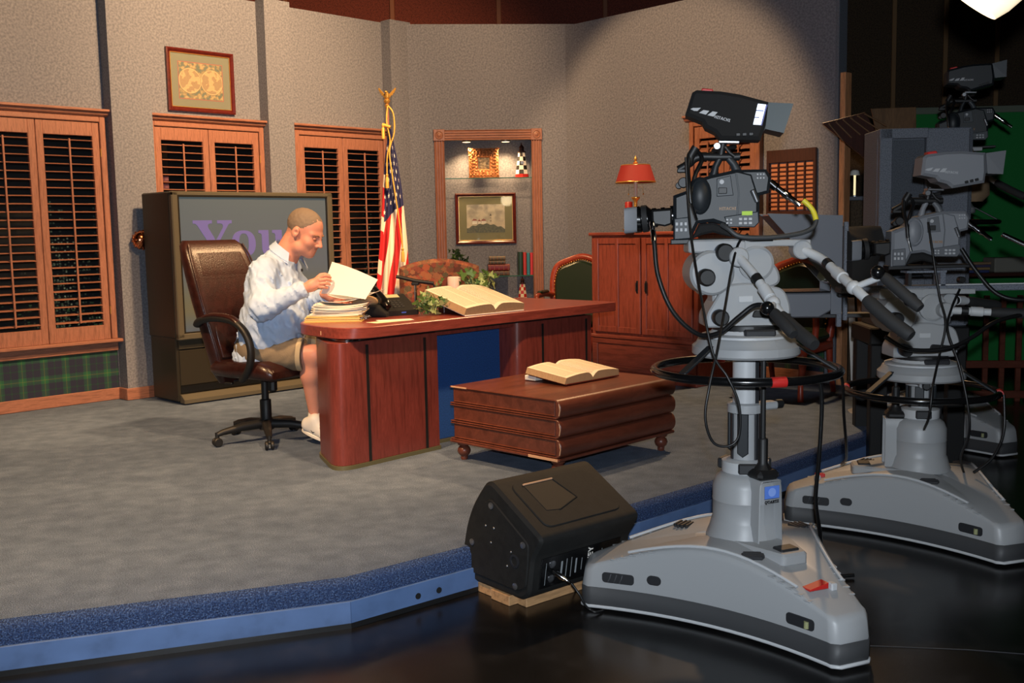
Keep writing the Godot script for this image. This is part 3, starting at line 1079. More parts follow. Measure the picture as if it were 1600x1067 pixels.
# an open book lying on its back: x across the spread, z towards the reader, rising at the back by tilt
func make_open_book(called: String, label: String, at: Vector3, turn: float, w: float, d: float, thick: float, tilt: float, cover: Material, pages_seed: int) -> Node3D:
	var t := thing(called, label, "book", at, turn)
	var im := Image.create(256, 256, false, Image.FORMAT_RGB8)
	im.fill(c8(226, 214, 192))
	var r := RandomNumberGenerator.new()
	r.seed = pages_seed
	for col in 2:
		for row in 44:
			var y := 16 + row * 5
			var x := 16 + col * 116
			while x < 16 + col * 116 + 104:
				var l := r.randi_range(4, 13)
				im.fill_rect(Rect2i(x, y, mini(l, 16 + col * 116 + 104 - x), 2), c8(150, 132, 110))
				x += l + 3
	var pg := printed(im, 0.8)
	var tip := Transform3D(Basis(Vector3.RIGHT, tilt), Vector3.ZERO)
	var cv := mb()
	cv.x = tip
	for s in [-1, 1]:
		cv.box(Vector3(s * (w / 2 + 0.004), 0.003, -d / 2), Vector3(w - 0.004, 0.006, d + 0.012), 0.002)
	cv.box(Vector3(0, 0.003, -d / 2), Vector3(0.02, 0.006, d + 0.012), 0.001)
	part(t, "cover", cv, cover)
	for s in [-1, 1]:
		var ring0 := PackedVector3Array()
		var top := []
		for j in 13:
			var f := j / 12.0
			var h := thick * (1.0 - 0.25 * f) * (0.30 + 0.70 * pow(sin(minf(f * 4.5, 1.0) * PI / 2), 0.8)) + 0.006 * sin(f * PI)
			top.append(Vector2(f * (w - 0.004 + 0.012 * (1 - f)), 0.007 + h))
		var blk := mb()
		blk.x = tip
		var poly := PackedVector2Array()
		poly.append(Vector2(0.001 * s, 0.006))
		for q in top:
			poly.append(Vector2(s * (q.x + 0.001), q.y))
		poly.append(Vector2(s * (w + 0.006), 0.0065))
		blk.prism(poly, -d, 0.0, 0.0)
		part(t, "page_block", blk, M.page_edge)
		var sh := mb()
		sh.x = tip
		sh.uvs = true
		sh.soft()
		for j in 12:
			var p: Vector2 = top[j]
			var q: Vector2 = top[j + 1]
			var e := 0.0012
			if s > 0:
				sh.uvq(Vector3(p.x, p.y + e, 0), Vector3(q.x, q.y + e, 0), Vector3(q.x, q.y + e, -d), Vector3(p.x, p.y + e, -d), Rect2(j / 12.0, 0, 1 / 12.0, 1))
			else:
				sh.uvq(Vector3(-q.x, q.y + e, 0), Vector3(-p.x, p.y + e, 0), Vector3(-p.x, p.y + e, -d), Vector3(-q.x, q.y + e, -d), Rect2(1 - (j + 1) / 12.0, 0, 1 / 12.0, 1))
		part(t, "page", sh, pg)
	return t


func make_cabinet() -> void:
	var t := thing("cabinet", "tall reddish wooden cabinet with two doors and slim dark handles", "cabinet", Vector3(0.684, STAGE_Y, -8.65), -47.0)
	var W := 1.10
	var b := mb()
	b.box(Vector3(W / 2, 0.59, -0.235), Vector3(W, 1.18, 0.47), 0.004)
	part(t, "body", b, M.cabinet)
	part(t, "top_board", mb().box(Vector3(W / 2, 1.193, -0.225), Vector3(W + 0.03, 0.026, 0.5), 0.005), M.cabinet_flat)
	for k in 2:
		var x0 := 0.035 + k * 0.515
		var d := mb()
		var w := 0.512
		for s in [0.03, w / 2, w - 0.03]:
			d.box(Vector3(x0 + s, 0.77, 0.01), Vector3(0.05 if s != w / 2 else 0.036, 0.78, 0.02), 0.004)
		for y in [0.405, 1.135]:
			d.box(Vector3(x0 + w / 2, y, 0.009), Vector3(w - 0.08, 0.05, 0.018), 0.004)
		for s in [0.055, w / 2 + 0.018]:
			d.box(Vector3(x0 + s + (w / 2 - 0.073) / 2, 0.77, 0.005), Vector3(w / 2 - 0.07, 0.70, 0.006), 0.002)
		var dr := part(t, "door", d, M.cabinet)
		var hx := x0 + w - 0.035 if k == 0 else x0 + 0.035 + 0.02
		var h := mb()
		h.box(Vector3(hx, 0.765, 0.022), Vector3(0.018, 0.10, 0.004), 0.001)
		h.box(Vector3(hx, 0.765, 0.036), Vector3(0.009, 0.07, 0.008), 0.002)
		for e in [-0.03, 0.03]:
			h.box(Vector3(hx, 0.765 + e, 0.028), Vector3(0.007, 0.008, 0.014))
		part(dr, "handle", h, M.black)
	part(t, "waist_moulding", mb().box(Vector3(W / 2, 0.345, 0.012), Vector3(W + 0.01, 0.03, 0.026), 0.006), M.cabinet_flat)
	var lo := mb()
	for y in [0.305, 0.085]:
		lo.box(Vector3(W / 2, y, 0.008), Vector3(W - 0.02, 0.04, 0.016), 0.004)
	for s in [0.04, W - 0.04]:
		lo.box(Vector3(s, 0.195, 0.008), Vector3(0.06, 0.18, 0.016), 0.004)
	part(t, "lower_frame", lo, M.cabinet_flat)
	part(t, "lower_panel", mb().box(Vector3(W / 2, 0.195, 0.001), Vector3(W - 0.14, 0.18, 0.006), 0.002), M.cabinet_flat)
	part(t, "base_moulding", mb().box(Vector3(W / 2, 0.03, 0.014), Vector3(W + 0.02, 0.06, 0.03), 0.008), M.cabinet_flat)


func floral() -> Image:
	var im := Image.create(256, 256, false, Image.FORMAT_RGB8)
	im.fill(c8(98, 52, 44))
	var r := RandomNumberGenerator.new()
	r.seed = 9
	var tones := [c8(158, 84, 58), c8(126, 62, 50), c8(104, 98, 68), c8(146, 100, 74), c8(86, 80, 62), c8(136, 56, 50), c8(162, 102, 70)]
	for k in 190:
		var cx := r.randi_range(0, 255)
		var cy := r.randi_range(0, 255)
		var rad := r.randf_range(7, 15)
		var c: Color = tones[r.randi_range(0, 6)]
		var c2: Color = tones[r.randi_range(0, 6)]
		for y in range(-16, 17):
			for x in range(-16, 17):
				var d := Vector2(x, y * 1.1).length() + sin(atan2(y, x) * 6.0) * 1.2
				if d < rad:
					var f := c if fmod(d, 5.0) < 3.2 else c.lerp(c2, 0.7)
					im.set_pixel(posmod(cx + x, 256), posmod(cy + y, 256), f)
	return im


func make_sofa() -> void:
	var fm := pm(Color.WHITE, 0.9, 0.0, ImageTexture.create_from_image(floral()), Vector3(1.9, 1.9, 1.9))
	var t := thing("armchair", "floral upholstered armchair with a humped back behind the desk", "armchair", Vector3(-0.565, STAGE_Y, -8.15), 6.0)
	var back := PackedVector2Array([Vector2(-0.32, 0.38), Vector2(0.32, 0.38)])
	for j in 17:
		var f := j / 16.0
		var x := 0.32 - 0.64 * f
		back.append(Vector2(x, 0.955 + 0.07 * pow(maxf(0.0, cos(x / 0.32 * PI / 2 * 0.98)), 0.8)))
	var b := mb()
	b.x = Transform3D(Basis(Vector3.RIGHT, -0.12), Vector3(0, 0, -0.02))
	b.prism(back, -0.09, 0.09, 0.035)
	part(t, "backrest", b, fm)
	part(t, "seat", mb().box(Vector3(0, 0.36, 0.28), Vector3(0.52, 0.16, 0.58), 0.045), fm)
	part(t, "seat_rail", mb().box(Vector3(0, 0.21, 0.26), Vector3(0.64, 0.16, 0.64), 0.02), fm)
	for s in [-1, 1]:
		var a := mb()
		a.box(Vector3(s * 0.31, 0.40, 0.26), Vector3(0.10, 0.30, 0.60), 0.02)
		a.rod(Vector3(s * 0.315, 0.57, -0.04), Vector3(s * 0.315, 0.57, 0.57), 0.065, 16, 0.02)
		part(t, "arm", a, fm)
		for z in [0.0, 0.52]:
			part(t, "leg", mb().lathe([Vector2(0.018, 0), Vector2(0.03, 0.13)], 12, Vector3(s * 0.27, 0, z)), M.dark_wood)


func make_leather_chair(at: Vector3, turn: float, label: String) -> void:
	var t := thing("leather_armchair", label, "armchair", at, turn, "carved armchairs with green leather")
	# carved rail round the back, seen from above its seat; chair faces +z
	var key := [Vector3(-0.235, 0.42, -0.02), Vector3(-0.262, 0.6, -0.04), Vector3(-0.272, 0.78, -0.075), Vector3(-0.235, 0.90, -0.1), Vector3(-0.12, 0.955, -0.11), Vector3(0, 0.985, -0.115), Vector3(0.12, 0.955, -0.11), Vector3(0.235, 0.90, -0.1), Vector3(0.272, 0.78, -0.075), Vector3(0.262, 0.6, -0.04), Vector3(0.235, 0.42, -0.02)]
	var rails := Mb.curve(key, 5)
	part(t, "carved_rail", mb().tube(rails, 0.032, 12), M.red_wood)
	var pts := PackedVector2Array()
	for p in rails:
		pts.append(Vector2(p.x * 0.88, 0.42 + (p.y - 0.42) * 0.945 + 0.005))
	var b := mb()
	b.x = Transform3D(Basis(Vector3.RIGHT, -0.16), Vector3(0, 0.0, 0.07))
	b.prism(pts, -0.035, 0.04, 0.02)
	part(t, "back_pad", b, M.green_leather)
	var ns := mb()
	for i in range(0, rails.size(), 1):
		var p: Vector3 = rails[i]
		ns.ball(Vector3(p.x * 0.885, 0.42 + (p.y - 0.42) * 0.955, p.z + 0.032 + 0.02), Vector3.ONE * 0.0065, 8, 5)
	var nail := part(t, "nail_trim", ns, M.brass)
	nail.set_meta("kind", "stuff")
	part(t, "seat", mb().box(Vector3(0, 0.43, 0.24), Vector3(0.52, 0.11, 0.5), 0.045), M.green_leather)
	part(t, "seat_rail", mb().box(Vector3(0, 0.36, 0.24), Vector3(0.54, 0.06, 0.52), 0.012), M.red_wood)
	for s in [-1, 1]:
		var ar := part(t, "arm", mb().tube(Mb.curve([Vector3(s * 0.265, 0.64, -0.04), Vector3(s * 0.29, 0.655, 0.1), Vector3(s * 0.295, 0.65, 0.28), Vector3(s * 0.285, 0.62, 0.33), Vector3(s * 0.27, 0.5, 0.3), Vector3(s * 0.255, 0.38, 0.3)], 5), 0.024, 10), M.red_wood)
		part(ar, "arm_pad", mb().box(Vector3(s * 0.292, 0.678, 0.15), Vector3(0.05, 0.03, 0.2), 0.012), M.green_leather)
		part(t, "leg", mb().tube(Mb.curve([Vector3(s * 0.24, 0.36, 0.46), Vector3(s * 0.255, 0.26, 0.48), Vector3(s * 0.235, 0.12, 0.465), Vector3(s * 0.245, 0.0, 0.485)], 4), [0.034, 0.034, 0.032, 0.03, 0.028, 0.025, 0.022, 0.02, 0.019, 0.02, 0.021, 0.022, 0.022], 10), M.red_wood)
		part(t, "leg", mb().tube([Vector3(s * 0.235, 0.42, -0.02), Vector3(s * 0.235, 0.2, -0.04), Vector3(s * 0.24, 0.0, -0.1)], [0.026, 0.022, 0.018], 10), M.red_wood)


func make_lamp() -> void:
	var p := Vector3(1.03, STAGE_Y + 1.207, -8.42)
	var t := thing("table_lamp", "brass candlestick lamp with a red empire shade on the cabinet", "lamp", p)
	part(t, "base", mb().lathe([Vector2(0.065, 0), Vector2(0.066, 0.008), Vector2(0.05, 0.018), Vector2(0.025, 0.03), Vector2(0.012, 0.05), Vector2(0.018, 0.07), Vector2(0.010, 0.09), Vector2(0.012, 0.16), Vector2(0.022, 0.19), Vector2(0.013, 0.21), Vector2(0.014, 0.25), Vector2(0.036, 0.275), Vector2(0.036, 0.282), Vector2(0.015, 0.285)], 24), M.brass)
	part(t, "candle_sleeve", mb().rod(Vector3(0, 0.28, 0), Vector3(0, 0.40, 0), 0.014, 14), M.wax)
	for s in [-1, 1]:
		var c := mb()
		c.tube([Vector3(0, 0.36, 0), Vector3(s * 0.055, 0.36, 0.02), Vector3(s * 0.06, 0.31, 0.022)], 0.0015, 6)
		c.ball(Vector3(s * 0.06, 0.305, 0.022), Vector3.ONE * 0.006, 8, 6)
		part(t, "pull_chain", c, M.brass)
	var sh := mb()
	sh.lathe([Vector2(0.163, 0.40), Vector2(0.118, 0.54)], 40, Vector3.ZERO, false)
	sh.lathe([Vector2(0.116, 0.54), Vector2(0.161, 0.40)], 40, Vector3.ZERO, false)
	var shade := part(t, "shade", sh, M.red_shade)
	var tr := mb()
	tr.lathe([Vector2(0.1645, 0.397), Vector2(0.1655, 0.40), Vector2(0.163, 0.407)], 40, Vector3.ZERO, false)
	tr.lathe([Vector2(0.119, 0.535), Vector2(0.1195, 0.541), Vector2(0.115, 0.543)], 40, Vector3.ZERO, false)
	part(shade, "gilt_trim", tr, M.brass)
	part(shade, "top_disc", mb().lathe([Vector2(0.117, 0.538), Vector2(0.117, 0.541)], 32), M.red_shade)
	part(t, "finial", mb().lathe([Vector2(0.006, 0.54), Vector2(0.018, 0.552), Vector2(0.02, 0.56), Vector2(0.008, 0.57), Vector2(0.013, 0.585), Vector2(0.008, 0.60), Vector2(0.003, 0.612)], 16), M.brass)
	var c := thing("pillar_candle", "tall red candle on a brass dish beside the lamp", "candle", Vector3(0.96, STAGE_Y + 1.207, -8.30))
	part(c, "candle", mb().lathe([Vector2(0.03, 0.02), Vector2(0.031, 0.03), Vector2(0.031, 0.235), Vector2(0.027, 0.242), Vector2(0.012, 0.236)], 22), M.red_candle)
	part(c, "brass_dish", mb().lathe([Vector2(0.03, 0), Vector2(0.035, 0.006), Vector2(0.05, 0.018), Vector2(0.052, 0.024), Vector2(0.04, 0.022)], 24), M.brass)
	part(c, "wick", mb().rod(Vector3(0, 0.235, 0), Vector3(0.002, 0.252, 0), 0.0015, 6), M.black)


func flag_print() -> Image:
	# u across the gathered cloth (left to right), v down it
	var im := Image.create(256, 512, false, Image.FORMAT_RGB8)
	var red := c8(196, 34, 40)
	var white := c8(240, 226, 206)
	var navy := c8(34, 38, 84)
	for y in 512:
		for x in 256:
			var u := x / 256.0
			var v := y / 512.0
			var k := u * 4.3 + v * 3.4 + 0.55
			var c := red if int(floor(k)) % 2 == 1 else white
			if v < 0.50 - 0.10 * u:
				c = navy
			if u < 0.13 and v > 0.24:
				c = white if int(floor(v * 13.0)) % 3 == 0 else red
			im.set_pixel(x, y, c)
	var r := RandomNumberGenerator.new()
	r.seed = 3
	for row in 9:
		for col in 5:
			var cx := 0.14 + col * 0.19 + (0.095 if row % 2 else 0.0)
			var cy := 0.10 + row * 0.042
			if cy > 0.46 - 0.10 * cx or cx > 0.96:
				continue
			for y in range(-12, 13):
				for x in range(-11, 12):
					var q := Vector2(x / 11.0, y / 8.5)
					var a := atan2(q.x, -q.y)
					var m := fposmod(a + PI / 5, TAU / 5) - PI / 5
					if q.length() < 0.42 / maxf(0.25, cos(PI / 5 * 2 - absf(m))) * 0.78:
						var px := int(cx * 256) + x
						var py := int(cy * 512) + y
						if px >= 0 and px < 256:
							im.set_pixel(px, py, c8(244, 236, 222))
	return im


func make_flag() -> void:
	var t := thing("flag", "draped flag with stars and stripes on a pole with an eagle finial", "flag", Vector3(-0.965, STAGE_Y, -8.5))
	var base := Vector3(0, 0, 0)
	part(t, "base", mb().lathe([Vector2(0.15, 0), Vector2(0.155, 0.02), Vector2(0.12, 0.04), Vector2(0.05, 0.06), Vector2(0.03, 0.11), Vector2(0.018, 0.14)], 28), M.brass)
	part(t, "pole", mb().rod(Vector3(0, 0.05, 0), Vector3(-0.015, 2.28, 0), 0.0125, 14), M.honey)
	# eagle finial
	var e := mb()
	var tp := Vector3(-0.015, 2.28, 0)
	e.lathe([Vector2(0.014, -0.03), Vector2(0.02, -0.01), Vector2(0.01, 0.0), Vector2(0.026, 0.02), Vector2(0.026, 0.03), Vector2(0.008, 0.045)], 16, tp)
	e.tube(Mb.curve([tp + Vector3(0.0, 0.035, 0), tp + Vector3(0.004, 0.065, 0.004), tp + Vector3(0.0, 0.092, 0.014), tp + Vector3(-0.012, 0.098, 0.028)], 4), [0.01, 0.016, 0.019, 0.02, 0.02, 0.018, 0.016, 0.014, 0.012, 0.011, 0.01, 0.007, 0.003], 10)
	var body := part(t, "eagle_finial", e, M.brass)
	for s in [-1, 1]:
		var w := mb()
		var pl := [Vector2(0, 0.01), Vector2(0.03, 0.035), Vector2(0.075, 0.075), Vector2(0.082, 0.068), Vector2(0.076, 0.052), Vector2(0.07, 0.05), Vector2(0.066, 0.036), Vector2(0.056, 0.034), Vector2(0.05, 0.02), Vector2(0.036, 0.016), Vector2(0.02, -0.006), Vector2(0.0, -0.012)]
		w.x = Transform3D(Basis(Vector3.UP, 0.5 * s) * Basis.from_scale(Vector3(s, 1.15, 1)), tp + Vector3(0, 0.05, 0))
		w.prism(pl, -0.004, 0.004, 0.002)
		part(body, "wing", w, M.brass)
	# gathered cloth: a folded cone from the pole's top down
	var rows := 44
	var cols := 56
	var ribbon := []
	var xl := [[0.0, -0.012, 0.016], [0.06, -0.022, 0.03], [0.15, -0.045, 0.055], [0.3, -0.07, 0.085], [0.42, -0.085, 0.10], [0.6, -0.11, 0.118], [0.8, -0.145, 0.128], [1.0, -0.17, 0.132]]
	for i in rows + 1:
		var v := float(i) / rows
		var y := 2.08 - v * 1.52
		var l := 0.0
		var r := 0.0
		for k in xl.size() - 1:
			if v >= xl[k][0] and v <= xl[k + 1][0]:
				var f: float = (v - xl[k][0]) / (xl[k + 1][0] - xl[k][0])
				l = lerpf(xl[k][1], xl[k + 1][1], f)
				r = lerpf(xl[k][2], xl[k + 1][2], f)
		var row := []
		for j in cols + 1:
			var u := float(j) / cols
			var fold := (0.55 * sin(u * 21.0 + v * 2.0) + 0.35 * sin(u * 9.0 + 1.3 - v * 1.5)) * (0.012 + 0.032 * v)
			var bow := 0.05 * v * sin(u * PI) + 0.02
			row.append(Vector3(lerpf(l, r, u) + 0.25 * fold * cos(u * 17.0), y - 0.03 * sin(u * 8.0) * v, bow + fold))
		ribbon.append(row)
	var c := mb()
	c.uvs = true
	c.soft()
	for i in rows:
		for j in cols:
			c.uvq(ribbon[i + 1][j], ribbon[i + 1][j + 1], ribbon[i][j + 1], ribbon[i][j], Rect2(float(j) / cols, float(i) / rows, 1.0 / cols, 1.0 / rows))
	var fm := printed(flag_print(), 0.65)
	fm.cull_mode = BaseMaterial3D.CULL_DISABLED
	part(t, "cloth", c, fm)
	# gold cord, tassels and fringe band
	var g := mb()
	g.tube(Mb.curve([Vector3(-0.01, 2.27, 0.01), Vector3(0.035, 2.2, 0.02), Vector3(0.04, 2.05, 0.035), Vector3(0.0, 1.9, 0.06), Vector3(0.02, 1.7, 0.09), Vector3(0.06, 1.4, 0.12), Vector3(0.09, 1.12, 0.13)], 6), 0.006, 8)
	g.tube(Mb.curve([Vector3(-0.01, 2.26, 0.012), Vector3(-0.02, 2.14, 0.03), Vector3(0.005, 1.98, 0.045), Vector3(-0.02, 1.86, 0.06), Vector3(-0.025, 1.72, 0.075)], 6), 0.006, 8)
	g.tube([Vector3(0.01, 2.09, 0.035), Vector3(-0.055, 2.115, 0.03)], 0.014, 8)
	part(t, "gold_cord", g, M.gold_cord)
	for p in [Vector3(0.09, 1.11, 0.135), Vector3(-0.025, 1.71, 0.08), Vector3(-0.05, 2.11, 0.035)]:
		part(t, "tassel", mb().lathe([Vector2(0.015, -0.11), Vector2(0.013, -0.03), Vector2(0.008, -0.02), Vector2(0.012, -0.005), Vector2(0.004, 0.008)], 12, p), M.gold_cord)


# ---------------------------------------------------------------- decor on the walls and in the niche
func map_print() -> Image:
	var im := Image.create(256, 190, false, Image.FORMAT_RGB8)
	var n := noise_image(256, 0.03, 77, 4)
	var n2 := noise_image(256, 0.018, 91, 5)
	for y in 190:
		for x in 256:
			var v := n.get_pixel(x, y).r
			var c := c8(150, 118, 62).lerp(c8(92, 84, 56), clampf((v - 0.4) * 4.0, 0, 1))
			if v > 0.62: c = c8(74, 80, 62)
			if v < 0.36: c = c8(166, 138, 84)
			for k in 2:
				var d := Vector2(x - (66 if k == 0 else 190), y - 95).length() / 60.0
				if d < 1.0:
					var land := n2.get_pixel((x + 60 * k) % 256, y).r
					c = c8(178, 150, 98) if land < 0.5 else c8(146, 112, 68)
					if absf(land - 0.5) < 0.018: c = c8(140, 96, 52)
					var gx := fmod(absf(x - (66 if k == 0 else 190)) / sqrt(maxf(0.05, 1.0 - pow((y - 95) / 60.0, 2))), 15.0)
					if gx < 1.0 or (y - 95) % 15 == 0: c = c.lerp(c8(150, 110, 60), 0.4)
				elif d < 1.06: c = c8(196, 166, 108)
				elif d < 1.1: c = c8(120, 84, 44)
			if x < 4 or y < 4 or x > 251 or y > 185: c = c8(150, 56, 40)
			im.set_pixel(x, y, c)
	return im


func lighthouse_print() -> Image:
	var im := Image.create(256, 190, false, Image.FORMAT_RGB8)
	var n := noise_image(256, 0.012, 17, 5)
	var n2 := noise_image(256, 0.06, 18, 4)
	for y in 190:
		for x in 256:
			var v := n.get_pixel(x, y).r
			var c := c8(150, 144, 134).lerp(c8(214, 204, 184), clampf(v * 2.0 - 0.5, 0, 1)).lerp(c8(208, 190, 160), y / 260.0)
			if y > 118 and y < 150 and c.r > 0: c = c.lerp(c8(214, 196, 166), 0.4)
			var hill := 140.0 - 10.0 * exp(-pow((x - 120) / 90.0, 2)) + 22.0 * pow(absf(x - 120) / 130.0, 2) + 4.0 * sin(x * 0.13)
			if y > hill:
				var g := n2.get_pixel(x, y).r
				c = c8(48, 50, 34).lerp(c8(104, 94, 64), clampf(g * 1.7 - 0.45, 0, 1))
			im.set_pixel(x, y, c)
	var put := func(x0: int, y0: int, w: int, h: int, c: Color) -> void: im.fill_rect(Rect2i(x0, y0, w, h), c)
	# houses
	for h in [[36, 108, 34, 22], [74, 112, 20, 17], [96, 110, 34, 18]]:
		put.call(h[0] - 1, h[1] - 1, h[2] + 2, h[3] + 1, c8(80, 72, 62))
		put.call(h[0], h[1], h[2], h[3], c8(250, 244, 230))
		for j in 11:
			put.call(h[0] - 2 + j, h[1] - j, h[2] + 4 - 2 * j, 1, c8(140, 48, 34))
		for j in range(3, h[2] - 4, 8):
			put.call(h[0] + j, h[1] + 6, 3, 5, c8(90, 84, 80))
	for k in 3:
		put.call([46, 82, 110][k], 94, 3, 8, c8(130, 60, 44))
	# tower
	for j in 50:
		var w := 4 + j / 12
		put.call(160 - w, 76 + j, 2 * w, 1, c8(150, 138, 120) if (j / 10) % 2 else c8(196, 184, 164))
	put.call(155, 68, 10, 8, c8(80, 70, 60))
	put.call(153, 76, 14, 2, c8(60, 54, 48))
	for j in 5:
		put.call(156 + j, 67 - j, 9 - 2 * j, 1, c8(70, 50, 44))
	return im


func framed(called: String, label: String, at: Vector3, turn: float, w: float, h: float, fw: float, mat_w: float, frame_mat: Material, mat_color: Color, art: Image, lean := 0.0) -> void:
	# origin: middle of the picture's back; z out of the wall
	var t := thing(called, label, "picture", at, turn)
	var f := mb()
	var sec := [Vector2(0, 0), Vector2(fw, 0), Vector2(fw, 0.012), Vector2(fw * 0.8, 0.012), Vector2(fw * 0.55, 0.02), Vector2(fw * 0.3, 0.026), Vector2(0, 0.022)]
	var fl := mb()
	for s in 4:
		var hw := w / 2 if s % 2 == 0 else h / 2
		var hh := h / 2 if s % 2 == 0 else w / 2
		var b := Basis(Vector3.BACK, PI / 2 * s)
		for i in sec.size():
			var p: Vector2 = sec[i]
			var q: Vector2 = sec[(i + 1) % sec.size()]
			f.flat()
			f.quad(b * Vector3(-hw + p.x, -hh + p.x, p.y), b * Vector3(-hw + q.x, -hh + q.x, q.y), b * Vector3(hw - q.x, -hh + q.x, q.y), b * Vector3(hw - p.x, -hh + p.x, p.y))
		var i0 := fw - 0.001
		fl.box(b * Vector3(0, -hh + i0, 0.0125), (b * Vector3(2 * (hw - i0), 0.005, 0.004)).abs(), 0.001)
	part(t, "frame", f, frame_mat)
	part(t, "gilt_fillet", fl, M.brass)
	var m := mb().box(Vector3(0, 0, 0.004), Vector3(w - fw * 1.6, h - fw * 1.6, 0.006))
	part(t, "mount", m, pm(mat_color, 0.8))
	var aw := w / 2 - fw - mat_w
	var ah := h / 2 - fw - mat_w
	var a := mb()
	a.uvs = true
	a.uvq(Vector3(-aw, -ah, 0.0085), Vector3(aw, -ah, 0.0085), Vector3(aw, ah, 0.0085), Vector3(-aw, ah, 0.0085))
	part(t, "picture_print", a, printed(art, 0.6))
	part(t, "glazing", mb().box(Vector3(0, 0, 0.0105), Vector3(w - fw * 1.7, h - fw * 1.7, 0.001)), M.glass)
	if lean != 0.0:
		t.rotation.x = lean


func leafy(parent: Node, spots: Array, size: float, mats: Array, r: RandomNumberGenerator) -> void:
	# ivy: each spot is one leaf: where, which way it faces
	for k in spots.size():
		var p: Vector3 = spots[k]
		var m := mb()
		var s := size * r.randf_range(0.7, 1.25)
		m.x = Transform3D(Basis.from_euler(Vector3(r.randf_range(-0.2, 1.3), r.randf_range(-1.4, 1.4), r.randf_range(-2.6, 2.6))), p)
		var o := [Vector3(0, 0, 0), Vector3(-0.55, -0.12, 0.05), Vector3(-0.6, 0.35, 0.02), Vector3(-0.3, 0.45, 0.06), Vector3(0, 1.05, -0.08), Vector3(0.3, 0.45, 0.06), Vector3(0.6, 0.35, 0.02), Vector3(0.55, -0.12, 0.05)]
		var mid := Vector3(0, 0.4, 0.0) * s
		m.soft()
		for j in range(1, 7):
			m.tri(mid, o[j + 1] * s, o[j] * s)
		m.tri(mid, o[1] * s, o[0])
		m.tri(mid, o[0], o[7] * s)
		part(parent, "leaf", m, mats[r.randi_range(0, mats.size() - 1)])


func make_plant(called: String, label: String, at: Vector3, box: Vector3, count: int, size: float, mats: Array, seed_: int, group := "") -> void:
	var t := thing(called, label, "plant", at, 0.0, group)
	var r := RandomNumberGenerator.new()
	r.seed = seed_
	var spots := []
	var vines := mb()
	for k in int(count / 7.0) + 1:
		var a := Vector3(r.randf_range(-0.3, 0.3) * box.x, 0.01, r.randf_range(-0.3, 0.3) * box.z)
		var e := Vector3(r.randf_range(-0.5, 0.5) * box.x, r.randf_range(0.25, 0.95) * box.y, r.randf_range(-0.5, 0.5) * box.z)
		var m := (a + e) / 2 + Vector3(0, box.y * 0.3, 0)
		var c := Mb.curve([a, m, e], 5)
		vines.tube(c, 0.0025, 6)
		for j in 7:
			var p: Vector3 = c[mini(2 + j, c.size() - 1)]
			spots.append(p + Vector3(r.randf_range(-1, 1), r.randf_range(-0.6, 0.8), r.randf_range(-1, 1)) * size)
	part(t, "vine", vines, M.leaf_dark)
	leafy(t, spots.slice(0, count), size, mats, r)


func niche_at(x: float, y: float, z: float) -> Vector3:
	return Vector3(-0.905, 0, -9.83) + Basis(Vector3.UP, deg_to_rad(5.0)) * Vector3(x, y, z)


func make_book(label: String, at: Vector3, basis_: Basis, size: Vector3, cover: Color, group: String, gilt := true) -> void:
	# size: spine length (x), thickness (y), page width (z); spine looks along +z
	var t := thing("book", label, "book", at, 0.0, group)
	t.basis = basis_
	var m := pm(cover, 0.45)
	var c := mb()
	c.box(Vector3(0, size.y / 2 - 0.0015, -size.z / 2), Vector3(size.x, 0.003, size.z), 0.001)
	c.box(Vector3(0, -size.y / 2 + 0.0015, -size.z / 2), Vector3(size.x, 0.003, size.z), 0.001)
	var sp := PackedVector2Array()
	for j in 9:
		var a := -PI / 2 + PI * j / 8
		sp.append(Vector2(cos(a) * 0.007, sin(a) * size.y / 2))
	c.x = Transform3D(Basis(Vector3(0, 0, 1), Vector3(0, 1, 0), Vector3(-1, 0, 0)), Vector3.ZERO)
	c.prism(sp, -size.x / 2, size.x / 2, 0.0)
	part(t, "cover", c, m)
	part(t, "page_block", mb().box(Vector3(0, 0, -size.z / 2 - 0.002), Vector3(size.x - 0.008, size.y - 0.006, size.z - 0.008)), M.page_edge)
	if gilt:
		var g := mb().box(Vector3(0, 0, 0.0045), Vector3(0.006, size.y * 0.9, 0.006), 0.002).mesh()
		for f in [-0.42, -0.22, 0.0, 0.22, 0.42]:
			part(t, "gilt_band", g, M.gold_leaf).position.x = f * size.x


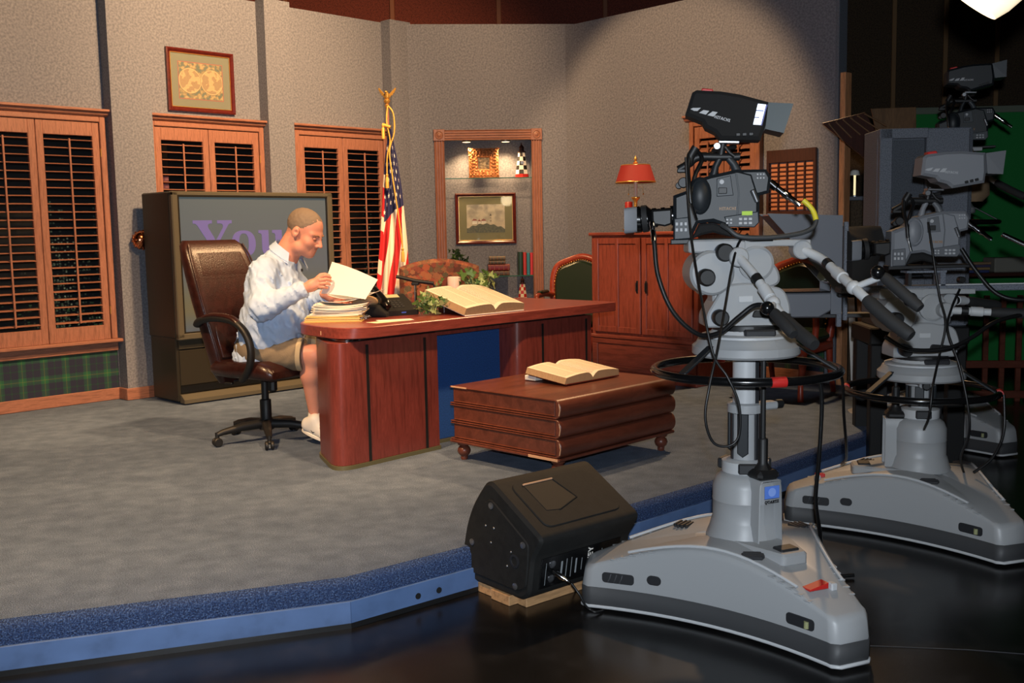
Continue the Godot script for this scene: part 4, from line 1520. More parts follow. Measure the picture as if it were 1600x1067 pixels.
func make_decor() -> void:
	var la := Vector3(-3.055, 0, -7.847)
	var lb := Basis(Vector3.UP, deg_to_rad(45.5))
	framed("framed_map", "framed double hemisphere world map with an olive mount above the shutters", la + lb * Vector3(0.83, 2.657, 0.004), 45.5, 0.59, 0.49, 0.036, 0.062, M.mahogany, c8(108, 104, 84), map_print())
	framed("framed_print", "dark framed lighthouse picture with an olive mount inside the wall niche", niche_at(0.70, 1.54, -0.333), 5.0, 0.60, 0.50, 0.036, 0.075, M.mahogany, c8(120, 112, 66), lighthouse_print())
	# copper uplighter bowl on the first pilaster
	var s := thing("wall_sconce", "round copper sconce on the pilaster left of the television", "sconce", la + lb * Vector3(0.15, 1.40, 0.132), 45.5)
	part(s, "bowl", mb().ball(Vector3(0.02, 0, 0.055), Vector3(0.072, 0.072, 0.055), 20, 12), M.copper)
	part(s, "bracket", mb().box(Vector3(0.02, 0, 0.006), Vector3(0.06, 0.08, 0.012), 0.004), M.brass)
	var hm := mb()
	for k in 46:
		var a := k * 2.39996
		var y := 1.0 - 2.0 * (k + 0.5) / 46
		var q := Vector3(cos(a) * sqrt(1 - y * y), y, sin(a) * sqrt(1 - y * y))
		hm.ball(Vector3(0.02, 0, 0.055) + q * Vector3(0.071, 0.071, 0.054), Vector3.ONE * 0.0085, 8, 5)
	part(s, "hammered_boss", hm, M.copper).set_meta("kind", "stuff")
	# glass shelves
	for k in 3:
		var y: float = [1.922, 0.978, 0.70][k]
		var g := thing("glass_shelf", ["glass shelf under the gilt frame in the wall niche", "glass shelf under the stacked books in the wall niche", "lowest glass shelf in the wall niche below the books"][k], "shelf", niche_at(0.715, y, -0.19), 5.0, "glass shelves of the niche")
		part(g, "pane", mb().box(Vector3(0, 0, 0), Vector3(0.88, 0.008, 0.26)), M.glass)
		part(g, "polished_edge", mb().box(Vector3(0, 0, 0.1305), Vector3(0.88, 0.009, 0.001)), M.glass_edge)
	# recessed spots in the niche's head
	for k in 2:
		var x: float = [0.52, 0.90][k]
		var p := niche_at(x, 2.285, -0.19)
		var t := thing("puck_light", ["left round puck light under the niche head, above the gilt frame", "right round puck light under the niche head, beside the checkered lighthouse"][k], "light", p, 5.0, "puck lights of the niche")
		part(t, "housing", mb().lathe([Vector2(0.044, -0.012), Vector2(0.046, -0.006), Vector2(0.044, 0.012)], 24, Vector3.ZERO, false), M.steel)
		var em := pm(c8(255, 226, 170), 0.5)
		em.emission_enabled = true
		em.emission = c8(255, 214, 150)
		em.emission_energy_multiplier = 7.0
		part(t, "lamp_lens", mb().lathe([Vector2(0.038, -0.011), Vector2(0.038, -0.008)], 24), em)
		var o := SpotLight3D.new()
		o.name = "puck_light_beam"
		o.light_color = c8(255, 206, 146)
		o.light_energy = 0.9
		o.spot_range = 12.0
		o.spot_attenuation = 2.0
		o.spot_angle = 62.0
		o.spot_angle_attenuation = 0.8
		o.light_size = 0.03
		o.shadow_enabled = true
		t.add_child(o)
		o.position = Vector3(0, -0.02, 0)
		o.rotation_degrees = Vector3(-90, 0, 0)
	# gilt carved frame on the top shelf
	var gp := niche_at(0.685, 1.927, -0.22)
	var gf := thing("gilt_frame", "square carved gilt picture frame on the top glass shelf", "picture frame", gp, 5.0)
	gf.rotation.x = -0.1
	var c := mb()
	var ow := 0.16
	for sgn in [0, 1, 2, 3]:
		var b := Basis(Vector3.BACK, PI / 2 * sgn)
		c.x = Transform3D(b, Vector3(0, 0.146, 0))
		c.prism([Vector2(-0.16, -0.146), Vector2(0.16, -0.146), Vector2(0.068, -0.056), Vector2(-0.068, -0.056)], 0.0, 0.022, 0.006)
	part(gf, "frame", c, M.gold_leaf)
	var cv := mb()
	var r := RandomNumberGenerator.new()
	r.seed = 21
	for sgn in 4:
		var b := Basis(Vector3.BACK, PI / 2 * sgn)
		cv.x = Transform3D(b, Vector3(0, 0.146, 0.022))
		for k in 9:
			var px := -0.13 + k * 0.0325
			var hgt := 0.02 + 0.012 * (k % 2)
			cv.ball(Vector3(px, -0.102 + 0.012 * sin(k * 2.1), 0), Vector3(0.016, hgt, 0.009), 10, 6)
			cv.tube(Mb.curve([Vector3(px - 0.014, -0.135, 0.002), Vector3(px, -0.112, 0.01), Vector3(px + 0.014, -0.125, 0.006), Vector3(px + 0.008, -0.138, 0.004)], 4), 0.005, 6)
			cv.ball(Vector3(px + 0.01, -0.072, 0.001), Vector3(0.01, 0.009, 0.007), 8, 5)
	part(gf, "carving", cv, M.gold_leaf)
	var art := noise_image(64, 0.06, 4, 3)
	var am := pm(Color.WHITE, 0.5, 0.0, ramped(art, [[0.0, c8(40, 36, 30)], [0.5, c8(110, 92, 66)], [1.0, c8(150, 140, 120)]]), Vector3(8, 8, 8))
	part(gf, "small_picture", mb().box(Vector3(0, 0.146, 0.006), Vector3(0.14, 0.116, 0.006)), am)
	# checkered lighthouse
	lighthouse("lighthouse_figurine", "black and white checkered lighthouse figurine with a red base on the top shelf", niche_at(1.055, 1.927, -0.2), 1.0)
	lighthouse("lighthouse_lantern", "small dark lighthouse lantern with a red base on the lowest shelf", niche_at(1.035, 0.705, -0.14), 0.78)
	# stacked books, lying with their spines outward
	var fb := Basis(Vector3.UP, deg_to_rad(5.0))
	var st := [[0.0, 0.045, 0.205, c8(92, 70, 54), "thick brown book at the bottom of the niche stack"], [0.048, 0.06, 0.21, c8(126, 30, 34), "fat red book with gilt bands in the niche stack"], [0.111, 0.036, 0.16, c8(84, 74, 58), "small olive book second from the top of the niche stack"], [0.15, 0.036, 0.16, c8(96, 84, 66), "small grey brown book on top of the niche stack"]]
	for k in st:
		make_book(k[4], niche_at(0.805 if k[2] > 0.2 else 0.79, 0.983 + k[0] + k[1] / 2, -0.10), fb, Vector3(k[2], k[1] - 0.002, 0.14), k[3], "books stacked in the niche")
	var up := [[0.0, 0.040, 0.225, c8(30, 62, 50), "dark green upright book in the niche"], [0.043, 0.032, 0.22, c8(178, 50, 48), "red upright book between the green and the teal books"], [0.078, 0.032, 0.215, c8(48, 120, 136), "teal upright book in the niche"], [0.112, 0.03, 0.215, c8(186, 44, 52), "red upright book beside the niche casing"]]
	for k in up:
		var bs := fb * Basis(Vector3(0, 1, 0), Vector3(-1, 0, 0), Vector3(0, 0, 1))
		make_book(k[4], niche_at(1.0 + k[0] + k[1] / 2, 0.983 + k[2] / 2, -0.11), bs, Vector3(k[2], k[1], 0.15), k[3], "books standing in the niche", false)
	make_plant("ivy_plant", "dark trailing ivy in the lower left of the niche behind the armchair", niche_at(0.42, 0.983, -0.2), Vector3(0.26, 0.27, 0.2), 60, 0.042, [M.leaf_dark, M.leaf_dark, M.leaf], 5)


func lighthouse(called: String, label: String, at: Vector3, k: float) -> void:
	var t := thing(called, label, "figurine", at, 5.0)
	part(t, "base", mb().lathe([Vector2(0.068 * k, 0), Vector2(0.066 * k, 0.035 * k)], 8), M.red)
	var tower := mb()
	var dark := mb()
	var n := 8
	for row in 5:
		for j in n:
			var y0 := (0.035 + 0.042 * row) * k
			var y1 := y0 + 0.042 * k
			var r0 := (0.064 - 0.0062 * row) * k
			var r1 := (0.064 - 0.0062 * (row + 1)) * k
			var t0 := TAU * (j + 0.25) / n
			var t1 := TAU * (j + 1.25) / n
			var m := tower if (row + j) % 2 == 0 else dark
			m.quad(Vector3(sin(t0) * r0, y0, cos(t0) * r0), Vector3(sin(t1) * r0, y0, cos(t1) * r0), Vector3(sin(t1) * r1, y1, cos(t1) * r1), Vector3(sin(t0) * r1, y1, cos(t0) * r1))
	part(t, "white_checks", tower, M.white if k == 1.0 else M.paper_cream)
	part(t, "black_checks", dark, M.black if k == 1.0 else M.red)
	part(t, "gallery", mb().lathe([Vector2(0.03 * k, 0.243 * k), Vector2(0.042 * k, 0.247 * k), Vector2(0.042 * k, 0.255 * k), Vector2(0.024 * k, 0.256 * k)], 16), M.dark_wood)
	part(t, "lantern_room", mb().lathe([Vector2(0.023 * k, 0.255 * k), Vector2(0.023 * k, 0.285 * k), Vector2(0.03 * k, 0.288 * k), Vector2(0.012 * k, 0.312 * k), Vector2(0.005 * k, 0.318 * k), Vector2(0.005 * k, 0.335 * k)], 14), M.dark_wood)
	if k == 1.0:
		part(t, "round_window", mb().spin(Vector3(0, 0.145, 0.049), Vector3(0, 0.145, 0.055), [Vector2(0.016, 0), Vector2(0.016, 0.004)], 16), M.steel)


# ---------------------------------------------------------------- things on the desk and on the coffee table
func paper_sheet(m: Mb, c: Vector3, w: float, d: float, turn: float, curl := 0.0, thick := 0.0006) -> void:
	var b := Basis(Vector3.UP, turn)
	var n := 8
	var lo := []
	for i in n + 1:
		var f := float(i) / n - 0.5
		var y := curl * (4.0 * f * f)
		lo.append([b * Vector3(f * w, y, d / 2) + c, b * Vector3(f * w, y, -d / 2) + c])
	var up := Vector3(0, thick, 0)
	m.soft()
	for i in n:
		m.quad(lo[i][0] + up, lo[i + 1][0] + up, lo[i + 1][1] + up, lo[i][1] + up)
		m.quad(lo[i][1], lo[i + 1][1], lo[i + 1][0], lo[i][0])
	m.flat()
	for i in n:
		m.quad(lo[i][0], lo[i + 1][0], lo[i + 1][0] + up, lo[i][0] + up)
		m.quad(lo[i + 1][1], lo[i][1], lo[i][1] + up, lo[i + 1][1] + up)
	m.quad(lo[0][1], lo[0][0], lo[0][0] + up, lo[0][1] + up)
	m.quad(lo[n][0], lo[n][1], lo[n][1] + up, lo[n][0] + up)


func make_desk_items() -> void:
	var Y := STAGE_Y + 0.7505
	var r := RandomNumberGenerator.new()
	r.seed = 12
	# manila folder with papers in it
	var f := thing("manila_folder", "yellow manila folder stuffed with papers at the desk's rounded end", "folder", Vector3(-1.0, Y, -5.80), 2.0)
	var m := mb()
	paper_sheet(m, Vector3(0, 0.0, 0), 0.325, 0.235, 0.0, 0.0, 0.002)
	paper_sheet(m, Vector3(0.004, 0.024, -0.004), 0.315, 0.235, 0.03, 0.004, 0.002)
	part(f, "cover", m, M.manila)
	var ins := mb()
	for k in 8:
		paper_sheet(ins, Vector3(r.randf_range(-0.006, 0.006), 0.003 + 0.0026 * k, r.randf_range(-0.006, 0.002)), 0.305, 0.225, r.randf_range(-0.02, 0.02), 0.0, 0.0022)
	part(f, "papers", ins, pm(c8(238, 212, 140), 0.8))
	var cl := thing("binder_clips", "bunch of small wire clips at the folder's right end", "clip", Vector3(-0.825, Y + 0.004, -5.715))
	var cm := mb()
	for k in 5:
		var o := Vector3(r.randf_range(-0.02, 0.03), 0.012 + r.randf_range(0, 0.012), r.randf_range(-0.02, 0.012))
		var q := Basis.from_euler(Vector3(r.randf_range(0, 3), r.randf_range(0, 3), 0))
		cm.tube([o + q * Vector3(-0.014, 0.008, 0), o + q * Vector3(0.014, 0.010, 0), o + q * Vector3(0.016, 0, 0), o + q * Vector3(0.012, -0.009, 0), o + q * Vector3(-0.014, -0.008, 0)], 0.0016, 6, true, true)
		cm.box(o + q * Vector3(0.0, 0, 0.003), Vector3(0.012, 0.008, 0.008), 0.002)
	part(cl, "wire", cm, M.steel)
	# heap of papers above the folder
	var p := thing("paper_stack", "tall untidy stack of white papers on the manila folder", "papers", Vector3(-0.985, Y + 0.029, -5.815))
	for k in 15:
		var s := mb()
		paper_sheet(s, Vector3(r.randf_range(-0.012, 0.012) + 0.002 * k, 0.0038 * k, r.randf_range(-0.012, 0.008)), 0.29, 0.215, r.randf_range(-0.10, 0.10) + 0.03, 0.004 + 0.0008 * k, 0.0028)
		part(p, "sheet", s, M.paper if k % 4 else M.paper_cream)
	var lo := mb()
	lo.x = Transform3D(Basis(Vector3.BACK, 0.16), Vector3(0.05, 0.078, -0.03))
	paper_sheet(lo, Vector3.ZERO, 0.29, 0.2, 0.35, 0.02, 0.002)
	lo.x = Transform3D(Basis(Vector3.BACK, 0.05) * Basis(Vector3.RIGHT, 0.05), Vector3(0.10, 0.096, -0.07))
	paper_sheet(lo, Vector3.ZERO, 0.28, 0.2, -0.2, 0.03, 0.002)
	part(p, "loose_sheet", lo, M.paper)
	# soft zipped book with tan page edges beside the papers
	var z := thing("zipped_book", "black soft covered book with tan page edges lying behind the papers", "book", desk_point(0.40, -0.57, 0.7505), -10.0)
	var zr := []
	for k in [[-0.14, 0.008, 0.07], [-0.12, 0.05, 0.1], [0.0, 0.085, 0.12], [0.09, 0.07, 0.115], [0.14, 0.02, 0.09]]:
		var ring := PackedVector3Array()
		for q in rrect(k[2] * 2, k[1], k[1] * 0.4, 4):
			ring.append(Vector3(k[0], k[1] / 2 + q.y, -q.x))
		zr.append(ring)
	part(z, "cover", mb().loft(zr), M.black_matt)
	var pg := mb()
	pg.ball(Vector3(0.0, 0.085, 0.035), Vector3(0.075, 0.04, 0.085), 16, 10)
	part(z, "page_edge", pg, M.page_edge)
	# desk telephone, its back raised
	var ph := thing("desk_telephone", "black office telephone with a handset and a pale display", "telephone", desk_point(0.56, -0.53, 0.7505), 30.0)
	var b := mb()
	b.x = Transform3D(Basis(Vector3.UP, PI / 2), Vector3.ZERO)
	b.prism([Vector2(-0.115, 0.0), Vector2(0.115, 0.0), Vector2(0.115, 0.105), Vector2(0.09, 0.115), Vector2(-0.115, 0.03)], -0.12, 0.12, 0.008)
	part(ph, "body", b, M.black)
	var up := Basis(Vector3.RIGHT, 0.39)
	var sl := func(x: float, zz: float, e: float) -> Vector3: return Vector3(x, 0.072 - zz * 0.41 + e, zz)
	var hs := mb()
	hs.tube(Mb.curve([sl.call(-0.085, -0.11, 0.035), sl.call(-0.085, -0.07, 0.052), sl.call(-0.085, 0.0, 0.056), sl.call(-0.085, 0.07, 0.05), sl.call(-0.085, 0.115, 0.03)], 5), [0.018, 0.022, 0.024, 0.022, 0.018, 0.016, 0.015, 0.014, 0.014, 0.014, 0.014, 0.014, 0.015, 0.015, 0.016, 0.018, 0.022, 0.024, 0.022, 0.02, 0.018], 12, true, false, 1.4)
	for e in [-0.085, 0.09]:
		var q: Vector3 = sl.call(-0.085, e, 0.022)
		hs.spin(q - up * Vector3(0, 0.016, 0), q + up * Vector3(0, 0.02, 0), [Vector2(0.026, 0), Vector2(0.029, 0.006), Vector2(0.024, 0.036)], 16)
	part(ph, "handset", hs, M.black_gloss)
	var ks := mb()
	for row in 4:
		for col in 3:
			var q: Vector3 = sl.call(-0.015 + col * 0.026, 0.0 + row * 0.023, 0.006)
			ks.x = Transform3D(up, q)
			ks.box(Vector3.ZERO, Vector3(0.019, 0.008, 0.015), 0.002)
	part(ph, "key", ks, M.rubber)
	var dq := mb()
	dq.x = Transform3D(up, sl.call(0.02, -0.07, 0.003))
	dq.box(Vector3.ZERO, Vector3(0.1, 0.006, 0.045), 0.002)
	part(ph, "display", dq, pm(c8(196, 190, 150), 0.3))
	var st := mb()
	st.x = Transform3D(up, sl.call(0.09, 0.0, 0.002))
	st.box(Vector3.ZERO, Vector3(0.02, 0.004, 0.16), 0.001)
	part(ph, "index_strip", st, M.paper_cream)
	part(ph, "blue_badge", mb().box(Vector3(0.02, 0.018, 0.1155), Vector3(0.03, 0.008, 0.002)), pm(c8(60, 90, 190), 0.5))
	# loose notes in front of the phone
	var nn := mb()
	paper_sheet(nn, Vector3.ZERO, 0.24, 0.10, 0.75, 0.0, 0.0008)
	single("note_paper", nn, M.paper_cream, "loose paper note lying in front of the telephone", "paper", desk_point(0.235, -0.17, 0.7508))
	var n2 := mb()
	paper_sheet(n2, Vector3.ZERO, 0.2, 0.09, 0.35, 0.0, 0.0008)
	single("note_paper", n2, M.paper, "second loose paper note with its edge on the first note", "paper", desk_point(0.30, -0.20, 0.7518))
	# gooseneck desk microphone
	var mic := thing("desk_microphone", "black boom microphone on a short chrome stem behind the telephone", "microphone", desk_point(0.82, -0.62, 0.7505), -5.0)
	part(mic, "base", mb().lathe([Vector2(0.05, 0), Vector2(0.05, 0.012), Vector2(0.016, 0.02)], 20), M.black)
	part(mic, "stem", mb().rod(Vector3(0, 0.015, 0), Vector3(0, 0.165, 0), 0.009, 12), M.chrome)
	part(mic, "clamp", mb().box(Vector3(0, 0.17, 0), Vector3(0.05, 0.022, 0.026), 0.006), M.black)
	part(mic, "boom", mb().tube([Vector3(-0.12, 0.215, 0), Vector3(-0.09, 0.21, 0), Vector3(0.0, 0.187, 0), Vector3(0.115, 0.17, 0)], [0.0105, 0.0115, 0.012, 0.0115], 12), M.black)
	part(mic, "bent_arm", mb().tube(Mb.curve([Vector3(0.108, 0.172, 0), Vector3(0.12, 0.14, 0.0), Vector3(0.108, 0.07, 0.01), Vector3(0.095, 0.02, 0.015)], 5), 0.006, 8), M.black)
	# candle on a red dish amid ivy
	var cd := thing("dish_candle", "short cream candle on a raised red dish behind the large open book", "candle", Vector3(-0.36, Y, -6.50))
	part(cd, "stand", mb().lathe([Vector2(0.06, 0), Vector2(0.06, 0.01), Vector2(0.02, 0.03), Vector2(0.018, 0.09), Vector2(0.05, 0.115)], 20), M.dark_wood)
	part(cd, "red_dish", mb().lathe([Vector2(0.04, 0.113), Vector2(0.07, 0.118), Vector2(0.073, 0.128), Vector2(0.068, 0.126), Vector2(0.03, 0.122)], 28), M.red)
	part(cd, "candle", mb().lathe([Vector2(0.041, 0.123), Vector2(0.042, 0.13), Vector2(0.042, 0.197), Vector2(0.038, 0.204), Vector2(0.01, 0.20)], 28), M.wax)
	var lv := [M.leaf, M.leaf_light]
	make_plant("ivy_garland", "light green ivy sprig on the desk between telephone and large open book", desk_point(0.63, -0.28, 0.75), Vector3(0.20, 0.13, 0.16), 90, 0.03, lv, 31)
	make_plant("ivy_garland", "variegated ivy sprays right of the candle behind the large open book", Vector3(-0.22, Y + 0.03, -6.52), Vector3(0.27, 0.21, 0.16), 95, 0.036, lv, 32)
	make_plant("ivy_garland", "ivy sprig left of the candle beside the microphone's bent arm", Vector3(-0.47, Y + 0.02, -6.46), Vector3(0.12, 0.18, 0.12), 34, 0.026, lv, 33)
	make_open_book("open_bible", "large open book with a white cover propped up on the desk", desk_point(0.93, -0.035, 0.752), 46.0, 0.245, 0.37, 0.052, 0.27, M.white, 5)
	single("book_rest", mb().box(Vector3(0, 0.035, 0), Vector3(0.32, 0.07, 0.05), 0.004), M.dark_wood, "dark wedge propping up the back of the large open book", "stand", desk_point(0.93, -0.33, 0.7505), 46.0)
	make_open_book("open_book", "open book with a dark red cover lying on the coffee table", Vector3(0.438, STAGE_Y + 0.413, -5.555), 45.5, 0.225, 0.29, 0.042, 0.12, M.mahogany, 6)
	single("small_box", mb().box(Vector3(0, 0.0135, 0), Vector3(0.20, 0.027, 0.08), 0.003), M.paper, "small white box under the back of the coffee table book", "box", Vector3(0.165, STAGE_Y + 0.412, -5.68), 45.5)


# ---------------------------------------------------------------- studio pedestals and cameras
func star_ring(scale_: float, y_of: Callable, tip := 0.60, half := 0.075, ctrl := 0.20) -> PackedVector3Array:
	var o := PackedVector3Array()
	for k in 3:
		var a := TAU * k / 3
		var d := Vector2(sin(a), cos(a))
		var s := Vector2(cos(a), -sin(a))
		var a2 := TAU * (k + 1) / 3
		var d2 := Vector2(sin(a2), cos(a2))
		var s2 := Vector2(cos(a2), -sin(a2))
		var p0 := d * tip - s * half
		var p1 := d * tip + s * half
		var q0 := d2 * tip - s2 * half
		var c := Vector2(sin(a + PI / 3), cos(a + PI / 3)) * ctrl
		var pts := [d * (tip - 0.02) - s * (half + 0.003), p0 + s * 0.02, p1 - s * 0.02, d * (tip - 0.02) + s * (half + 0.003)]
		var b0 := d * (tip - 0.035) + s * (half + 0.004)
		var b1 := d2 * (tip - 0.035) - s2 * (half + 0.004)
		for j in 13:
			var t := j / 12.0
			pts.append(b0.lerp(c, t).lerp(c.lerp(b1, t), t))
		for p in pts:
			var q: Vector2 = p * scale_
			o.append(Vector3(q.x, y_of.call(p.length(), scale_), q.y))
	return o


func side_spot(t: float, k: int) -> Transform3D:
	# a frame on the concave side between tip k and the next: z outward, x along
	var a := TAU * k / 3
	var a2 := TAU * (k + 1) / 3
	var d := Vector2(sin(a), cos(a))
	var s := Vector2(cos(a), -sin(a))
	var d2 := Vector2(sin(a2), cos(a2))
	var s2 := Vector2(cos(a2), -sin(a2))
	var b0 := d * 0.565 + s * 0.079
	var b1 := d2 * 0.565 - s2 * 0.079
	var c := Vector2(sin(a + PI / 3), cos(a + PI / 3)) * 0.20
	var p := b0.lerp(c, t).lerp(c.lerp(b1, t), t)
	var g := (c.lerp(b1, t) - b0.lerp(c, t)).normalized()
	var x := Vector3(g.x, 0, g.y)
	return Transform3D(Basis(x, Vector3.UP, x.cross(Vector3.UP)), Vector3(p.x, 0, p.y) * 1.003)


func make_pedestal(label: String, at: Vector3, turn: float, plat: float, ring_turn: float, bands: Array) -> Node3D:
	var t := thing("camera_pedestal", label, "camera pedestal", at, turn, "studio camera pedestals")
	var level := func(y: float) -> Callable: return func(_r: float, _s: float) -> float: return y
	var edge_y := func(r: float) -> float: return lerpf(0.282, 0.172, clampf((r - 0.27) / 0.33, 0, 1))
	# skirt and its pale rim
	part(t, "skirt_rim", mb().loft([star_ring(1.0, level.call(0.012)), star_ring(1.012, level.call(0.014)), star_ring(1.012, level.call(0.022)), star_ring(1.0, level.call(0.024))], true, true), M.ped_light)
	part(t, "skirt", mb().loft([star_ring(0.995, level.call(0.02)), star_ring(1.004, level.call(0.03)), star_ring(1.004, level.call(0.092)), star_ring(0.99, level.call(0.094))], false, true), M.ped_skirt)
	var shell := []
	shell.append(star_ring(0.998, level.call(0.09)))
	shell.append(star_ring(1.0, level.call(0.098)))
	shell.append(star_ring(0.985, func(r: float, _s: float) -> float: return edge_y.call(r) - 0.02))
	shell.append(star_ring(0.965, func(r: float, _s: float) -> float: return edge_y.call(r)))
	shell.append(star_ring(0.94, func(r: float, _s: float) -> float: return edge_y.call(r) + 0.006))
	for s in [0.75, 0.55, 0.3]:
		shell.append(star_ring(s, func(r: float, q: float) -> float: return lerpf(0.298, edge_y.call(r) + 0.01, pow(q, 1.4))))
	var base := part(t, "base_shell", mb().loft(shell, false, true), M.ped)
	for k in 3:
		# raised ridge along each side and moulded foot treads by the tips
		var ridge := []
		for j in 15:
			var f := 0.10 + 0.80 * j / 14.0
			var x := side_spot(f, k).origin
			var r := Vector2(x.x, x.z).length()
			ridge.append(Vector3(x.x * 0.90, lerpf(0.298, edge_y.call(r) + 0.010, pow(0.90, 1.4)) + 0.001, x.z * 0.90))
		part(base, "ridge", mb().tube(ridge, 0.006, 8), M.ped_light)
		var tr := mb()
		for e in [0, 1]:
			for j in 5:
				var f: float = 0.05 + 0.042 * j if e == 0 else 0.95 - 0.042 * j
				var sp := side_spot(f, k)
				var r := Vector2(sp.origin.x, sp.origin.z).length()
				tr.x = Transform3D(sp.basis, Vector3(sp.origin.x * 0.915, edge_y.call(r) + 0.006, sp.origin.z * 0.915))
				tr.box(Vector3(0, -0.001, 0), Vector3(0.03, 0.006, 0.028), 0.002)
		part(base, "foot_tread", tr, M.ped).set_meta("kind", "stuff")
		# openings in the side: flat dark plates, shade of the holes put into colour
		var sl := mb()
		sl.x = side_spot(0.11, k) * Transform3D(Basis.IDENTITY, Vector3(0, 0.134, 0))
		sl.prism(rrect(0.122, 0.038, 0.012, 4), -0.01, 0.0025, 0.0)
		var slot := part(base, "painted_wheel_opening", sl, M.ped_dark)
		var wh := mb()
		for j in 3:
			var x := side_spot(0.11, k) * Transform3D(Basis.IDENTITY, Vector3(-0.03 + 0.022 * j, 0.134, 0.001))
			wh.x = x
			wh.tube([Vector3(-0.008, -0.015, 0.002), Vector3(0.0, 0.0, 0.003), Vector3(0.004, 0.015, 0.002)], 0.0025, 6)
		part(t, "wheel_cable", wh, M.steel).set_meta("kind", "stuff")
		slot.set_meta("label", "dark plate painted as the shaded wheel slot")
		var ov := mb()
		ov.x = side_spot(0.26, k) * Transform3D(Basis.IDENTITY, Vector3(0, 0.145, 0))
		ov.prism(rrect(0.054, 0.034, 0.0165, 6), -0.01, 0.0025, 0.0)
		part(base, "painted_oval_opening", ov, M.ped_dark)
		var s2 := mb()
		s2.x = side_spot(0.885, k) * Transform3D(Basis.IDENTITY, Vector3(0, 0.128, 0))
		s2.prism(rrect(0.11, 0.038, 0.012, 4), -0.01, 0.0025, 0.0)
		part(base, "painted_wheel_opening", s2, M.ped_dark)
		var rl := mb()
		rl.x = side_spot(0.885, k) * Transform3D(Basis.IDENTITY, Vector3(0.026, 0.125, 0.0))
		rl.rod(Vector3(0, -0.011, 0.002), Vector3(0, 0.012, 0.002), 0.009, 10)
		part(t, "roller", rl, pm(c8(150, 152, 110), 0.5))
		# rubber block near each tip, a vent between
		var a := TAU * k / 3
		var vt := mb()
		var va := a + PI / 3 + 0.55
		vt.x = Transform3D(Basis(Vector3.UP, va), Vector3(sin(va) * 0.25, 0.281, cos(va) * 0.25))
		for j in 4:
			vt.box(Vector3(0, 0, -0.024 + 0.016 * j), Vector3(0.085 - absf(j - 1.5) * 0.014, 0.014, 0.011), 0.003)
		part(base, "vent", vt, M.ped_dark)
	# red release tab on the first tip, with its catch
	var rt := mb()
	rt.x = Transform3D(Basis.IDENTITY, Vector3(-0.02, 0.222, 0.44))
	rt.prism([Vector2(-0.045, 0), Vector2(0.03, 0), Vector2(0.03, 0.02), Vector2(-0.045, 0.006)], -0.022, 0.022, 0.004)
	part(base, "release_tab", rt, M.red)
	part(base, "tab_catch", mb().box(Vector3(0.028, 0.226, 0.455), Vector3(0.024, 0.026, 0.03), 0.004), M.ped_light)
	# platform stepping down from the column towards the first tip
	var apron := mb()
	apron.slab(rounded([Vector2(-0.115, -0.11), Vector2(0.115, -0.11), Vector2(0.115, 0.1), Vector2(0.05, 0.30), Vector2(-0.05, 0.30), Vector2(-0.115, 0.1)], [0.08, 0.08, 0.05, 0.015, 0.015, 0.05]), 0.25, 0.296, 0.008)
	part(base, "column_apron", apron, M.ped)
	part(base, "brake_pedal", mb().box(Vector3(0, 0.297, 0.245), Vector3(0.075, 0.014, 0.055), 0.004), M.ped_dark)
	# flared column
	part(t, "column_housing", mb().lathe([Vector2(0.142, 0.285), Vector2(0.13, 0.315), Vector2(0.122, 0.345), Vector2(0.1175, 0.352), Vector2(0.1175, 0.42), Vector2(0.119, 0.422), Vector2(0.1175, 0.424), Vector2(0.1175, 0.475), Vector2(0.105, 0.505), Vector2(0.085, 0.52), Vector2(0.07, 0.525)], 44), M.ped)
	var bx := mb()
	bx.prism(rounded([Vector2(-0.052, 0.28), Vector2(0.052, 0.28), Vector2(0.047, 0.50), Vector2(0.04, 0.52), Vector2(-0.04, 0.52), Vector2(-0.047, 0.50)], [0.004, 0.004, 0.02, 0.01, 0.01, 0.02], 4), 0.06, 0.158, 0.008)
	var pump := part(t, "pump_box", bx, M.ped)
	part(pump, "pump_cap", mb().box(Vector3(0, 0.535, 0.108), Vector3(0.092, 0.038, 0.092), 0.014), M.black)
	part(pump, "pump_boot", mb().lathe([Vector2(0.034, 0.552), Vector2(0.024, 0.566), Vector2(0.018, 0.575), Vector2(0.018, 0.66), Vector2(0.014, 0.665)], 16, Vector3(0, 0, 0.108)), M.black)
	part(pump, "pump_rod", mb().rod(Vector3(0, 0.66, 0.108), Vector3(0, plat - 0.02, 0.108), 0.0095, 12), M.black)
	if turn > 0:
		part(pump, "badge", mb().box(Vector3(0.003, 0.478, 0.159), Vector3(0.062, 0.045, 0.0015), 0.0), pm(c8(96, 136, 226), 0.4))
		part(pump, "badge_disc", mb().spin(Vector3(0.003, 0.478, 0.159), Vector3(0.003, 0.478, 0.161), [Vector2(0.016, 0), Vector2(0.016, 0.0015)], 18), pm(c8(140, 172, 244), 0.4))
		lettering(pump, "badge_lettering", "QUARTZ", 0.0105, M.black, Transform3D(Basis.IDENTITY, Vector3(0.003, 0.444, 0.1592)), true)
	# collar of lobes above the housing
	var cl := mb()
	cl.lathe([Vector2(0.075, 0.518), Vector2(0.085, 0.525), Vector2(0.085, 0.565), Vector2(0.06, 0.572)], 30)
	part(t, "collar", cl, M.ped_light)
	for k in 3:
		var b := Basis(Vector3.UP, TAU * k / 3 - 0.5)
		var m := mb()
		m.x = Transform3D(b, Vector3.ZERO)
		m.box(Vector3(0, 0.548, 0.086), Vector3(0.068, 0.038, 0.02), 0.005)
		part(t, "collar_pad", m, M.ped_dark)
	# telescopic column with trim weights
	var mid := minf(0.745, plat - 0.06)
	part(t, "lower_tube", mb().rod(Vector3(0, 0.55, 0), Vector3(0, mid, 0), 0.049, 24), M.ped)
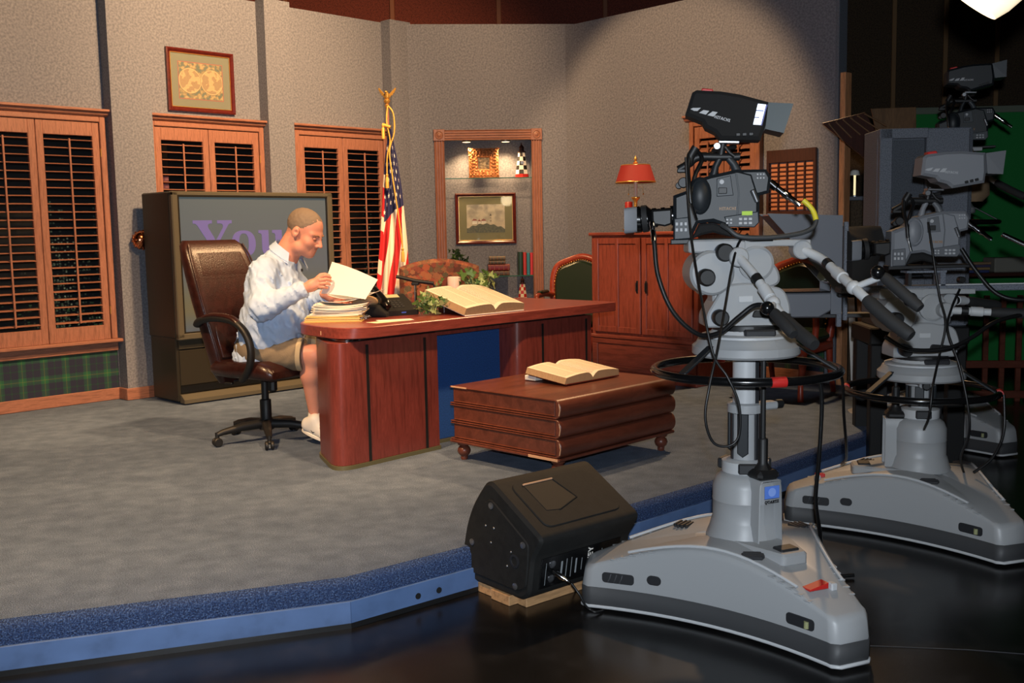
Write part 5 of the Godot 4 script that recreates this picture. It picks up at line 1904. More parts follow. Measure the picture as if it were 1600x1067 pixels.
	for k in 6:
		var b := Basis(Vector3.UP, TAU * k / 6 + 0.3)
		var m := mb()
		m.x = Transform3D(b, Vector3.ZERO)
		if k % 2 == 0:
			m.box(Vector3(0, (0.57 + mid) / 2, 0.050), Vector3(0.018, mid - 0.57, 0.008), 0.002)
			part(t, "column_groove", m, M.ped_dark)
		else:
			m.prism([Vector2(-0.02, 0.60), Vector2(0.0, 0.585), Vector2(0.02, 0.60), Vector2(0.02, maxf(mid, 0.66)), Vector2(-0.02, maxf(mid, 0.66))], 0.056, 0.068, 0.003)
			part(t, "trim_weight", m, M.cam_dark)
	var br := mb()
	br.lathe([Vector2(0.052, mid - 0.005), Vector2(0.066, mid), Vector2(0.066, mid + 0.03), Vector2(0.052, mid + 0.035)], 28)
	var cy := mid + 0.015
	br.box(Vector3(0.085, cy, 0.0), Vector3(0.09, 0.028, 0.05), 0.006)
	var brk := part(t, "clamp_collar", br, M.ped)
	part(brk, "clamp_knob", mb().rod(Vector3(0.13, cy, 0.0), Vector3(0.162, cy, 0.0), 0.017, 14, 0.003), M.black)
	part(t, "upper_tube", mb().rod(Vector3(0, mid, 0), Vector3(0, plat - 0.02, 0), 0.0465, 28), M.ped_light)
	part(t, "tube_stripe", mb().box(Vector3(0.018, (mid + plat) / 2 + 0.005, 0.0445), Vector3(0.016, plat - mid - 0.05, 0.006), 0.001), M.ped_dark)
	# round platform under the head
	part(t, "platform", mb().lathe([Vector2(0.05, plat - 0.035), Vector2(0.185, plat - 0.03), Vector2(0.193, plat - 0.022), Vector2(0.193, plat + 0.005), Vector2(0.178, plat + 0.018), Vector2(0.17, plat + 0.034), Vector2(0.165, plat + 0.037), Vector2(0.12, plat + 0.037)], 48), M.ped)
	# steering ring on three struts
	var ry := plat - 0.085
	var ring := []
	for j in 64:
		var a := TAU * j / 64
		ring.append(Vector3(sin(a) * 0.33, ry, cos(a) * 0.33))
	var sr := part(t, "steering_ring", mb().tube(ring, 0.0155, 12, false, true), M.black_gloss)
	for k in 3:
		var a := deg_to_rad(ring_turn + 120.0 * k)
		var d := Vector3(sin(a), 0, cos(a))
		var m := mb()
		var p0 := d * 0.178 + Vector3(0, plat + 0.012, 0)
		var p1 := d * 0.322 + Vector3(0, ry + 0.012, 0)
		m.x = Transform3D(Mb.basis_y(p1 - p0).rotated((p1 - p0).normalized(), 0.0), (p0 + p1) / 2)
		m.x.basis = Basis(Vector3(d.z, 0, -d.x), (p1 - p0).normalized(), Vector3(d.z, 0, -d.x).cross((p1 - p0).normalized()))
		m.box(Vector3.ZERO, Vector3(0.034, p0.distance_to(p1), 0.01), 0.003)
		part(t, "strut", m, M.cam_dark)
	for w in bands:
		var b := []
		for j in 7:
			var a2: float = deg_to_rad(w - turn) + (j - 3) * 0.025
			b.append(Vector3(sin(a2) * 0.33, ry, cos(a2) * 0.33))
		part(sr, "red_grip", mb().tube(b, 0.0185, 12), M.red)
	return t


# pan and tilt head; origin on top of the pedestal's platform. bars: lists of points, each with the share that is grip
func make_head(label: String, at: Vector3, turn: float, bars: Array) -> Node3D:
	var t := thing("pan_tilt_head", label, "camera head", at, turn, "pan and tilt heads")
	part(t, "turntable", mb().lathe([Vector2(0.162, 0), Vector2(0.162, 0.008), Vector2(0.15, 0.012), Vector2(0.13, 0.014), Vector2(0.115, 0.034)], 40), M.ped_light)
	part(t, "drag_ring", mb().lathe([Vector2(0.12, 0.02), Vector2(0.122, 0.034), Vector2(0.12, 0.044), Vector2(0.10, 0.046)], 32), M.black)
	part(t, "front_pad", mb().box(Vector3(0.02, 0.022, 0.125), Vector3(0.11, 0.026, 0.03), 0.006), M.ped_dark)
	var lo := mb()
	lo.prism(rounded([Vector2(-0.158, 0.04), Vector2(0.125, 0.04), Vector2(0.145, 0.10), Vector2(0.118, 0.175), Vector2(-0.01, 0.20), Vector2(-0.095, 0.188), Vector2(-0.158, 0.085)], [0.01, 0.01, 0.03, 0.03, 0.05, 0.03, 0.02], 5), -0.075, 0.08, 0.012)
	part(t, "pan_housing", lo, M.ped)
	var up := mb()
	up.prism(rounded([Vector2(-0.13, 0.11), Vector2(0.0, 0.155), Vector2(0.115, 0.19), Vector2(0.10, 0.26), Vector2(-0.02, 0.315), Vector2(-0.14, 0.315)], [0.02, 0.02, 0.03, 0.04, 0.03, 0.03], 5), -0.05, 0.055, 0.012)
	part(t, "tilt_arm", up, M.ped)
	var dr := mb()
	dr.spin(Vector3(-0.142, 0.235, -0.07), Vector3(-0.142, 0.235, 0.105), [Vector2(0.072, 0), Vector2(0.079, 0.008), Vector2(0.079, 0.165), Vector2(0.07, 0.175), Vector2(0.035, 0.176)], 36)
	dr.prism([Vector2(-0.2, 0.19), Vector2(-0.17, 0.155), Vector2(-0.11, 0.16), Vector2(-0.1, 0.3), Vector2(-0.19, 0.3)], -0.045, 0.06, 0.01)
	part(t, "tilt_drum", dr, M.ped)
	var d2 := mb()
	d2.spin(Vector3(0.02, 0.265, -0.075), Vector3(0.02, 0.265, 0.078), [Vector2(0.055, 0), Vector2(0.062, 0.006), Vector2(0.062, 0.147), Vector2(0.052, 0.153)], 32)
	part(t, "drag_drum", d2, M.ped)
	var blue := pm(c8(70, 130, 190), 0.4)
	for k in [[-0.17, 0.222, 0.105, 0.03], [-0.1, 0.306, 0.07, 0.032], [-0.115, 0.078, 0.08, 0.029]]:
		var p := Vector3(k[0], k[1], k[2])
		var kn := part(t, "drag_knob", mb().spin(p, p + Vector3(0, 0, 0.055), [Vector2(k[3] - 0.003, 0.006), Vector2(k[3], 0.012), Vector2(k[3], 0.045), Vector2(k[3] - 0.006, 0.055)], 24), M.black)
		part(kn, "index_ring", mb().spin(p, p + Vector3(0, 0, 0.009), [Vector2(k[3] - 0.001, 0), Vector2(k[3] - 0.001, 0.008)], 24), blue)
	part(t, "brake_lever", mb().prism(rounded([Vector2(0.0, 0.075), Vector2(0.13, 0.07), Vector2(0.14, 0.085), Vector2(0.10, 0.092), Vector2(0.01, 0.10)], [0.01, 0.006, 0.006, 0.02, 0.01], 4), 0.081, 0.095, 0.003), M.black)
	part(t, "name_plate", mb().box(Vector3(-0.02, 0.14, 0.083), Vector3(0.05, 0.022, 0.006), 0.001), M.ped_light)
	# mounting plate and the yoke the pan bars sit on
	var pl := mb()
	pl.box(Vector3(-0.105, 0.328, 0.0), Vector3(0.225, 0.046, 0.115), 0.006)
	pl.prism(rounded([Vector2(-0.02, 0.305), Vector2(0.06, 0.325), Vector2(0.215, 0.322), Vector2(0.215, 0.345), Vector2(-0.02, 0.35)], [0.01, 0.03, 0.004, 0.004, 0.006], 4), -0.055, 0.06, 0.004)
	part(t, "camera_plate", pl, M.ped)
	for k in bars.size():
		var b: Dictionary = bars[k]
		var pts: Array = Mb.curve(b.points, 6)
		var cut := int(pts.size() * b.grip)
		var ro := mb()
		var p0: Vector3 = pts[0]
		ro.rod(p0 + Vector3(0, 0, -0.05), p0 + Vector3(0, 0, 0.018), 0.034, 24, 0.004)
		for j in 6:
			var a := TAU * j / 6
			ro.rod(p0 + Vector3(cos(a) * 0.022, sin(a) * 0.022, 0.017), p0 + Vector3(cos(a) * 0.022, sin(a) * 0.022, 0.020), 0.003, 8)
		var pan := part(t, "pan_bar", mb().tube(pts.slice(0, cut + 1), 0.0165, 14), M.ped_light)
		part(pan, "rosette", ro, M.ped)
		part(pan, "grip", mb().tube(pts.slice(cut, pts.size()), [0.0215] , 16) if false else grip_tube(pts.slice(cut, pts.size()), 0.0225), M.rubber)
		var c0: Vector3 = pts[int(cut * 0.42)]
		var c1: Vector3 = pts[int(cut * 0.42) + 2]
		part(pan, "black_band", mb().rod(c0, c0 + (c1 - c0).normalized() * 0.03, 0.0185, 16), M.black)
		var c2: Vector3 = pts[int(cut * 0.62)]
		var c3: Vector3 = pts[int(cut * 0.62) + 2]
		part(pan, "sleeve", mb().rod(c2, c2 + (c3 - c2).normalized() * 0.055, 0.0215, 16, 0.003), M.ped_light)
		if b.has("control"):
			var q: Array = b.control
			var at0: Vector3 = pts[int(cut * 0.86)]
			var cb := mb()
			var dir: Vector3 = (q[0] - at0)
			cb.tube([at0, at0.lerp(q[0], 0.5), q[0]], 0.011, 10)
			cb.ball(at0, Vector3.ONE * 0.024, 14, 9)
			var cc := part(pan, "control_clamp", cb, M.ped_light)
			part(t, "zoom_grip", grip_tube([q[0], q[0].lerp(q[1], 0.1), q[0].lerp(q[1], 0.5), q[0].lerp(q[1], 0.9), q[1]], 0.019), M.rubber)
			part(t, "control_knob", mb().ball(q[0] + Vector3(-0.018, 0.012, 0.0), Vector3.ONE * 0.023, 16, 10), M.black_gloss)
	return t


func grip_tube(pts: Array, r: float) -> Mb:
	var rad := []
	for i in pts.size():
		var f := float(i) / (pts.size() - 1)
		rad.append(r * (0.82 if f < 0.03 or f > 0.97 else 1.0))
	return mb().tube(pts, rad, 16)


func cq(zx: float, zy: float) -> Vector2:
	return Vector2((zx - 640.0) * 0.00065, (890.0 - zy) * 0.00065)


func cpoly(a: Array) -> PackedVector2Array:
	var o := PackedVector2Array()
	for k in a:
		o.append(cq(k[0], k[1]))
	return o


func c3(zx: float, zy: float, z: float) -> Vector3:
	var p := cq(zx, zy)
	return Vector3(p.x, p.y, z)


# a broadcast camera; origin under its middle, lens towards -x
func make_camera(label: String, at: Vector3, turn: float, shell: Material, shell2: Material, vf_turn: float, lit: bool, vf_shift := 0.0) -> Node3D:
	var t := thing("studio_camera", label, "camera", at, turn, "studio cameras")
	part(t, "mount_plate", mb().prism(cpoly([[330, 884], [880, 880], [880, 902], [330, 912]]), -0.05, 0.05, 0.003), M.black)
	var body := mb()
	body.prism(cpoly([[345, 645], [440, 612], [470, 562], [545, 540], [690, 512], [770, 535], [806, 650], [806, 800], [780, 826], [640, 822], [560, 792], [480, 800], [440, 884], [345, 888]]), -0.062, 0.062, 0.012)
	var bd := part(t, "body", body, shell)
	part(t, "adapter", mb().prism(cpoly([[700, 514], [842, 516], [866, 560], [856, 642], [800, 655], [700, 650]]), -0.056, 0.056, 0.01), shell)
	part(t, "shoulder_pad", mb().prism(cpoly([[445, 884], [482, 803], [560, 795], [640, 824], [665, 878], [560, 850], [500, 862]]), -0.05, 0.05, 0.008), M.black_matt)
	part(bd, "side_panel", mb().prism(cpoly([[578, 560], [652, 545], [668, 652], [578, 656]]), 0.061, 0.066, 0.002), shell2)
	part(bd, "seam_strip", mb().prism(cpoly([[676, 530], [684, 530], [700, 640], [690, 815], [682, 815], [692, 640]]), 0.061, 0.0645, 0.001), shell2)
	part(bd, "lower_box", mb().prism(cpoly([[618, 765], [800, 740], [804, 800], [780, 826], [640, 822]]), 0.06, 0.067, 0.003), shell2)
	part(bd, "front_block", mb().prism(cpoly([[350, 770], [436, 762], [440, 880], [350, 886]]), 0.06, 0.067, 0.003), shell2)
	var rc := mb()
	rc.x = Transform3D(Basis.from_scale(Vector3(0.6, 1, 1)), Vector3.ZERO)
	var ctr := c3(490, 650, 0.058)
	rc.spin(Vector3(ctr.x / 0.6, ctr.y, 0.058), Vector3(ctr.x / 0.6, ctr.y, 0.085), [Vector2(0.066, 0), Vector2(0.066, 0.012), Vector2(0.058, 0.02), Vector2(0.052, 0.016), Vector2(0.045, 0.022), Vector2(0.0, 0.026)], 28)
	part(bd, "filter_housing", rc, shell)
	# little controls
	var ctl := mb()
	var r := RandomNumberGenerator.new()
	r.seed = 4
	for k in 6:
		ctl.box(c3(365 + (k % 3) * 24, 800 + int(k / 3.0) * 32, 0.068), Vector3(0.009, 0.012, 0.004), 0.001)
	for k in 6:
		ctl.box(c3(705 + (k % 3) * 26, 780 + int(k / 3.0) * 22, 0.069), Vector3(0.012, 0.009, 0.005), 0.001)
	for k in 4:
		ctl.box(c3(635 + (k % 2) * 20, 782 + int(k / 2.0) * 18, 0.068), Vector3(0.008, 0.007, 0.004), 0.001)
	for k in 6:
		ctl.box(c3(795 + (k % 3) * 16, 542 + int(k / 3.0) * 20, 0.057), Vector3(0.006, 0.006, 0.004), 0.001)
	ctl.rod(c3(605, 578, 0.065), c3(605, 578, 0.072), 0.008, 12)
	part(bd, "button", ctl, M.mark_grey).set_meta("kind", "stuff")
	part(bd, "dark_dial", mb().box(c3(610, 625, 0.068), Vector3(0.03, 0.022, 0.006), 0.002), M.black)
	if lit:
		part(bd, "sticker", mb().box(c3(740, 749, 0.0675), Vector3(0.036, 0.014, 0.001), 0.0), M.sticker)
	lettering(bd, "maker_lettering", "HITACHI", 0.011, pm(c8(150, 112, 70), 0.5), Transform3D(Basis.IDENTITY, c3(637, 722, 0.0632)))
	# lens
	var a := c3(350, 752, 0.0)
	var b := c3(128, 772, 0.0)
	if true:
		var L := a.distance_to(b)
		part(t, "lens_barrel", mb().spin(a, b, [Vector2(0.036, 0), Vector2(0.036, 0.012), Vector2(0.030, 0.014), Vector2(0.030, 0.03), Vector2(0.034, 0.032), Vector2(0.034, 0.046), Vector2(0.031, 0.048), Vector2(0.031, 0.06), Vector2(0.035, 0.064), Vector2(0.035, 0.078), Vector2(0.033, 0.08), Vector2(0.04, 0.09), Vector2(0.047, 0.095), Vector2(0.047, 0.118), Vector2(0.045, 0.12), Vector2(0.048, 0.122), Vector2(0.048, L)], 36), M.black_gloss)
		part(t, "focus_ring", mb().spin(a, b, [Vector2(0.0478, 0.097), Vector2(0.0492, 0.098), Vector2(0.0492, 0.116), Vector2(0.0478, 0.117)], 36, false), M.rubber)
		part(t, "lens_servo", mb().prism(cpoly([[228, 722], [338, 716], [338, 800], [300, 812], [232, 800]]), 0.022, 0.062, 0.006), M.black)
		var hd := mb()
		var d := (b - a).normalized()
		var rings := []
		for k in [[0.0, 0.044, 0.05], [0.012, 0.046, 0.056], [0.045, 0.046, 0.062]]:
			var ring := PackedVector3Array()
			for p in rrect(k[2] * 2, k[1] * 2, 0.012, 3):
				ring.append(b - d * 0.012 + d * k[0] + Vector3(0, p.y, p.x))
			rings.append(ring)
		hd.loft(rings, false, false, true)
		rings.reverse()
		part(t, "lens_hood", hd, M.cam_grey)
		part(t, "front_glass", mb().spin(b + d * 0.004, b + d * 0.012, [Vector2(0.044, 0), Vector2(0.03, 0.005), Vector2(0.0, 0.008)], 24), M.black_gloss)
	# carrying handle with its posts, and the leads looped over it
	part(t, "carry_handle", mb().tube(Mb.curve([c3(372, 502, 0), c3(430, 470, 0), c3(480, 436, 0), c3(600, 438, 0), c3(705, 440, 0)], 5), 0.0145, 12), M.black)
	part(t, "handle_post", mb().tube([c3(560, 545, 0), c3(575, 490, 0), c3(600, 440, 0)], [0.015, 0.012, 0.012], 12), shell)
	part(t, "handle_post", mb().tube([c3(688, 520, 0), c3(672, 480, 0), c3(640, 440, 0)], [0.018, 0.014, 0.013], 12), shell2)
	part(t, "handle_shoe", mb().box(c3(395, 508, 0.0), Vector3(0.04, 0.014, 0.03), 0.003), M.black)
	part(t, "front_dial", mb().rod(c3(400, 575, 0.01), c3(400, 575, 0.05), 0.019, 14, 0.003), M.black)
	part(t, "front_dial", mb().rod(c3(375, 590, 0.0), c3(375, 590, 0.04), 0.012, 12, 0.002), M.black)
	part(t, "looped_lead", mb().tube(Mb.curve([c3(440, 690, 0.09), c3(432, 600, 0.085), c3(425, 500, 0.05), c3(440, 410, 0.03), c3(470, 400, 0.0), c3(500, 450, 0.02), c3(470, 520, 0.05), c3(455, 570, 0.06), c3(440, 640, 0.08)], 6), 0.008, 8), M.cable)
	part(t, "upright_mic", mb().tube([c3(432, 470, 0.03), c3(440, 430, 0.03), c3(468, 385, 0.03)], [0.013, 0.015, 0.015], 12), M.black)
	part(t, "cable_plug", mb().rod(c3(438, 680, 0.088), c3(470, 780, 0.075), 0.0065, 12), M.chrome)
	part(t, "cable_plug", mb().rod(c3(765, 625, 0.068), c3(795, 690, 0.062), 0.009, 12, 0.002), M.steel)
	# viewfinder on its swivel
	var vx := Transform3D(Basis(Vector3.BACK, vf_turn), c3(640, 230, 0) + Vector3(vf_shift, 0, 0)) * Transform3D(Basis.IDENTITY, -c3(640, 230, 0))
	var vfm := mb()
	vfm.x = vx
	vfm.prism(cpoly([[410, 215], [448, 98], [470, 86], [600, 98], [700, 118], [852, 165], [832, 290], [808, 362], [596, 350], [566, 312], [516, 286], [500, 255]]), -0.075, 0.075, 0.012)
	var vf := part(t, "viewfinder", vfm, M.black_matt if lit else shell)
	var hm := mb()
	hm.x = vx
	var r0 := PackedVector3Array()
	var r1 := PackedVector3Array()
	for k in [[846, 170, 950, 178], [834, 310, 900, 326]]:
		for s in [-1, 1]:
			pass
	r0 = PackedVector3Array([c3(846, 168, -0.078), c3(846, 168, 0.078), c3(832, 306, 0.078), c3(832, 306, -0.078)])
	r1 = PackedVector3Array([c3(974, 180, -0.086), c3(974, 180, 0.086), c3(926, 332, 0.086), c3(926, 332, -0.086)])
	var r2 := PackedVector3Array([c3(973, 184, -0.082), c3(973, 184, 0.082), c3(927, 328, 0.082), c3(927, 328, -0.082)])
	var r3 := PackedVector3Array([c3(848, 171, -0.074), c3(848, 171, 0.074), c3(834, 302, 0.074), c3(834, 302, -0.074)])
	hm.loft([r0, r1, r2, r3], false, false, false)
	part(vf, "viewfinder_hood", hm, pm(c8(50, 62, 66), 0.5) if lit else shell2)
	var tl := mb()
	tl.x = vx
	tl.prism(cpoly([[494, 92], [500, 70], [556, 76], [566, 100]]), -0.03, 0.03, 0.003)
	part(vf, "tally_light", tl, M.red)
	if lit:
		var em := pm(c8(220, 232, 246), 0.4)
		em.emission_enabled = true
		em.emission = c8(206, 226, 255)
		em.emission_energy_multiplier = 1.3
		var sm := mb()
		sm.x = vx
		sm.prism(cpoly([[792, 172], [834, 178], [808, 284], [768, 280]]), 0.0745, 0.0765, 0.0)
		var scr := part(vf, "viewfinder_screen", sm, em)
		var dk := mb()
		dk.x = vx
		dk.prism(cpoly([[834, 178], [842, 180], [814, 288], [808, 284]]), 0.0745, 0.077, 0.0)
		dk.prism(cpoly([[784, 205], [822, 208], [821, 213], [783, 210]]), 0.0764, 0.077, 0.0)
		dk.prism(cpoly([[776, 240], [800, 242], [799, 247], [775, 245]]), 0.0764, 0.077, 0.0)
		part(vf, "screen_edge", dk, pm(c8(40, 50, 140), 0.4))
	var lg := mb()
	lg.x = vx
	lg.prism(cpoly([[438, 186], [452, 181], [494, 182], [476, 198], [458, 197]]), 0.0745, 0.0762, 0.0)
	lg.prism(cpoly([[484, 208], [508, 194], [538, 200], [520, 219]]), 0.0745, 0.0762, 0.0)
	lg.prism(cpoly([[528, 222], [556, 203], [582, 209], [560, 231]]), 0.0745, 0.0762, 0.0)
	part(vf, "emblem_bars", lg, M.mark_grey)
	var tb := vx * Transform3D(Basis(Vector3.BACK, -0.30), c3(606, 243, 0.0752))
	lettering(vf, "maker_lettering", "HITACHI", 0.0105, M.mark_grey, tb)
	var kn := mb()
	kn.x = vx
	for k in 3:
		kn.box(c3(690 + 34 * k, 330, 0.074), Vector3(0.016, 0.012, 0.008), 0.002)
	part(vf, "viewfinder_key", kn, M.black)
	var mt := mb()
	mt.rod(c3(580, 385, 0.02), c3(580, 385, 0.06), 0.0125, 18, 0.002)
	part(t, "swivel_disc", mt, M.steel)
	var ma := mb()
	ma.tube([c3(600, 438, 0), c3(608, 400, 0.0), c3(620, 345, 0.0)], 0.013, 12)
	ma.rod(c3(560, 400, -0.03), c3(680, 390, 0.03), 0.008, 10)
	ma.tube([c3(625, 385, 0.02), c3(650, 420, 0.02), c3(675, 440, 0.02)], 0.007, 8)
	part(t, "swivel_arm", ma, M.black)
	part(t, "swivel_shoe", mb().prism(cpoly([[590, 352], [700, 358], [700, 372], [590, 366]]), -0.03, 0.03, 0.002), M.steel)
	# rear connector
	var rcn := mb()
	rcn.spin(c3(862, 585, 0.02), c3(1024, 715, 0.035), [Vector2(0.015, 0), Vector2(0.015, 0.03), Vector2(0.0115, 0.034), Vector2(0.0115, 0.06), Vector2(0.0135, 0.062), Vector2(0.0135, 0.085), Vector2(0.010, 0.09), Vector2(0.009, 0.133)], 18)
	part(t, "rear_connector", rcn, M.chrome)
	return t


func cable(label: String, keys: Array, r: float, mat: Material, called := "cable", per := 8) -> MeshInstance3D:
	return single(called, mb().tube(Mb.curve(keys, per), r, 8), mat, label, "cable")


func make_cameras() -> void:
	var p1 := Vector3(0.85, 0, -3.70)
	make_pedestal("nearest grey camera pedestal with its tall column in front of the stage", p1, 22.0, 0.985, -77.0, [6.0, 186.0])
	make_head("grey pan head of the nearest camera with a long bar reaching right", p1 + Vector3(0, 1.022, 0), 0.0, [
		{"points": [Vector3(-0.055, 0.29, 0.12), Vector3(-0.02, 0.235, 0.19), Vector3(0.012, 0.165, 0.27), Vector3(0.045, 0.09, 0.36), Vector3(0.102, 0.02, 0.50)], "grip": 0.68, "control": [Vector3(-0.005, 0.12, 0.40), Vector3(0.036, 0.055, 0.50)]},
		{"points": [Vector3(0.185, 0.31, 0.05), Vector3(0.24, 0.278, 0.10), Vector3(0.262, 0.235, 0.2), Vector3(0.285, 0.178, 0.35), Vector3(0.34, 0.102, 0.45), Vector3(0.398, 0.045, 0.52)], "grip": 0.66, "control": [Vector3(0.35, 0.228, 0.40), Vector3(0.432, 0.13, 0.50)]}])
	make_camera("nearest studio camera with a glowing viewfinder slit pointing left", p1 + Vector3(-0.068, 1.372, 0.0), -10.0, M.cam_dark, pm(c8(38, 44, 50), 0.5), 0.0, true)
	var p2 := Vector3(1.885, 0, -4.68)
	make_pedestal("second grey camera pedestal with its column lowered behind the nearest one", p2, -103.0, 0.735, 38.0, [-110.0, 65.0])
	make_head("grey pan head of the second camera under the long sliding rail", p2 + Vector3(0, 0.772, 0), 0.0, [
		{"points": [Vector3(0.06, 0.255, 0.11), Vector3(0.16, 0.25, 0.13), Vector3(0.26, 0.245, 0.16), Vector3(0.40, 0.24, 0.2)], "grip": 0.62},
		{"points": [Vector3(0.12, 0.29, 0.0), Vector3(0.2, 0.285, -0.05), Vector3(0.3, 0.27, -0.1), Vector3(0.42, 0.25, -0.15)], "grip": 0.45}])
	var rail := thing("sliding_rail", "long grey teleprompter rail under the second camera", "rail", p2 + Vector3(0, 1.122, 0))
	part(rail, "rail_beam", mb().box(Vector3(0.06, -0.002, 0), Vector3(0.90, 0.028, 0.09), 0.004), M.set_grey)
	part(rail, "rail_lip", mb().box(Vector3(0.28, 0.014, 0.03), Vector3(0.45, 0.006, 0.02), 0.001), M.ped_light)
	part(rail, "riser_bracket", mb().prism([Vector2(-0.09, 0.07), Vector2(0.09, 0.07), Vector2(0.09, 0.08), Vector2(-0.09, 0.08)], -0.04, 0.04, 0.0), M.set_grey)
	part(rail, "riser_post", mb().box(Vector3(0.075, 0.04, 0), Vector3(0.025, 0.064, 0.08), 0.002), M.set_grey)
	part(rail, "riser_post", mb().box(Vector3(-0.06, 0.04, -0.02), Vector3(0.016, 0.064, 0.04), 0.002), M.ped_dark)
	part(rail, "clamp_knob", mb().rod(Vector3(0.16, 0.035, 0.01), Vector3(0.16, 0.035, 0.05), 0.015, 14, 0.003), M.black)
	make_camera("second studio camera in lighter grey facing the black prompter cloth", p2 + Vector3(0.035, 1.222, 0.0), -6.0, M.cam_grey, pm(c8(90, 93, 98), 0.5), 0.21, false, 0.075)
	# teleprompter held out in front of the second camera
	var tp := thing("teleprompter", "grey teleprompter hood and monitor with slanted glass before the second camera", "teleprompter", Vector3(1.40, 0, -4.93), -6.0)
	part(tp, "side_panel", mb().prism([Vector2(-0.185, 1.475), Vector2(0.16, 1.46), Vector2(0.16, 1.0), Vector2(0.11, 1.0), Vector2(0.11, 1.14)], 0.13, 0.138, 0.001), M.prompter)
	part(tp, "side_panel", mb().prism([Vector2(-0.185, 1.475), Vector2(0.16, 1.46), Vector2(0.16, 1.0), Vector2(0.11, 1.0), Vector2(0.11, 1.14)], -0.138, -0.13, 0.001), M.prompter)
	var gl := mb()
	gl.prism([Vector2(-0.178, 1.465), Vector2(0.112, 1.14), Vector2(0.117, 1.144), Vector2(-0.173, 1.469)], -0.13, 0.13, 0.0)
	part(tp, "glass", gl, M.glass)
	part(tp, "monitor", mb().prism([Vector2(-0.17, 1.10), Vector2(0.12, 1.10), Vector2(0.12, 1.02), Vector2(0.06, 0.985), Vector2(-0.17, 0.985)], -0.13, 0.13, 0.006), M.prompter)
	part(tp, "monitor_face", mb().box(Vector3(-0.03, 1.104, 0), Vector3(0.28, 0.006, 0.24), 0.001), M.black_gloss)
	part(tp, "upright", mb().box(Vector3(0.178, 1.20, 0.12), Vector3(0.02, 0.46, 0.03), 0.003), M.set_grey)
	part(tp, "upright", mb().box(Vector3(0.15, 1.02, 0.12), Vector3(0.022, 0.16, 0.03), 0.003), M.set_grey)
	part(tp, "support_rail", mb().box(Vector3(0.14, 0.985, 0.0), Vector3(0.36, 0.02, 0.10), 0.003), M.ped_dark)
	part(tp, "tilt_knob", mb().box(Vector3(0.16, 1.095, 0.15), Vector3(0.05, 0.03, 0.03), 0.006), M.black)
	# black cloth from the hood to the lens
	var cl := mb()
	var rings := []
	for k in [[1.565, 1.255, 0.155, 0.14], [1.60, 1.25, 0.15, 0.145], [1.66, 1.27, 0.13, 0.12], [1.70, 1.30, 0.105, 0.1], [1.73, 1.335, 0.07, 0.075]]:
		var ring := PackedVector3Array()
		for j in 20:
			var a := TAU * j / 20
			var w := 1.0 + 0.07 * sin(a * 5.0 + k[0] * 20.0)
			ring.append(Vector3(k[0], k[1] + cos(a) * k[2] * w, -4.83 - sin(a) * k[3] * w))
		rings.append(ring)
	rings.reverse()
	cl.loft(rings, true, true)
	single("lens_cloth", cl, pm(c8(30, 28, 26), 0.95), "black cloth gathered round the second camera's lens", "cloth")
	# third camera on a raised pedestal
	var p3 := Vector3(2.78, 0, -6.62)
	make_pedestal("farthest camera pedestal with a raised column behind the second one", p3, -100.0, 1.50, 45.0, [0.0, 120.0])
	make_head("pan head of the farthest camera beside the green screen", p3 + Vector3(0, 1.537, 0), -15.0, [
		{"points": [Vector3(0.06, 0.28, 0.11), Vector3(0.16, 0.2, 0.2), Vector3(0.28, 0.1, 0.3), Vector3(0.40, 0.02, 0.4)], "grip": 0.62}])
	make_camera("farthest studio camera with a red tally seen against the dark back wall", p3 + Vector3(0.15, 1.887, 0.0), -15.0, M.cam_dark, pm(c8(54, 60, 66), 0.5), 0.30, false)
	# leads
	var C := func(x: float, y: float, z: float) -> Vector3: return Vector3(x, y, z)
	cable("thick black cable looping from the nearest lens down and up to the left pan bar", [C.call(0.50, 1.44, -3.62), C.call(0.505, 1.36, -3.60), C.call(0.515, 1.25, -3.58), C.call(0.56, 1.13, -3.55), C.call(0.635, 1.055, -3.5), C.call(0.70, 1.06, -3.45), C.call(0.76, 1.115, -3.42), C.call(0.81, 1.155, -3.40), C.call(0.85, 1.15, -3.36), C.call(0.865, 1.11, -3.33)], 0.0085, M.cable)
	single("cable_plug", mb().spin(C.call(0.5, 1.44, -3.62), C.call(0.504, 1.37, -3.602), [Vector2(0.009, 0), Vector2(0.011, 0.01), Vector2(0.008, 0.03), Vector2(0.0095, 0.032), Vector2(0.0095, 0.07)], 14), M.chrome, "chrome plug at the lens end of the thick looping cable", "plug")
	cable("thin lead hanging from the nearest camera's handle in a long loop below its platform", [C.call(0.615, 1.66, -3.60), C.call(0.62, 1.5, -3.58), C.call(0.625, 1.35, -3.52), C.call(0.635, 1.15, -3.38), C.call(0.66, 1.0, -3.33), C.call(0.70, 0.93, -3.30), C.call(0.735, 0.84, -3.29), C.call(0.735, 0.74, -3.29), C.call(0.70, 0.705, -3.29), C.call(0.65, 0.72, -3.29), C.call(0.625, 0.80, -3.29), C.call(0.64, 0.90, -3.30), C.call(0.675, 1.02, -3.34), C.call(0.72, 1.15, -3.44), C.call(0.76, 1.28, -3.52), C.call(0.80, 1.36, -3.60), C.call(0.84, 1.39, -3.64)], 0.0045, M.cable)
	cable("grey fibre cable curving from the nearest camera's rear connector under its body", [C.call(1.045, 1.485, -3.62), C.call(1.065, 1.46, -3.61), C.call(1.07, 1.43, -3.6), C.call(1.05, 1.405, -3.59), C.call(1.0, 1.388, -3.58), C.call(0.90, 1.378, -3.57), C.call(0.80, 1.383, -3.57), C.call(0.76, 1.41, -3.58), C.call(0.74, 1.425, -3.6)], 0.0085, pm(c8(58, 60, 62), 0.5))
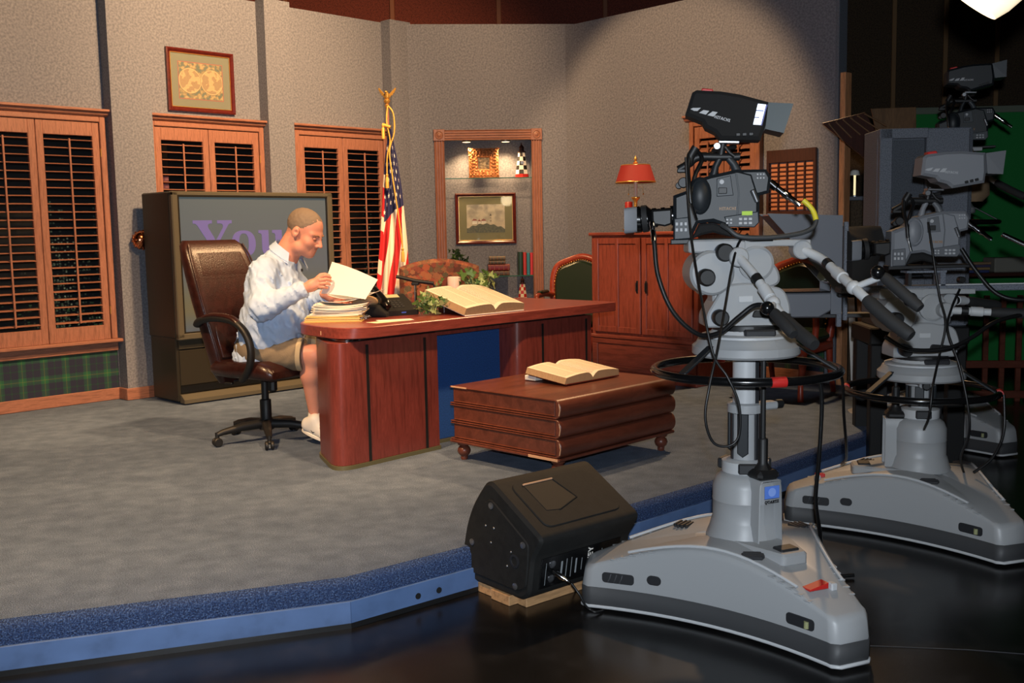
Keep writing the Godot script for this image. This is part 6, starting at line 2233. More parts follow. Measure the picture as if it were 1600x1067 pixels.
	cable("yellow sleeve where the fibre cable leaves the nearest camera's connector", [C.call(1.030, 1.505, -3.622), C.call(1.048, 1.488, -3.618), C.call(1.064, 1.463, -3.61), C.call(1.070, 1.435, -3.60)], 0.0098, M.yellow)
	cable("black cable hanging from the nearest pedestal's ring to its rear foot", [C.call(1.06, 0.89, -3.50), C.call(1.075, 0.8, -3.52), C.call(1.08, 0.6, -3.56), C.call(1.10, 0.42, -3.66), C.call(1.16, 0.25, -3.80), C.call(1.20, 0.12, -3.92), C.call(1.24, 0.02, -3.98), C.call(1.36, 0.012, -4.0)], 0.0075, M.cable)
	cable("black cable drooping between the two front pedestals", [C.call(1.19, 0.89, -3.72), C.call(1.22, 0.84, -3.75), C.call(1.26, 0.70, -3.85), C.call(1.32, 0.55, -4.0), C.call(1.42, 0.42, -4.3), C.call(1.5, 0.33, -4.6)], 0.006, M.cable)
	cable("black cable swinging across the second head from the left grip to the far right bar", [C.call(1.62, 0.93, -4.42), C.call(1.70, 0.88, -4.40), C.call(1.80, 0.868, -4.40), C.call(1.90, 0.88, -4.40), C.call(2.0, 0.92, -4.42), C.call(2.12, 0.985, -4.45), C.call(2.32, 1.02, -4.5)], 0.0095, M.cable)
	cable("thin lead dropping from the second camera's body to its pedestal", [C.call(1.86, 1.42, -4.58), C.call(1.865, 1.30, -4.54), C.call(1.885, 1.1, -4.50), C.call(1.895, 0.98, -4.45), C.call(1.86, 0.85, -4.42), C.call(1.80, 0.72, -4.34), C.call(1.785, 0.60, -4.33), C.call(1.80, 0.52, -4.42)], 0.0055, M.cable)
	cable("second thin lead crossing the second head down to the floor", [C.call(2.0, 1.12, -4.56), C.call(1.94, 1.04, -4.50), C.call(1.90, 0.95, -4.44), C.call(1.93, 0.8, -4.38), C.call(1.955, 0.62, -4.34), C.call(1.97, 0.5, -4.36), C.call(2.0, 0.36, -4.5), C.call(2.1, 0.2, -4.62), C.call(2.2, 0.05, -4.72)], 0.0055, M.cable)
	cable("dark cable sagging right from the second camera's shoulder", [C.call(2.02, 1.30, -4.60), C.call(2.08, 1.20, -4.58), C.call(2.16, 1.10, -4.55), C.call(2.26, 1.07, -4.52), C.call(2.42, 1.09, -4.5)], 0.0095, M.cable)
	single("cable_plug", mb().rod(C.call(2.20, 1.36, -4.60), C.call(2.33, 1.29, -4.55), 0.011, 14, 0.003), M.chrome, "long chrome connector behind the second camera", "plug")
	cable("dark cable below the steering ring of the second pedestal", [C.call(2.16, 0.66, -4.45), C.call(2.15, 0.5, -4.42), C.call(2.12, 0.38, -4.45), C.call(2.06, 0.30, -4.5)], 0.0065, M.cable)


# ---------------------------------------------------------------- the man at the desk
# joined surfaces from a distance field, meshed as surface nets
func nets(m: Mb, f: Callable, lo: Vector3, hi: Vector3, cell: float) -> void:
	var nx := int((hi.x - lo.x) / cell) + 2
	var ny := int((hi.y - lo.y) / cell) + 2
	var nz := int((hi.z - lo.z) / cell) + 2
	var d := PackedFloat32Array()
	d.resize(nx * ny * nz)
	d.fill(1.0)
	var B := 4
	var reach := cell * B * 0.87 + cell * 2.0
	var sx := 1
	var sy := nx
	var sz := nx * ny
	for bz in range(0, nz, B):
		for by in range(0, ny, B):
			for bx in range(0, nx, B):
				var c := lo + (Vector3(bx, by, bz) + Vector3.ONE * (B * 0.5 - 0.5)) * cell
				var v: float = f.call(c)
				var near := absf(v) < reach
				for z in range(bz, mini(bz + B, nz)):
					for y in range(by, mini(by + B, ny)):
						for x in range(bx, mini(bx + B, nx)):
							d[x + y * sy + z * sz] = f.call(lo + Vector3(x, y, z) * cell) if near else v
	var vert := {}
	var steps := [[0, 0, 0], [1, 0, 0], [0, 1, 0], [1, 1, 0], [0, 0, 1], [1, 0, 1], [0, 1, 1], [1, 1, 1]]
	var edges := [[0, 1], [2, 3], [4, 5], [6, 7], [0, 2], [1, 3], [4, 6], [5, 7], [0, 4], [1, 5], [2, 6], [3, 7]]
	for z in nz - 1:
		for y in ny - 1:
			for x in nx - 1:
				var i := x + y * sy + z * sz
				var s := 0
				if d[i] < 0.0: s += 1
				if d[i + 1] < 0.0: s += 1
				if d[i + sy] < 0.0: s += 1
				if d[i + sy + 1] < 0.0: s += 1
				if d[i + sz] < 0.0: s += 1
				if d[i + sz + 1] < 0.0: s += 1
				if d[i + sz + sy] < 0.0: s += 1
				if d[i + sz + sy + 1] < 0.0: s += 1
				if s == 0 or s == 8:
					continue
				var sum := Vector3.ZERO
				var n := 0
				for e in edges:
					var a: Array = steps[e[0]]
					var b: Array = steps[e[1]]
					var va := d[i + a[0] + a[1] * sy + a[2] * sz]
					var vb := d[i + b[0] + b[1] * sy + b[2] * sz]
					if (va < 0.0) != (vb < 0.0):
						var t := va / (va - vb)
						sum += Vector3(a[0], a[1], a[2]).lerp(Vector3(b[0], b[1], b[2]), t)
						n += 1
				vert[i] = lo + (Vector3(x, y, z) + sum / n) * cell
	m.soft()
	for i in vert:
		var x: int = i % nx
		var y: int = (i / sy) % ny
		var z: int = i / sz
		if y > 0 and z > 0 and (d[i] < 0.0) != (d[i + 1] < 0.0):
			net_quad(m, vert, [i - sy - sz, i - sz, i, i - sy], d[i] < 0.0)
		if x > 0 and z > 0 and (d[i] < 0.0) != (d[i + sy] < 0.0):
			net_quad(m, vert, [i - 1 - sz, i - 1, i, i - sz], d[i] < 0.0)
		if x > 0 and y > 0 and (d[i] < 0.0) != (d[i + sz] < 0.0):
			net_quad(m, vert, [i - 1 - sy, i - sy, i, i - 1], d[i] < 0.0)
	m.flat()


func net_quad(m: Mb, vert: Dictionary, k: Array, inside_first: bool) -> void:
	for q in k:
		if not vert.has(q):
			return
	if inside_first:
		m.quad(vert[k[0]], vert[k[1]], vert[k[2]], vert[k[3]])
	else:
		m.quad(vert[k[3]], vert[k[2]], vert[k[1]], vert[k[0]])


static func smin(a: float, b: float, k: float) -> float:
	var h := maxf(k - absf(a - b), 0.0) / k
	return minf(a, b) - h * h * k * 0.25


static func bone(p: Vector3, a: Vector3, b: Vector3, ra: float, rb: float) -> float:
	var ab := b - a
	var t := clampf((p - a).dot(ab) / ab.length_squared(), 0.0, 1.0)
	return p.distance_to(a + ab * t) - lerpf(ra, rb, t)


static func egg(p: Vector3, c: Vector3, r: Vector3) -> float:
	var q := (p - c) / r
	var l := q.length()
	return (l - 1.0) * minf(r.x, minf(r.y, r.z)) if l < 0.3 else l * (l - 1.0) / ((q / r).length())


func make_person() -> void:
	var O := Vector3(-1.45, STAGE_Y, -6.10)
	var t := thing("person", "grey haired man in a pale blue shirt and khaki shorts reading papers at the desk", "person", O)
	var J := {}
	for k in [["pelvis", -1.50, 0.80, -6.10], ["hip_r", -1.49, 0.735, -5.99], ["hip_l", -1.49, 0.735, -6.21], ["knee_r", -1.165, 0.715, -5.97], ["knee_l", -1.14, 0.715, -6.26],
		["ankle_r", -1.185, 0.335, -6.04], ["ankle_l", -1.10, 0.27, -6.27], ["belly", -1.41, 0.92, -6.10], ["chest", -1.41, 1.09, -6.12], ["neck", -1.335, 1.295, -6.12], ["sh_r", -1.43, 1.215, -5.945], ["sh_l", -1.37, 1.225, -6.30],
		["el_r", -1.41, 1.01, -5.78], ["wr_r", -1.142, 1.125, -5.80], ["el_l", -1.28, 0.99, -6.36], ["wr_l", -1.075, 1.055, -6.06], ["head", -1.215, 1.438, -6.10]]:
		J[k[0]] = Vector3(k[1], k[2], k[3]) - O
	var hb := Basis(Vector3.UP, deg_to_rad(-20.0)) * Basis(Vector3.BACK, deg_to_rad(-27.0)) * Basis.from_scale(Vector3(1.13, 1.0, 1.12))
	var hx := Transform3D(hb, J.head)
	var inv := hx.affine_inverse()
	var nb: Vector3 = inv * (J.neck as Vector3)
	var body := mb()
	# head and neck
	body.x = hx
	var head := func(p: Vector3) -> float:
		var q := Vector3(p.x, p.y, absf(p.z))
		var d := egg(p, Vector3(-0.008, 0.035, 0), Vector3(0.098, 0.094, 0.076))
		d = smin(d, egg(q, Vector3(0.034, -0.04, 0), Vector3(0.066, 0.085, 0.056)), 0.03)
		d = smin(d, egg(q, Vector3(0.036, -0.085, 0.0), Vector3(0.054, 0.044, 0.054)), 0.03)
		d = smin(d, p.distance_to(Vector3(0.074, -0.112, 0)) - 0.021, 0.03)
		d = smin(d, bone(q, Vector3(0.086, 0.020, 0.0), Vector3(0.070, 0.018, 0.045), 0.012, 0.010), 0.018)
		d = smin(d, q.distance_to(Vector3(0.062, -0.035, 0.038)) - 0.026, 0.03)
		d = smin(d, q.distance_to(Vector3(0.024, -0.088, 0.042)) - 0.031, 0.03)
		d = smin(d, bone(p, Vector3(0.094, 0.008, 0), Vector3(0.119, -0.036, 0), 0.008, 0.0105), 0.014)
		d = smin(d, q.distance_to(Vector3(0.104, -0.043, 0.011)) - 0.009, 0.008)
		d = smin(d, bone(q, Vector3(0.094, -0.073, 0), Vector3(0.083, -0.076, 0.02), 0.0075, 0.005), 0.008)
		d = smin(d, bone(q, Vector3(0.091, -0.086, 0), Vector3(0.082, -0.083, 0.018), 0.008, 0.005), 0.008)
		var sock := q.distance_to(Vector3(0.097, -0.003, 0.030)) - 0.012
		d = -smin(-d, sock, 0.014)
		var fold := bone(q, Vector3(0.1, -0.048, 0.026), Vector3(0.088, -0.086, 0.034), 0.001, 0.001)
		d = -smin(-d, fold, 0.006)
		var ear := egg(q, Vector3(-0.004, -0.008, 0.081), Vector3(0.021, 0.034, 0.010))
		ear = -smin(-ear, q.distance_to(Vector3(0.004, -0.004, 0.094)) - 0.012, 0.006)
		d = smin(d, ear, 0.008)
		d = smin(d, bone(p, Vector3(-0.035, -0.06, 0), nb + Vector3(0, -0.01, 0), 0.058, 0.068), 0.03)
		return d
	nets(body, head, Vector3(-0.14, -0.2, -0.11), Vector3(0.14, 0.14, 0.11), 0.0042)
	# trunk, arms and legs under the clothes, legs bare below the hem
	body.x = Transform3D.IDENTITY
	var flesh := func(p: Vector3) -> float:
		var d := bone(p, J.pelvis, J.belly, 0.13, 0.14)
		d = smin(d, bone(p, J.belly, J.chest, 0.14, 0.12), 0.06)
		d = smin(d, bone(p, J.chest, J.neck, 0.11, 0.055), 0.05)
		d = smin(d, bone(p, J.sh_r, J.sh_l, 0.06, 0.06), 0.05)
		for s in ["r", "l"]:
			d = smin(d, bone(p, J["sh_" + s], J["el_" + s], 0.05, 0.04), 0.03)
			d = smin(d, bone(p, J["el_" + s], J["wr_" + s], 0.04, 0.028), 0.02)
			d = smin(d, bone(p, J["hip_" + s], J["knee_" + s], 0.085, 0.058), 0.04)
			var calf: Vector3 = (J["knee_" + s] as Vector3).lerp(J["ankle_" + s], 0.32) + Vector3(-0.022, 0, 0)
			d = smin(d, bone(p, J["knee_" + s], calf, 0.054, 0.056), 0.03)
			d = smin(d, bone(p, calf, J["ankle_" + s], 0.056, 0.034), 0.03)
		return d
	nets(body, flesh, Vector3(-0.30, 0.03, -0.36), Vector3(0.45, 1.14, 0.40), 0.013)
	# hands: palm, four fingers and a thumb each
	var W: Vector3 = J.wr_r
	var F := [[Vector3(0.066, 0.052, 0.012), Vector3(0.094, 0.060, 0.018), Vector3(0.112, 0.056, 0.0), Vector3(0.120, 0.048, -0.014)],
		[Vector3(0.070, 0.034, 0.018), Vector3(0.100, 0.040, 0.022), Vector3(0.116, 0.036, 0.004), Vector3(0.121, 0.030, -0.012)],
		[Vector3(0.068, 0.016, 0.018), Vector3(0.097, 0.018, 0.021), Vector3(0.111, 0.014, 0.004), Vector3(0.114, 0.010, -0.012)],
		[Vector3(0.062, -0.001, 0.014), Vector3(0.086, -0.004, 0.016), Vector3(0.098, -0.007, 0.002), Vector3(0.1, -0.009, -0.012)],
		[Vector3(0.03, 0.035, -0.012), Vector3(0.062, 0.064, -0.018), Vector3(0.088, 0.068, -0.02), Vector3(0.112, 0.060, -0.02)]]
	var hand := func(p: Vector3) -> float:
		var d := bone(p, Vector3(-0.03, -0.012, 0), Vector3(0.01, 0.004, 0), 0.029, 0.029)
		d = smin(d, bone(p, Vector3(0.012, 0.014, 0.0), Vector3(0.058, 0.042, 0.008), 0.024, 0.017), 0.02)
		d = smin(d, bone(p, Vector3(0.012, -0.004, 0.0), Vector3(0.056, 0.008, 0.009), 0.022, 0.016), 0.02)
		for k in 5:
			var c: Array = F[k]
			var f := bone(p, c[0], c[1], 0.0105, 0.0095)
			f = minf(f, bone(p, c[1], c[2], 0.0095, 0.0088))
			f = minf(f, bone(p, c[2], c[3], 0.0088, 0.0075))
			d = smin(d, f, 0.004)
		return d
	body.x = Transform3D(Basis.IDENTITY, W)
	nets(body, hand, Vector3(-0.07, -0.06, -0.05), Vector3(0.15, 0.09, 0.06), 0.003)
	var V: Vector3 = J.wr_l
	body.x = Transform3D(Basis(Vector3.UP, -0.3) * Basis.from_scale(Vector3(1, 1, -1)), V)
	var hand_l := func(p: Vector3) -> float: return hand.call(p)
	var lm := mb()
	lm.x = Transform3D(Basis(Vector3.UP, 0.2) * Basis(Vector3.RIGHT, PI), V)
	nets(lm, hand_l, Vector3(-0.07, -0.06, -0.05), Vector3(0.15, 0.09, 0.06), 0.0035)
	part(t, "body", body, M.skin)
	part(t, "hand", lm, M.skin)
	# features
	var eyes := mb()
	for s in [-1, 1]:
		eyes.x = hx
		eyes.ball(Vector3(0.0845, -0.004, 0.030 * s), Vector3.ONE * 0.0105, 12, 8)
	part(t, "eye", eyes, pm(c8(190, 130, 112), 0.5))
	var lids := mb()
	lids.x = hx
	for s in [-1, 1]:
		lids.tube([Vector3(0.0905, -0.007, 0.019 * s), Vector3(0.0955, -0.006, 0.029 * s), Vector3(0.0905, -0.008, 0.040 * s)], 0.0025, 6)
	part(t, "lashes", lids, pm(c8(96, 66, 54), 0.7))
	var brows := mb()
	brows.x = hx
	for s in [-1, 1]:
		brows.tube([Vector3(0.0985, 0.017, 0.014 * s), Vector3(0.0965, 0.022, 0.028 * s), Vector3(0.084, 0.019, 0.045 * s)], [0.0035, 0.004, 0.0025], 6)
	part(t, "eyebrow", brows, pm(c8(150, 112, 86), 0.8))
	var lips := mb()
	lips.x = hx
	lips.tube([Vector3(0.083, -0.0795, -0.021), Vector3(0.0985, -0.0785, 0.0), Vector3(0.083, -0.0795, 0.021)], [0.002, 0.0035, 0.002], 6)
	part(t, "lips", lips, M.lip)
	var hn := FastNoiseLite.new()
	hn.frequency = 60.0
	hn.seed = 2
	var hair := mb()
	hair.x = hx
	var hf := func(p: Vector3) -> float:
		var d := egg(p, Vector3(-0.011, 0.037, 0), Vector3(0.0985, 0.0955, 0.0778)) + hn.get_noise_3d(p.x, p.y * 0.5, p.z) * 0.003
		var line := -0.050 + maxf(0.0, p.x + 0.045) * 1.15 + 0.02 * smoothstep(0.02, 0.08, p.x) - 0.012 * smoothstep(0.03, 0.06, absf(p.z)) * smoothstep(0.03, 0.07, p.x)
		var e := egg(Vector3(p.x, p.y, absf(p.z)), Vector3(0.0, -0.012, 0.081), Vector3(0.028, 0.038, 0.03))
		return maxf(maxf(d, (line - p.y) * 0.6), -e)
	nets(hair, hf, Vector3(-0.13, -0.1, -0.1), Vector3(0.11, 0.15, 0.1), 0.0045)
	part(t, "hair", hair, M.hair)
	# shirt
	var wr := FastNoiseLite.new()
	wr.frequency = 7.0
	wr.seed = 8
	wr.fractal_octaves = 2
	var cuff_r: Vector3 = (J.el_r as Vector3).lerp(J.wr_r, 0.93)
	var cuff_l: Vector3 = (J.el_l as Vector3).lerp(J.wr_l, 0.93)
	var cn2 := (hb.x * Vector3(1, 0, 1)).normalized() * 0.5 + Vector3.UP * 0.86
	var shirt_f := func(p: Vector3) -> float:
		var d := 1.0
		for s in [-1, 1]:
			var o := Vector3(0, 0, 0.055 * s)
			d = smin(d, bone(p, J.pelvis + o + Vector3(0, -0.10, 0), J.belly + o, 0.155, 0.168), 0.08)
			d = smin(d, bone(p, J.belly + o, J.chest + o, 0.168, 0.15), 0.08)
		d = smin(d, bone(p, J.chest + Vector3(-0.02, 0.06, 0), J.neck + Vector3(-0.025, -0.01, 0), 0.135, 0.082), 0.08)
		d = smin(d, bone(p, J.sh_r, J.sh_l, 0.072, 0.072), 0.08)
		for s in ["r", "l"]:
			var up := bone(p, J["sh_" + s], J["el_" + s], 0.075, 0.07)
			var fo := bone(p, J["el_" + s], J["wr_" + s], 0.068, 0.046)
			d = smin(d, smin(up, fo, 0.05), 0.035)
		var n := wr.get_noise_3d(p.x * 2.2 + p.y * 1.0, p.y * 0.9 - p.x * 0.4, p.z * 0.9)
		d += 0.024 * (absf(n) - 0.2) + 0.003 * sin((p.y * 1.0 + p.x * 0.7) * 90.0 + n * 9.0) * smoothstep(0.1, 0.0, absf(n))
		# openings: hem, cuffs, neck
		d = maxf(d, 0.475 - 0.05 * p.x - p.y)
		d = maxf(d, (p - cuff_r).dot((J.wr_r - J.el_r).normalized()) if p.distance_to(J.wr_r) < 0.09 else -1.0)
		d = maxf(d, (p - cuff_l).dot((J.wr_l - J.el_l).normalized()) if p.distance_to(J.wr_l) < 0.09 else -1.0)
		d = maxf(d, (p - (J.neck as Vector3)).dot(cn2) - 0.004)
		return d
	var shm := mb()
	nets(shm, shirt_f, Vector3(-0.36, 0.44, -0.44), Vector3(0.44, 1.22, 0.46), 0.010)
	var shirt := part(t, "shirt", shm, M.shirt)
	# collar: two points, open at the throat
	var cm := mb()
	var cr := [[], []]
	var fw := hb.x * Vector3(1, 0, 1)
	fw = fw.normalized()
	var sd := Vector3.UP.cross(fw)
	var ff2 := (fw * 0.86 - Vector3.UP * 0.5).normalized()
	var cn := (fw * 0.5 + Vector3.UP * 0.86).normalized()
	for j in 17:
		var a := deg_to_rad(14.0 + 332.0 * j / 16.0)
		var dd := ff2 * cos(a) * 0.088 + sd * sin(a) * 0.082
		var fr := maxf(0.0, cos(a))
		var n0: Vector3 = J.neck + Vector3(0.0, 0.005, 0)
		cr[0].append(n0 + dd * (1.0 - 0.06 * fr) + cn * (0.054 - 0.02 * fr))
		cr[1].append(n0 + dd * 1.27 + cn * (0.004 - 0.012 * fr) + ff2 * 0.05 * fr * fr)
	cm.soft()
	for j in 14:
		cm.quad(cr[1][j], cr[1][j + 1], cr[0][j + 1], cr[0][j])
		var up := Vector3(0, 0.0, 0)
		cm.quad(cr[0][j] * 0.995 + up, cr[0][j + 1] * 0.995 + up, cr[1][j + 1] * 0.99 + up, cr[1][j] * 0.99 + up)
	cm.flat()
	var sm2: StandardMaterial3D = M.shirt.duplicate()
	sm2.cull_mode = BaseMaterial3D.CULL_DISABLED
	part(shirt, "collar", cm, sm2)
	var pk := mb()
	pk.x = Transform3D(Basis(Vector3.UP, -0.75) , (J.chest as Vector3) + Vector3(0.105, 0.03, 0.125))
	pk.prism(rrect(0.09, 0.055, 0.008, 3), -0.004, 0.006, 0.002)
	part(shirt, "pocket_flap", pk, M.shirt)
	var mic := mb()
	mic.box((J.neck as Vector3) + Vector3(0.105, -0.085, 0.07), Vector3(0.012, 0.018, 0.012), 0.003)
	part(shirt, "clip_microphone", mic, M.black)
	# shorts
	var shorts_f := func(p: Vector3) -> float:
		var d := egg(p, J.pelvis + Vector3(0.0, -0.05, 0), Vector3(0.16, 0.13, 0.20))
		for s in ["r", "l"]:
			var e: Vector3 = (J["hip_" + s] as Vector3).lerp(J["knee_" + s], 0.82)
			var leg := bone(p, J["hip_" + s], e, 0.105, 0.096)
			leg = maxf(leg, (p - e).dot((J["knee_" + s] - J["hip_" + s]).normalized()))
			d = smin(d, leg, 0.04)
		var n := wr.get_noise_3d(p.x * 1.4, p.y * 1.4, p.z * 1.4)
		d += 0.01 * (absf(n) - 0.2)
		return d
	var sm := mb()
	nets(sm, shorts_f, Vector3(-0.24, 0.36, -0.32), Vector3(0.30, 0.78, 0.32), 0.0115)
	var shorts := part(t, "shorts", sm, M.shorts)
	for s in ["r", "l"]:
		var e: Vector3 = (J["hip_" + s] as Vector3).lerp(J["knee_" + s], 0.82)
		var dn: Vector3 = (J["knee_" + s] - J["hip_" + s]).normalized()
		part(shorts, "cuff", mb().spin(e - dn * 0.028, e + dn * 0.001, [Vector2(0.0985, 0), Vector2(0.0995, 0.002), Vector2(0.0985, 0.027), Vector2(0.093, 0.029)], 32, false), M.shorts_cuff)
	# shoes
	for s in ["r", "l"]:
		var an: Vector3 = J["ankle_" + s]
		var heel := an + (Vector3(-0.07, -0.055, 0.0) if s == "r" else Vector3(-0.06, -0.06, 0.0))
		var toe := an + (Vector3(0.13, -0.115, 0.11) if s == "r" else Vector3(0.19, -0.06, 0.02))
		var fd := (toe - heel).normalized()
		var sdv := fd.cross(Vector3.UP).normalized()
		var upv := sdv.cross(fd)
		var xf := Transform3D(Basis(fd, upv, sdv), heel)
		var L := heel.distance_to(toe)
		var shoe := mb()
		shoe.x = xf
		var ff := func(p: Vector3) -> float:
			var d := bone(p, Vector3(0.035, 0.012, 0), Vector3(L - 0.05, 0.0, 0), 0.036, 0.04)
			d = smin(d, bone(p, Vector3(0.03, 0.03, 0), Vector3(0.075, 0.065, 0), 0.036, 0.036), 0.03)
			d = smin(d, bone(p, Vector3(0.08, 0.05, 0), Vector3(L - 0.06, 0.012, 0), 0.03, 0.03), 0.04)
			return maxf(d, -0.024 - p.y)
		nets(shoe, ff, Vector3(-0.03, -0.05, -0.07), Vector3(L + 0.03, 0.12, 0.07), 0.007)
		var sh := part(t, "shoe", shoe, M.sneaker)
		var sole := mb()
		sole.x = xf
		var sp := PackedVector2Array()
		for j in 28:
			var a := TAU * j / 28
			sp.append(Vector2(L / 2 - 0.002 + cos(a) * (L / 2 + 0.006), sin(a) * (0.036 + 0.007 * cos(a - 0.4))))
		sole.slab(sp, -0.036, -0.014, 0.004)
		part(sh, "sole", sole, M.white)
		var lc := mb()
		lc.x = xf
		for k in 4:
			lc.tube([Vector3(0.10 + 0.022 * k, 0.062 - 0.009 * k, -0.02), Vector3(0.107 + 0.022 * k, 0.074 - 0.01 * k, 0.0), Vector3(0.10 + 0.022 * k, 0.062 - 0.009 * k, 0.02)], 0.003, 6)
		part(sh, "laces", lc, M.white)
		var tb := mb()
		tb.x = xf
		tb.tube([Vector3(0.075, 0.016, 0.035), Vector3(0.1, 0.0, 0.04), Vector3(0.13, 0.014, 0.038), Vector3(0.15, -0.004, 0.04)], 0.003, 6)
		part(sh, "dark_stripe", tb, M.black)
		part(t, "sock", mb().rod(an + Vector3(-0.005, -0.03, 0), an + Vector3(0.0, 0.03, 0.0), 0.04, 18, 0.006), M.black if s == "l" else M.white)
	# the sheet he holds
	var TL := Vector3(-1.030, 1.259, -5.93)
	var TR := Vector3(-0.755, 1.156, -5.82)
	var BR := Vector3(-0.818, 1.050, -5.74)
	var BL := Vector3(-1.084, 1.082, -5.84)
	var pm2 := mb()
	pm2.soft()
	var nrm := (TR - TL).cross(BL - TL).normalized()
	var grid := []
	for i in 9:
		var row := []
		for j in 9:
			var u := j / 8.0
			var v := i / 8.0
			var q := TL.lerp(TR, u).lerp(BL.lerp(BR, u), v) - nrm * 0.022 * sin(u * PI) * (1.0 - 0.5 * v)
			row.append(q)
		grid.append(row)
	for i in 8:
		for j in 8:
			pm2.quad(grid[i + 1][j], grid[i + 1][j + 1], grid[i][j + 1], grid[i][j])
	pm2.soft()
	for i in 8:
		for j in 8:
			var e := nrm * 0.0006
			pm2.quad(grid[i][j] + e, grid[i][j + 1] + e, grid[i + 1][j + 1] + e, grid[i + 1][j] + e)
	single("held_paper", pm2, M.paper, "white sheet of paper held up in the man's right hand", "paper")


# ---------------------------------------------------------------- floor monitor and the clutter at the studio's right
func make_monitor_speaker() -> void:
	var t := thing("stage_monitor", "scuffed black wedge speaker propped on wood blocks before the stage edge", "speaker", Vector3(0.018, 0, -3.70), 39.7)
	var L := 0.52
	var pf := rounded([Vector2(0.0, 0.043), Vector2(0.042, 0.075), Vector2(0.066, 0.215), Vector2(0.125, 0.30), Vector2(-0.191, 0.478), Vector2(-0.325, 0.322), Vector2(-0.395, 0.043)], [0.02, 0.02, 0.015, 0.03, 0.05, 0.10, 0.03], 5)
	var b := mb()
	var turn := Transform3D(Basis(Vector3(0, 0, 1), Vector3(0, 1, 0), Vector3(-1, 0, 0)), Vector3.ZERO)
	b.x = turn
	b.prism(pf, -L, 0.0, 0.012)
	part(t, "cabinet", b, M.speaker)
	# side cheek plate with its screws
	var ch := mb()
	ch.x = turn
	ch.prism(rounded([Vector2(-0.02, 0.075), Vector2(0.03, 0.10), Vector2(0.045, 0.20), Vector2(0.05, 0.27), Vector2(-0.18, 0.41), Vector2(-0.275, 0.30), Vector2(-0.335, 0.08)], [0.02, 0.02, 0.02, 0.02, 0.04, 0.06, 0.03], 4), -0.004, 0.006, 0.004)
	var cheek := part(t, "end_panel", ch, M.speaker)
	for p in [[-0.165, 0.375], [0.02, 0.262], [-0.29, 0.205], [-0.03, 0.092]]:
		part(cheek, "screw", mb().spin(Vector3(-0.005, p[1], p[0]), Vector3(-0.012, p[1], p[0]), [Vector2(0.013, 0), Vector2(0.013, 0.004), Vector2(0.006, 0.006)], 14), M.screw)
	for p in [[-0.20, 0.29], [-0.15, 0.29], [-0.17, 0.23], [-0.05, 0.22], [-0.075, 0.16]]:
		part(cheek, "rivet", mb().ball(Vector3(-0.006, p[1], p[0]), Vector3.ONE * 0.005, 8, 6), M.screw)
	part(cheek, "stand_socket", mb().spin(Vector3(-0.004, 0.19, -0.03), Vector3(-0.012, 0.19, -0.03), [Vector2(0.026, 0), Vector2(0.026, 0.005), Vector2(0.018, 0.006), Vector2(0.017, 0.001)], 20), M.ped_dark)
	# sloping back with a handle cup
	var up := Vector3(0, 0.178, -0.316).normalized()
	var nrm := Vector3(0, 0.316, 0.178).normalized()
	var face := Transform3D(Basis(Vector3.RIGHT, up, nrm), Vector3(0, 0.389, -0.033))
	var pn := mb()
	pn.x = face
	pn.prism(rounded([Vector2(0.06, -0.13), Vector2(0.46, -0.13), Vector2(0.46, 0.12), Vector2(0.06, 0.12)], [0.04, 0.04, 0.04, 0.04], 4), -0.004, 0.004, 0.003)
	var back := part(t, "back_panel", pn, M.speaker)
	var cup := mb()
	cup.x = face
	cup.prism([Vector2(0.115, 0.10), Vector2(0.265, 0.10), Vector2(0.30, -0.02), Vector2(0.18, -0.06), Vector2(0.12, -0.05)], 0.0, 0.0055, 0.001)
	part(back, "handle_cup", cup, pm(c8(13, 15, 18), 0.7))  # flat panel: the shade inside the cup is put into its dark colour
	var rim := mb()
	rim.x = face
	rim.tube([Vector3(0.265, 0.10, 0.006), Vector3(0.115, 0.10, 0.006)], 0.004, 8)
	part(back, "cup_lip", rim, M.worn_or_lit_edge)  # pale tube: light catching the cup's top edge, painted in
	rim = mb()
	rim.x = face
	rim.tube([Vector3(0.265, 0.10, 0.006), Vector3(0.30, -0.02, 0.005), Vector3(0.18, -0.06, 0.005)], 0.003, 8)
	part(back, "cup_edge", rim, M.speaker)
	# connector panel on the rear
	var ru := Vector3(0, 0.14, 0.024).normalized()
	var rn := Vector3(0, -0.024, 0.14).normalized()
	var rear := Transform3D(Basis(Vector3.RIGHT, ru, rn), Vector3(0, 0.147, 0.0545))
	var cp := mb()
	cp.x = rear
	cp.prism([Vector2(0.045, -0.062), Vector2(0.46, -0.062), Vector2(0.46, 0.062), Vector2(0.045, 0.062)], -0.002, 0.003, 0.001)
	var plate := part(t, "connector_panel", cp, M.black_gloss)
	for p in [[0.10, 0.03], [0.10, -0.028]]:
		var jk := mb()
		jk.x = rear
		jk.spin(Vector3(p[0], p[1], 0.003), Vector3(p[0], p[1], 0.008), [Vector2(0.015, 0), Vector2(0.015, 0.003), Vector2(0.008, 0.005)], 18)
		part(plate, "jack", jk, M.steel)
	var bars := mb()
	bars.x = rear
	for k in [[0.15, 0.014, 0.07], [0.175, 0.005, 0.08], [0.20, 0.004, 0.08], [0.225, 0.012, 0.06], [0.255, 0.004, 0.05], [0.07, 0.003, 0.09], [0.36, 0.004, 0.08]]:
		bars.box(Vector3(k[0], -0.004, 0.0034), Vector3(k[1] * 0.6, k[2], 0.0008), 0.0)
	part(plate, "printed_scale", bars, pm(c8(150, 156, 160), 0.6)).set_meta("kind", "stuff")
	lettering(plate, "maker_lettering", "PEAVEY", 0.026, M.white, rear * Transform3D(Basis(Vector3.BACK, PI / 2), Vector3(0.298, -0.005, 0.0034)), false, 700, 0.001)
	var tri := mb()
	tri.x = rear
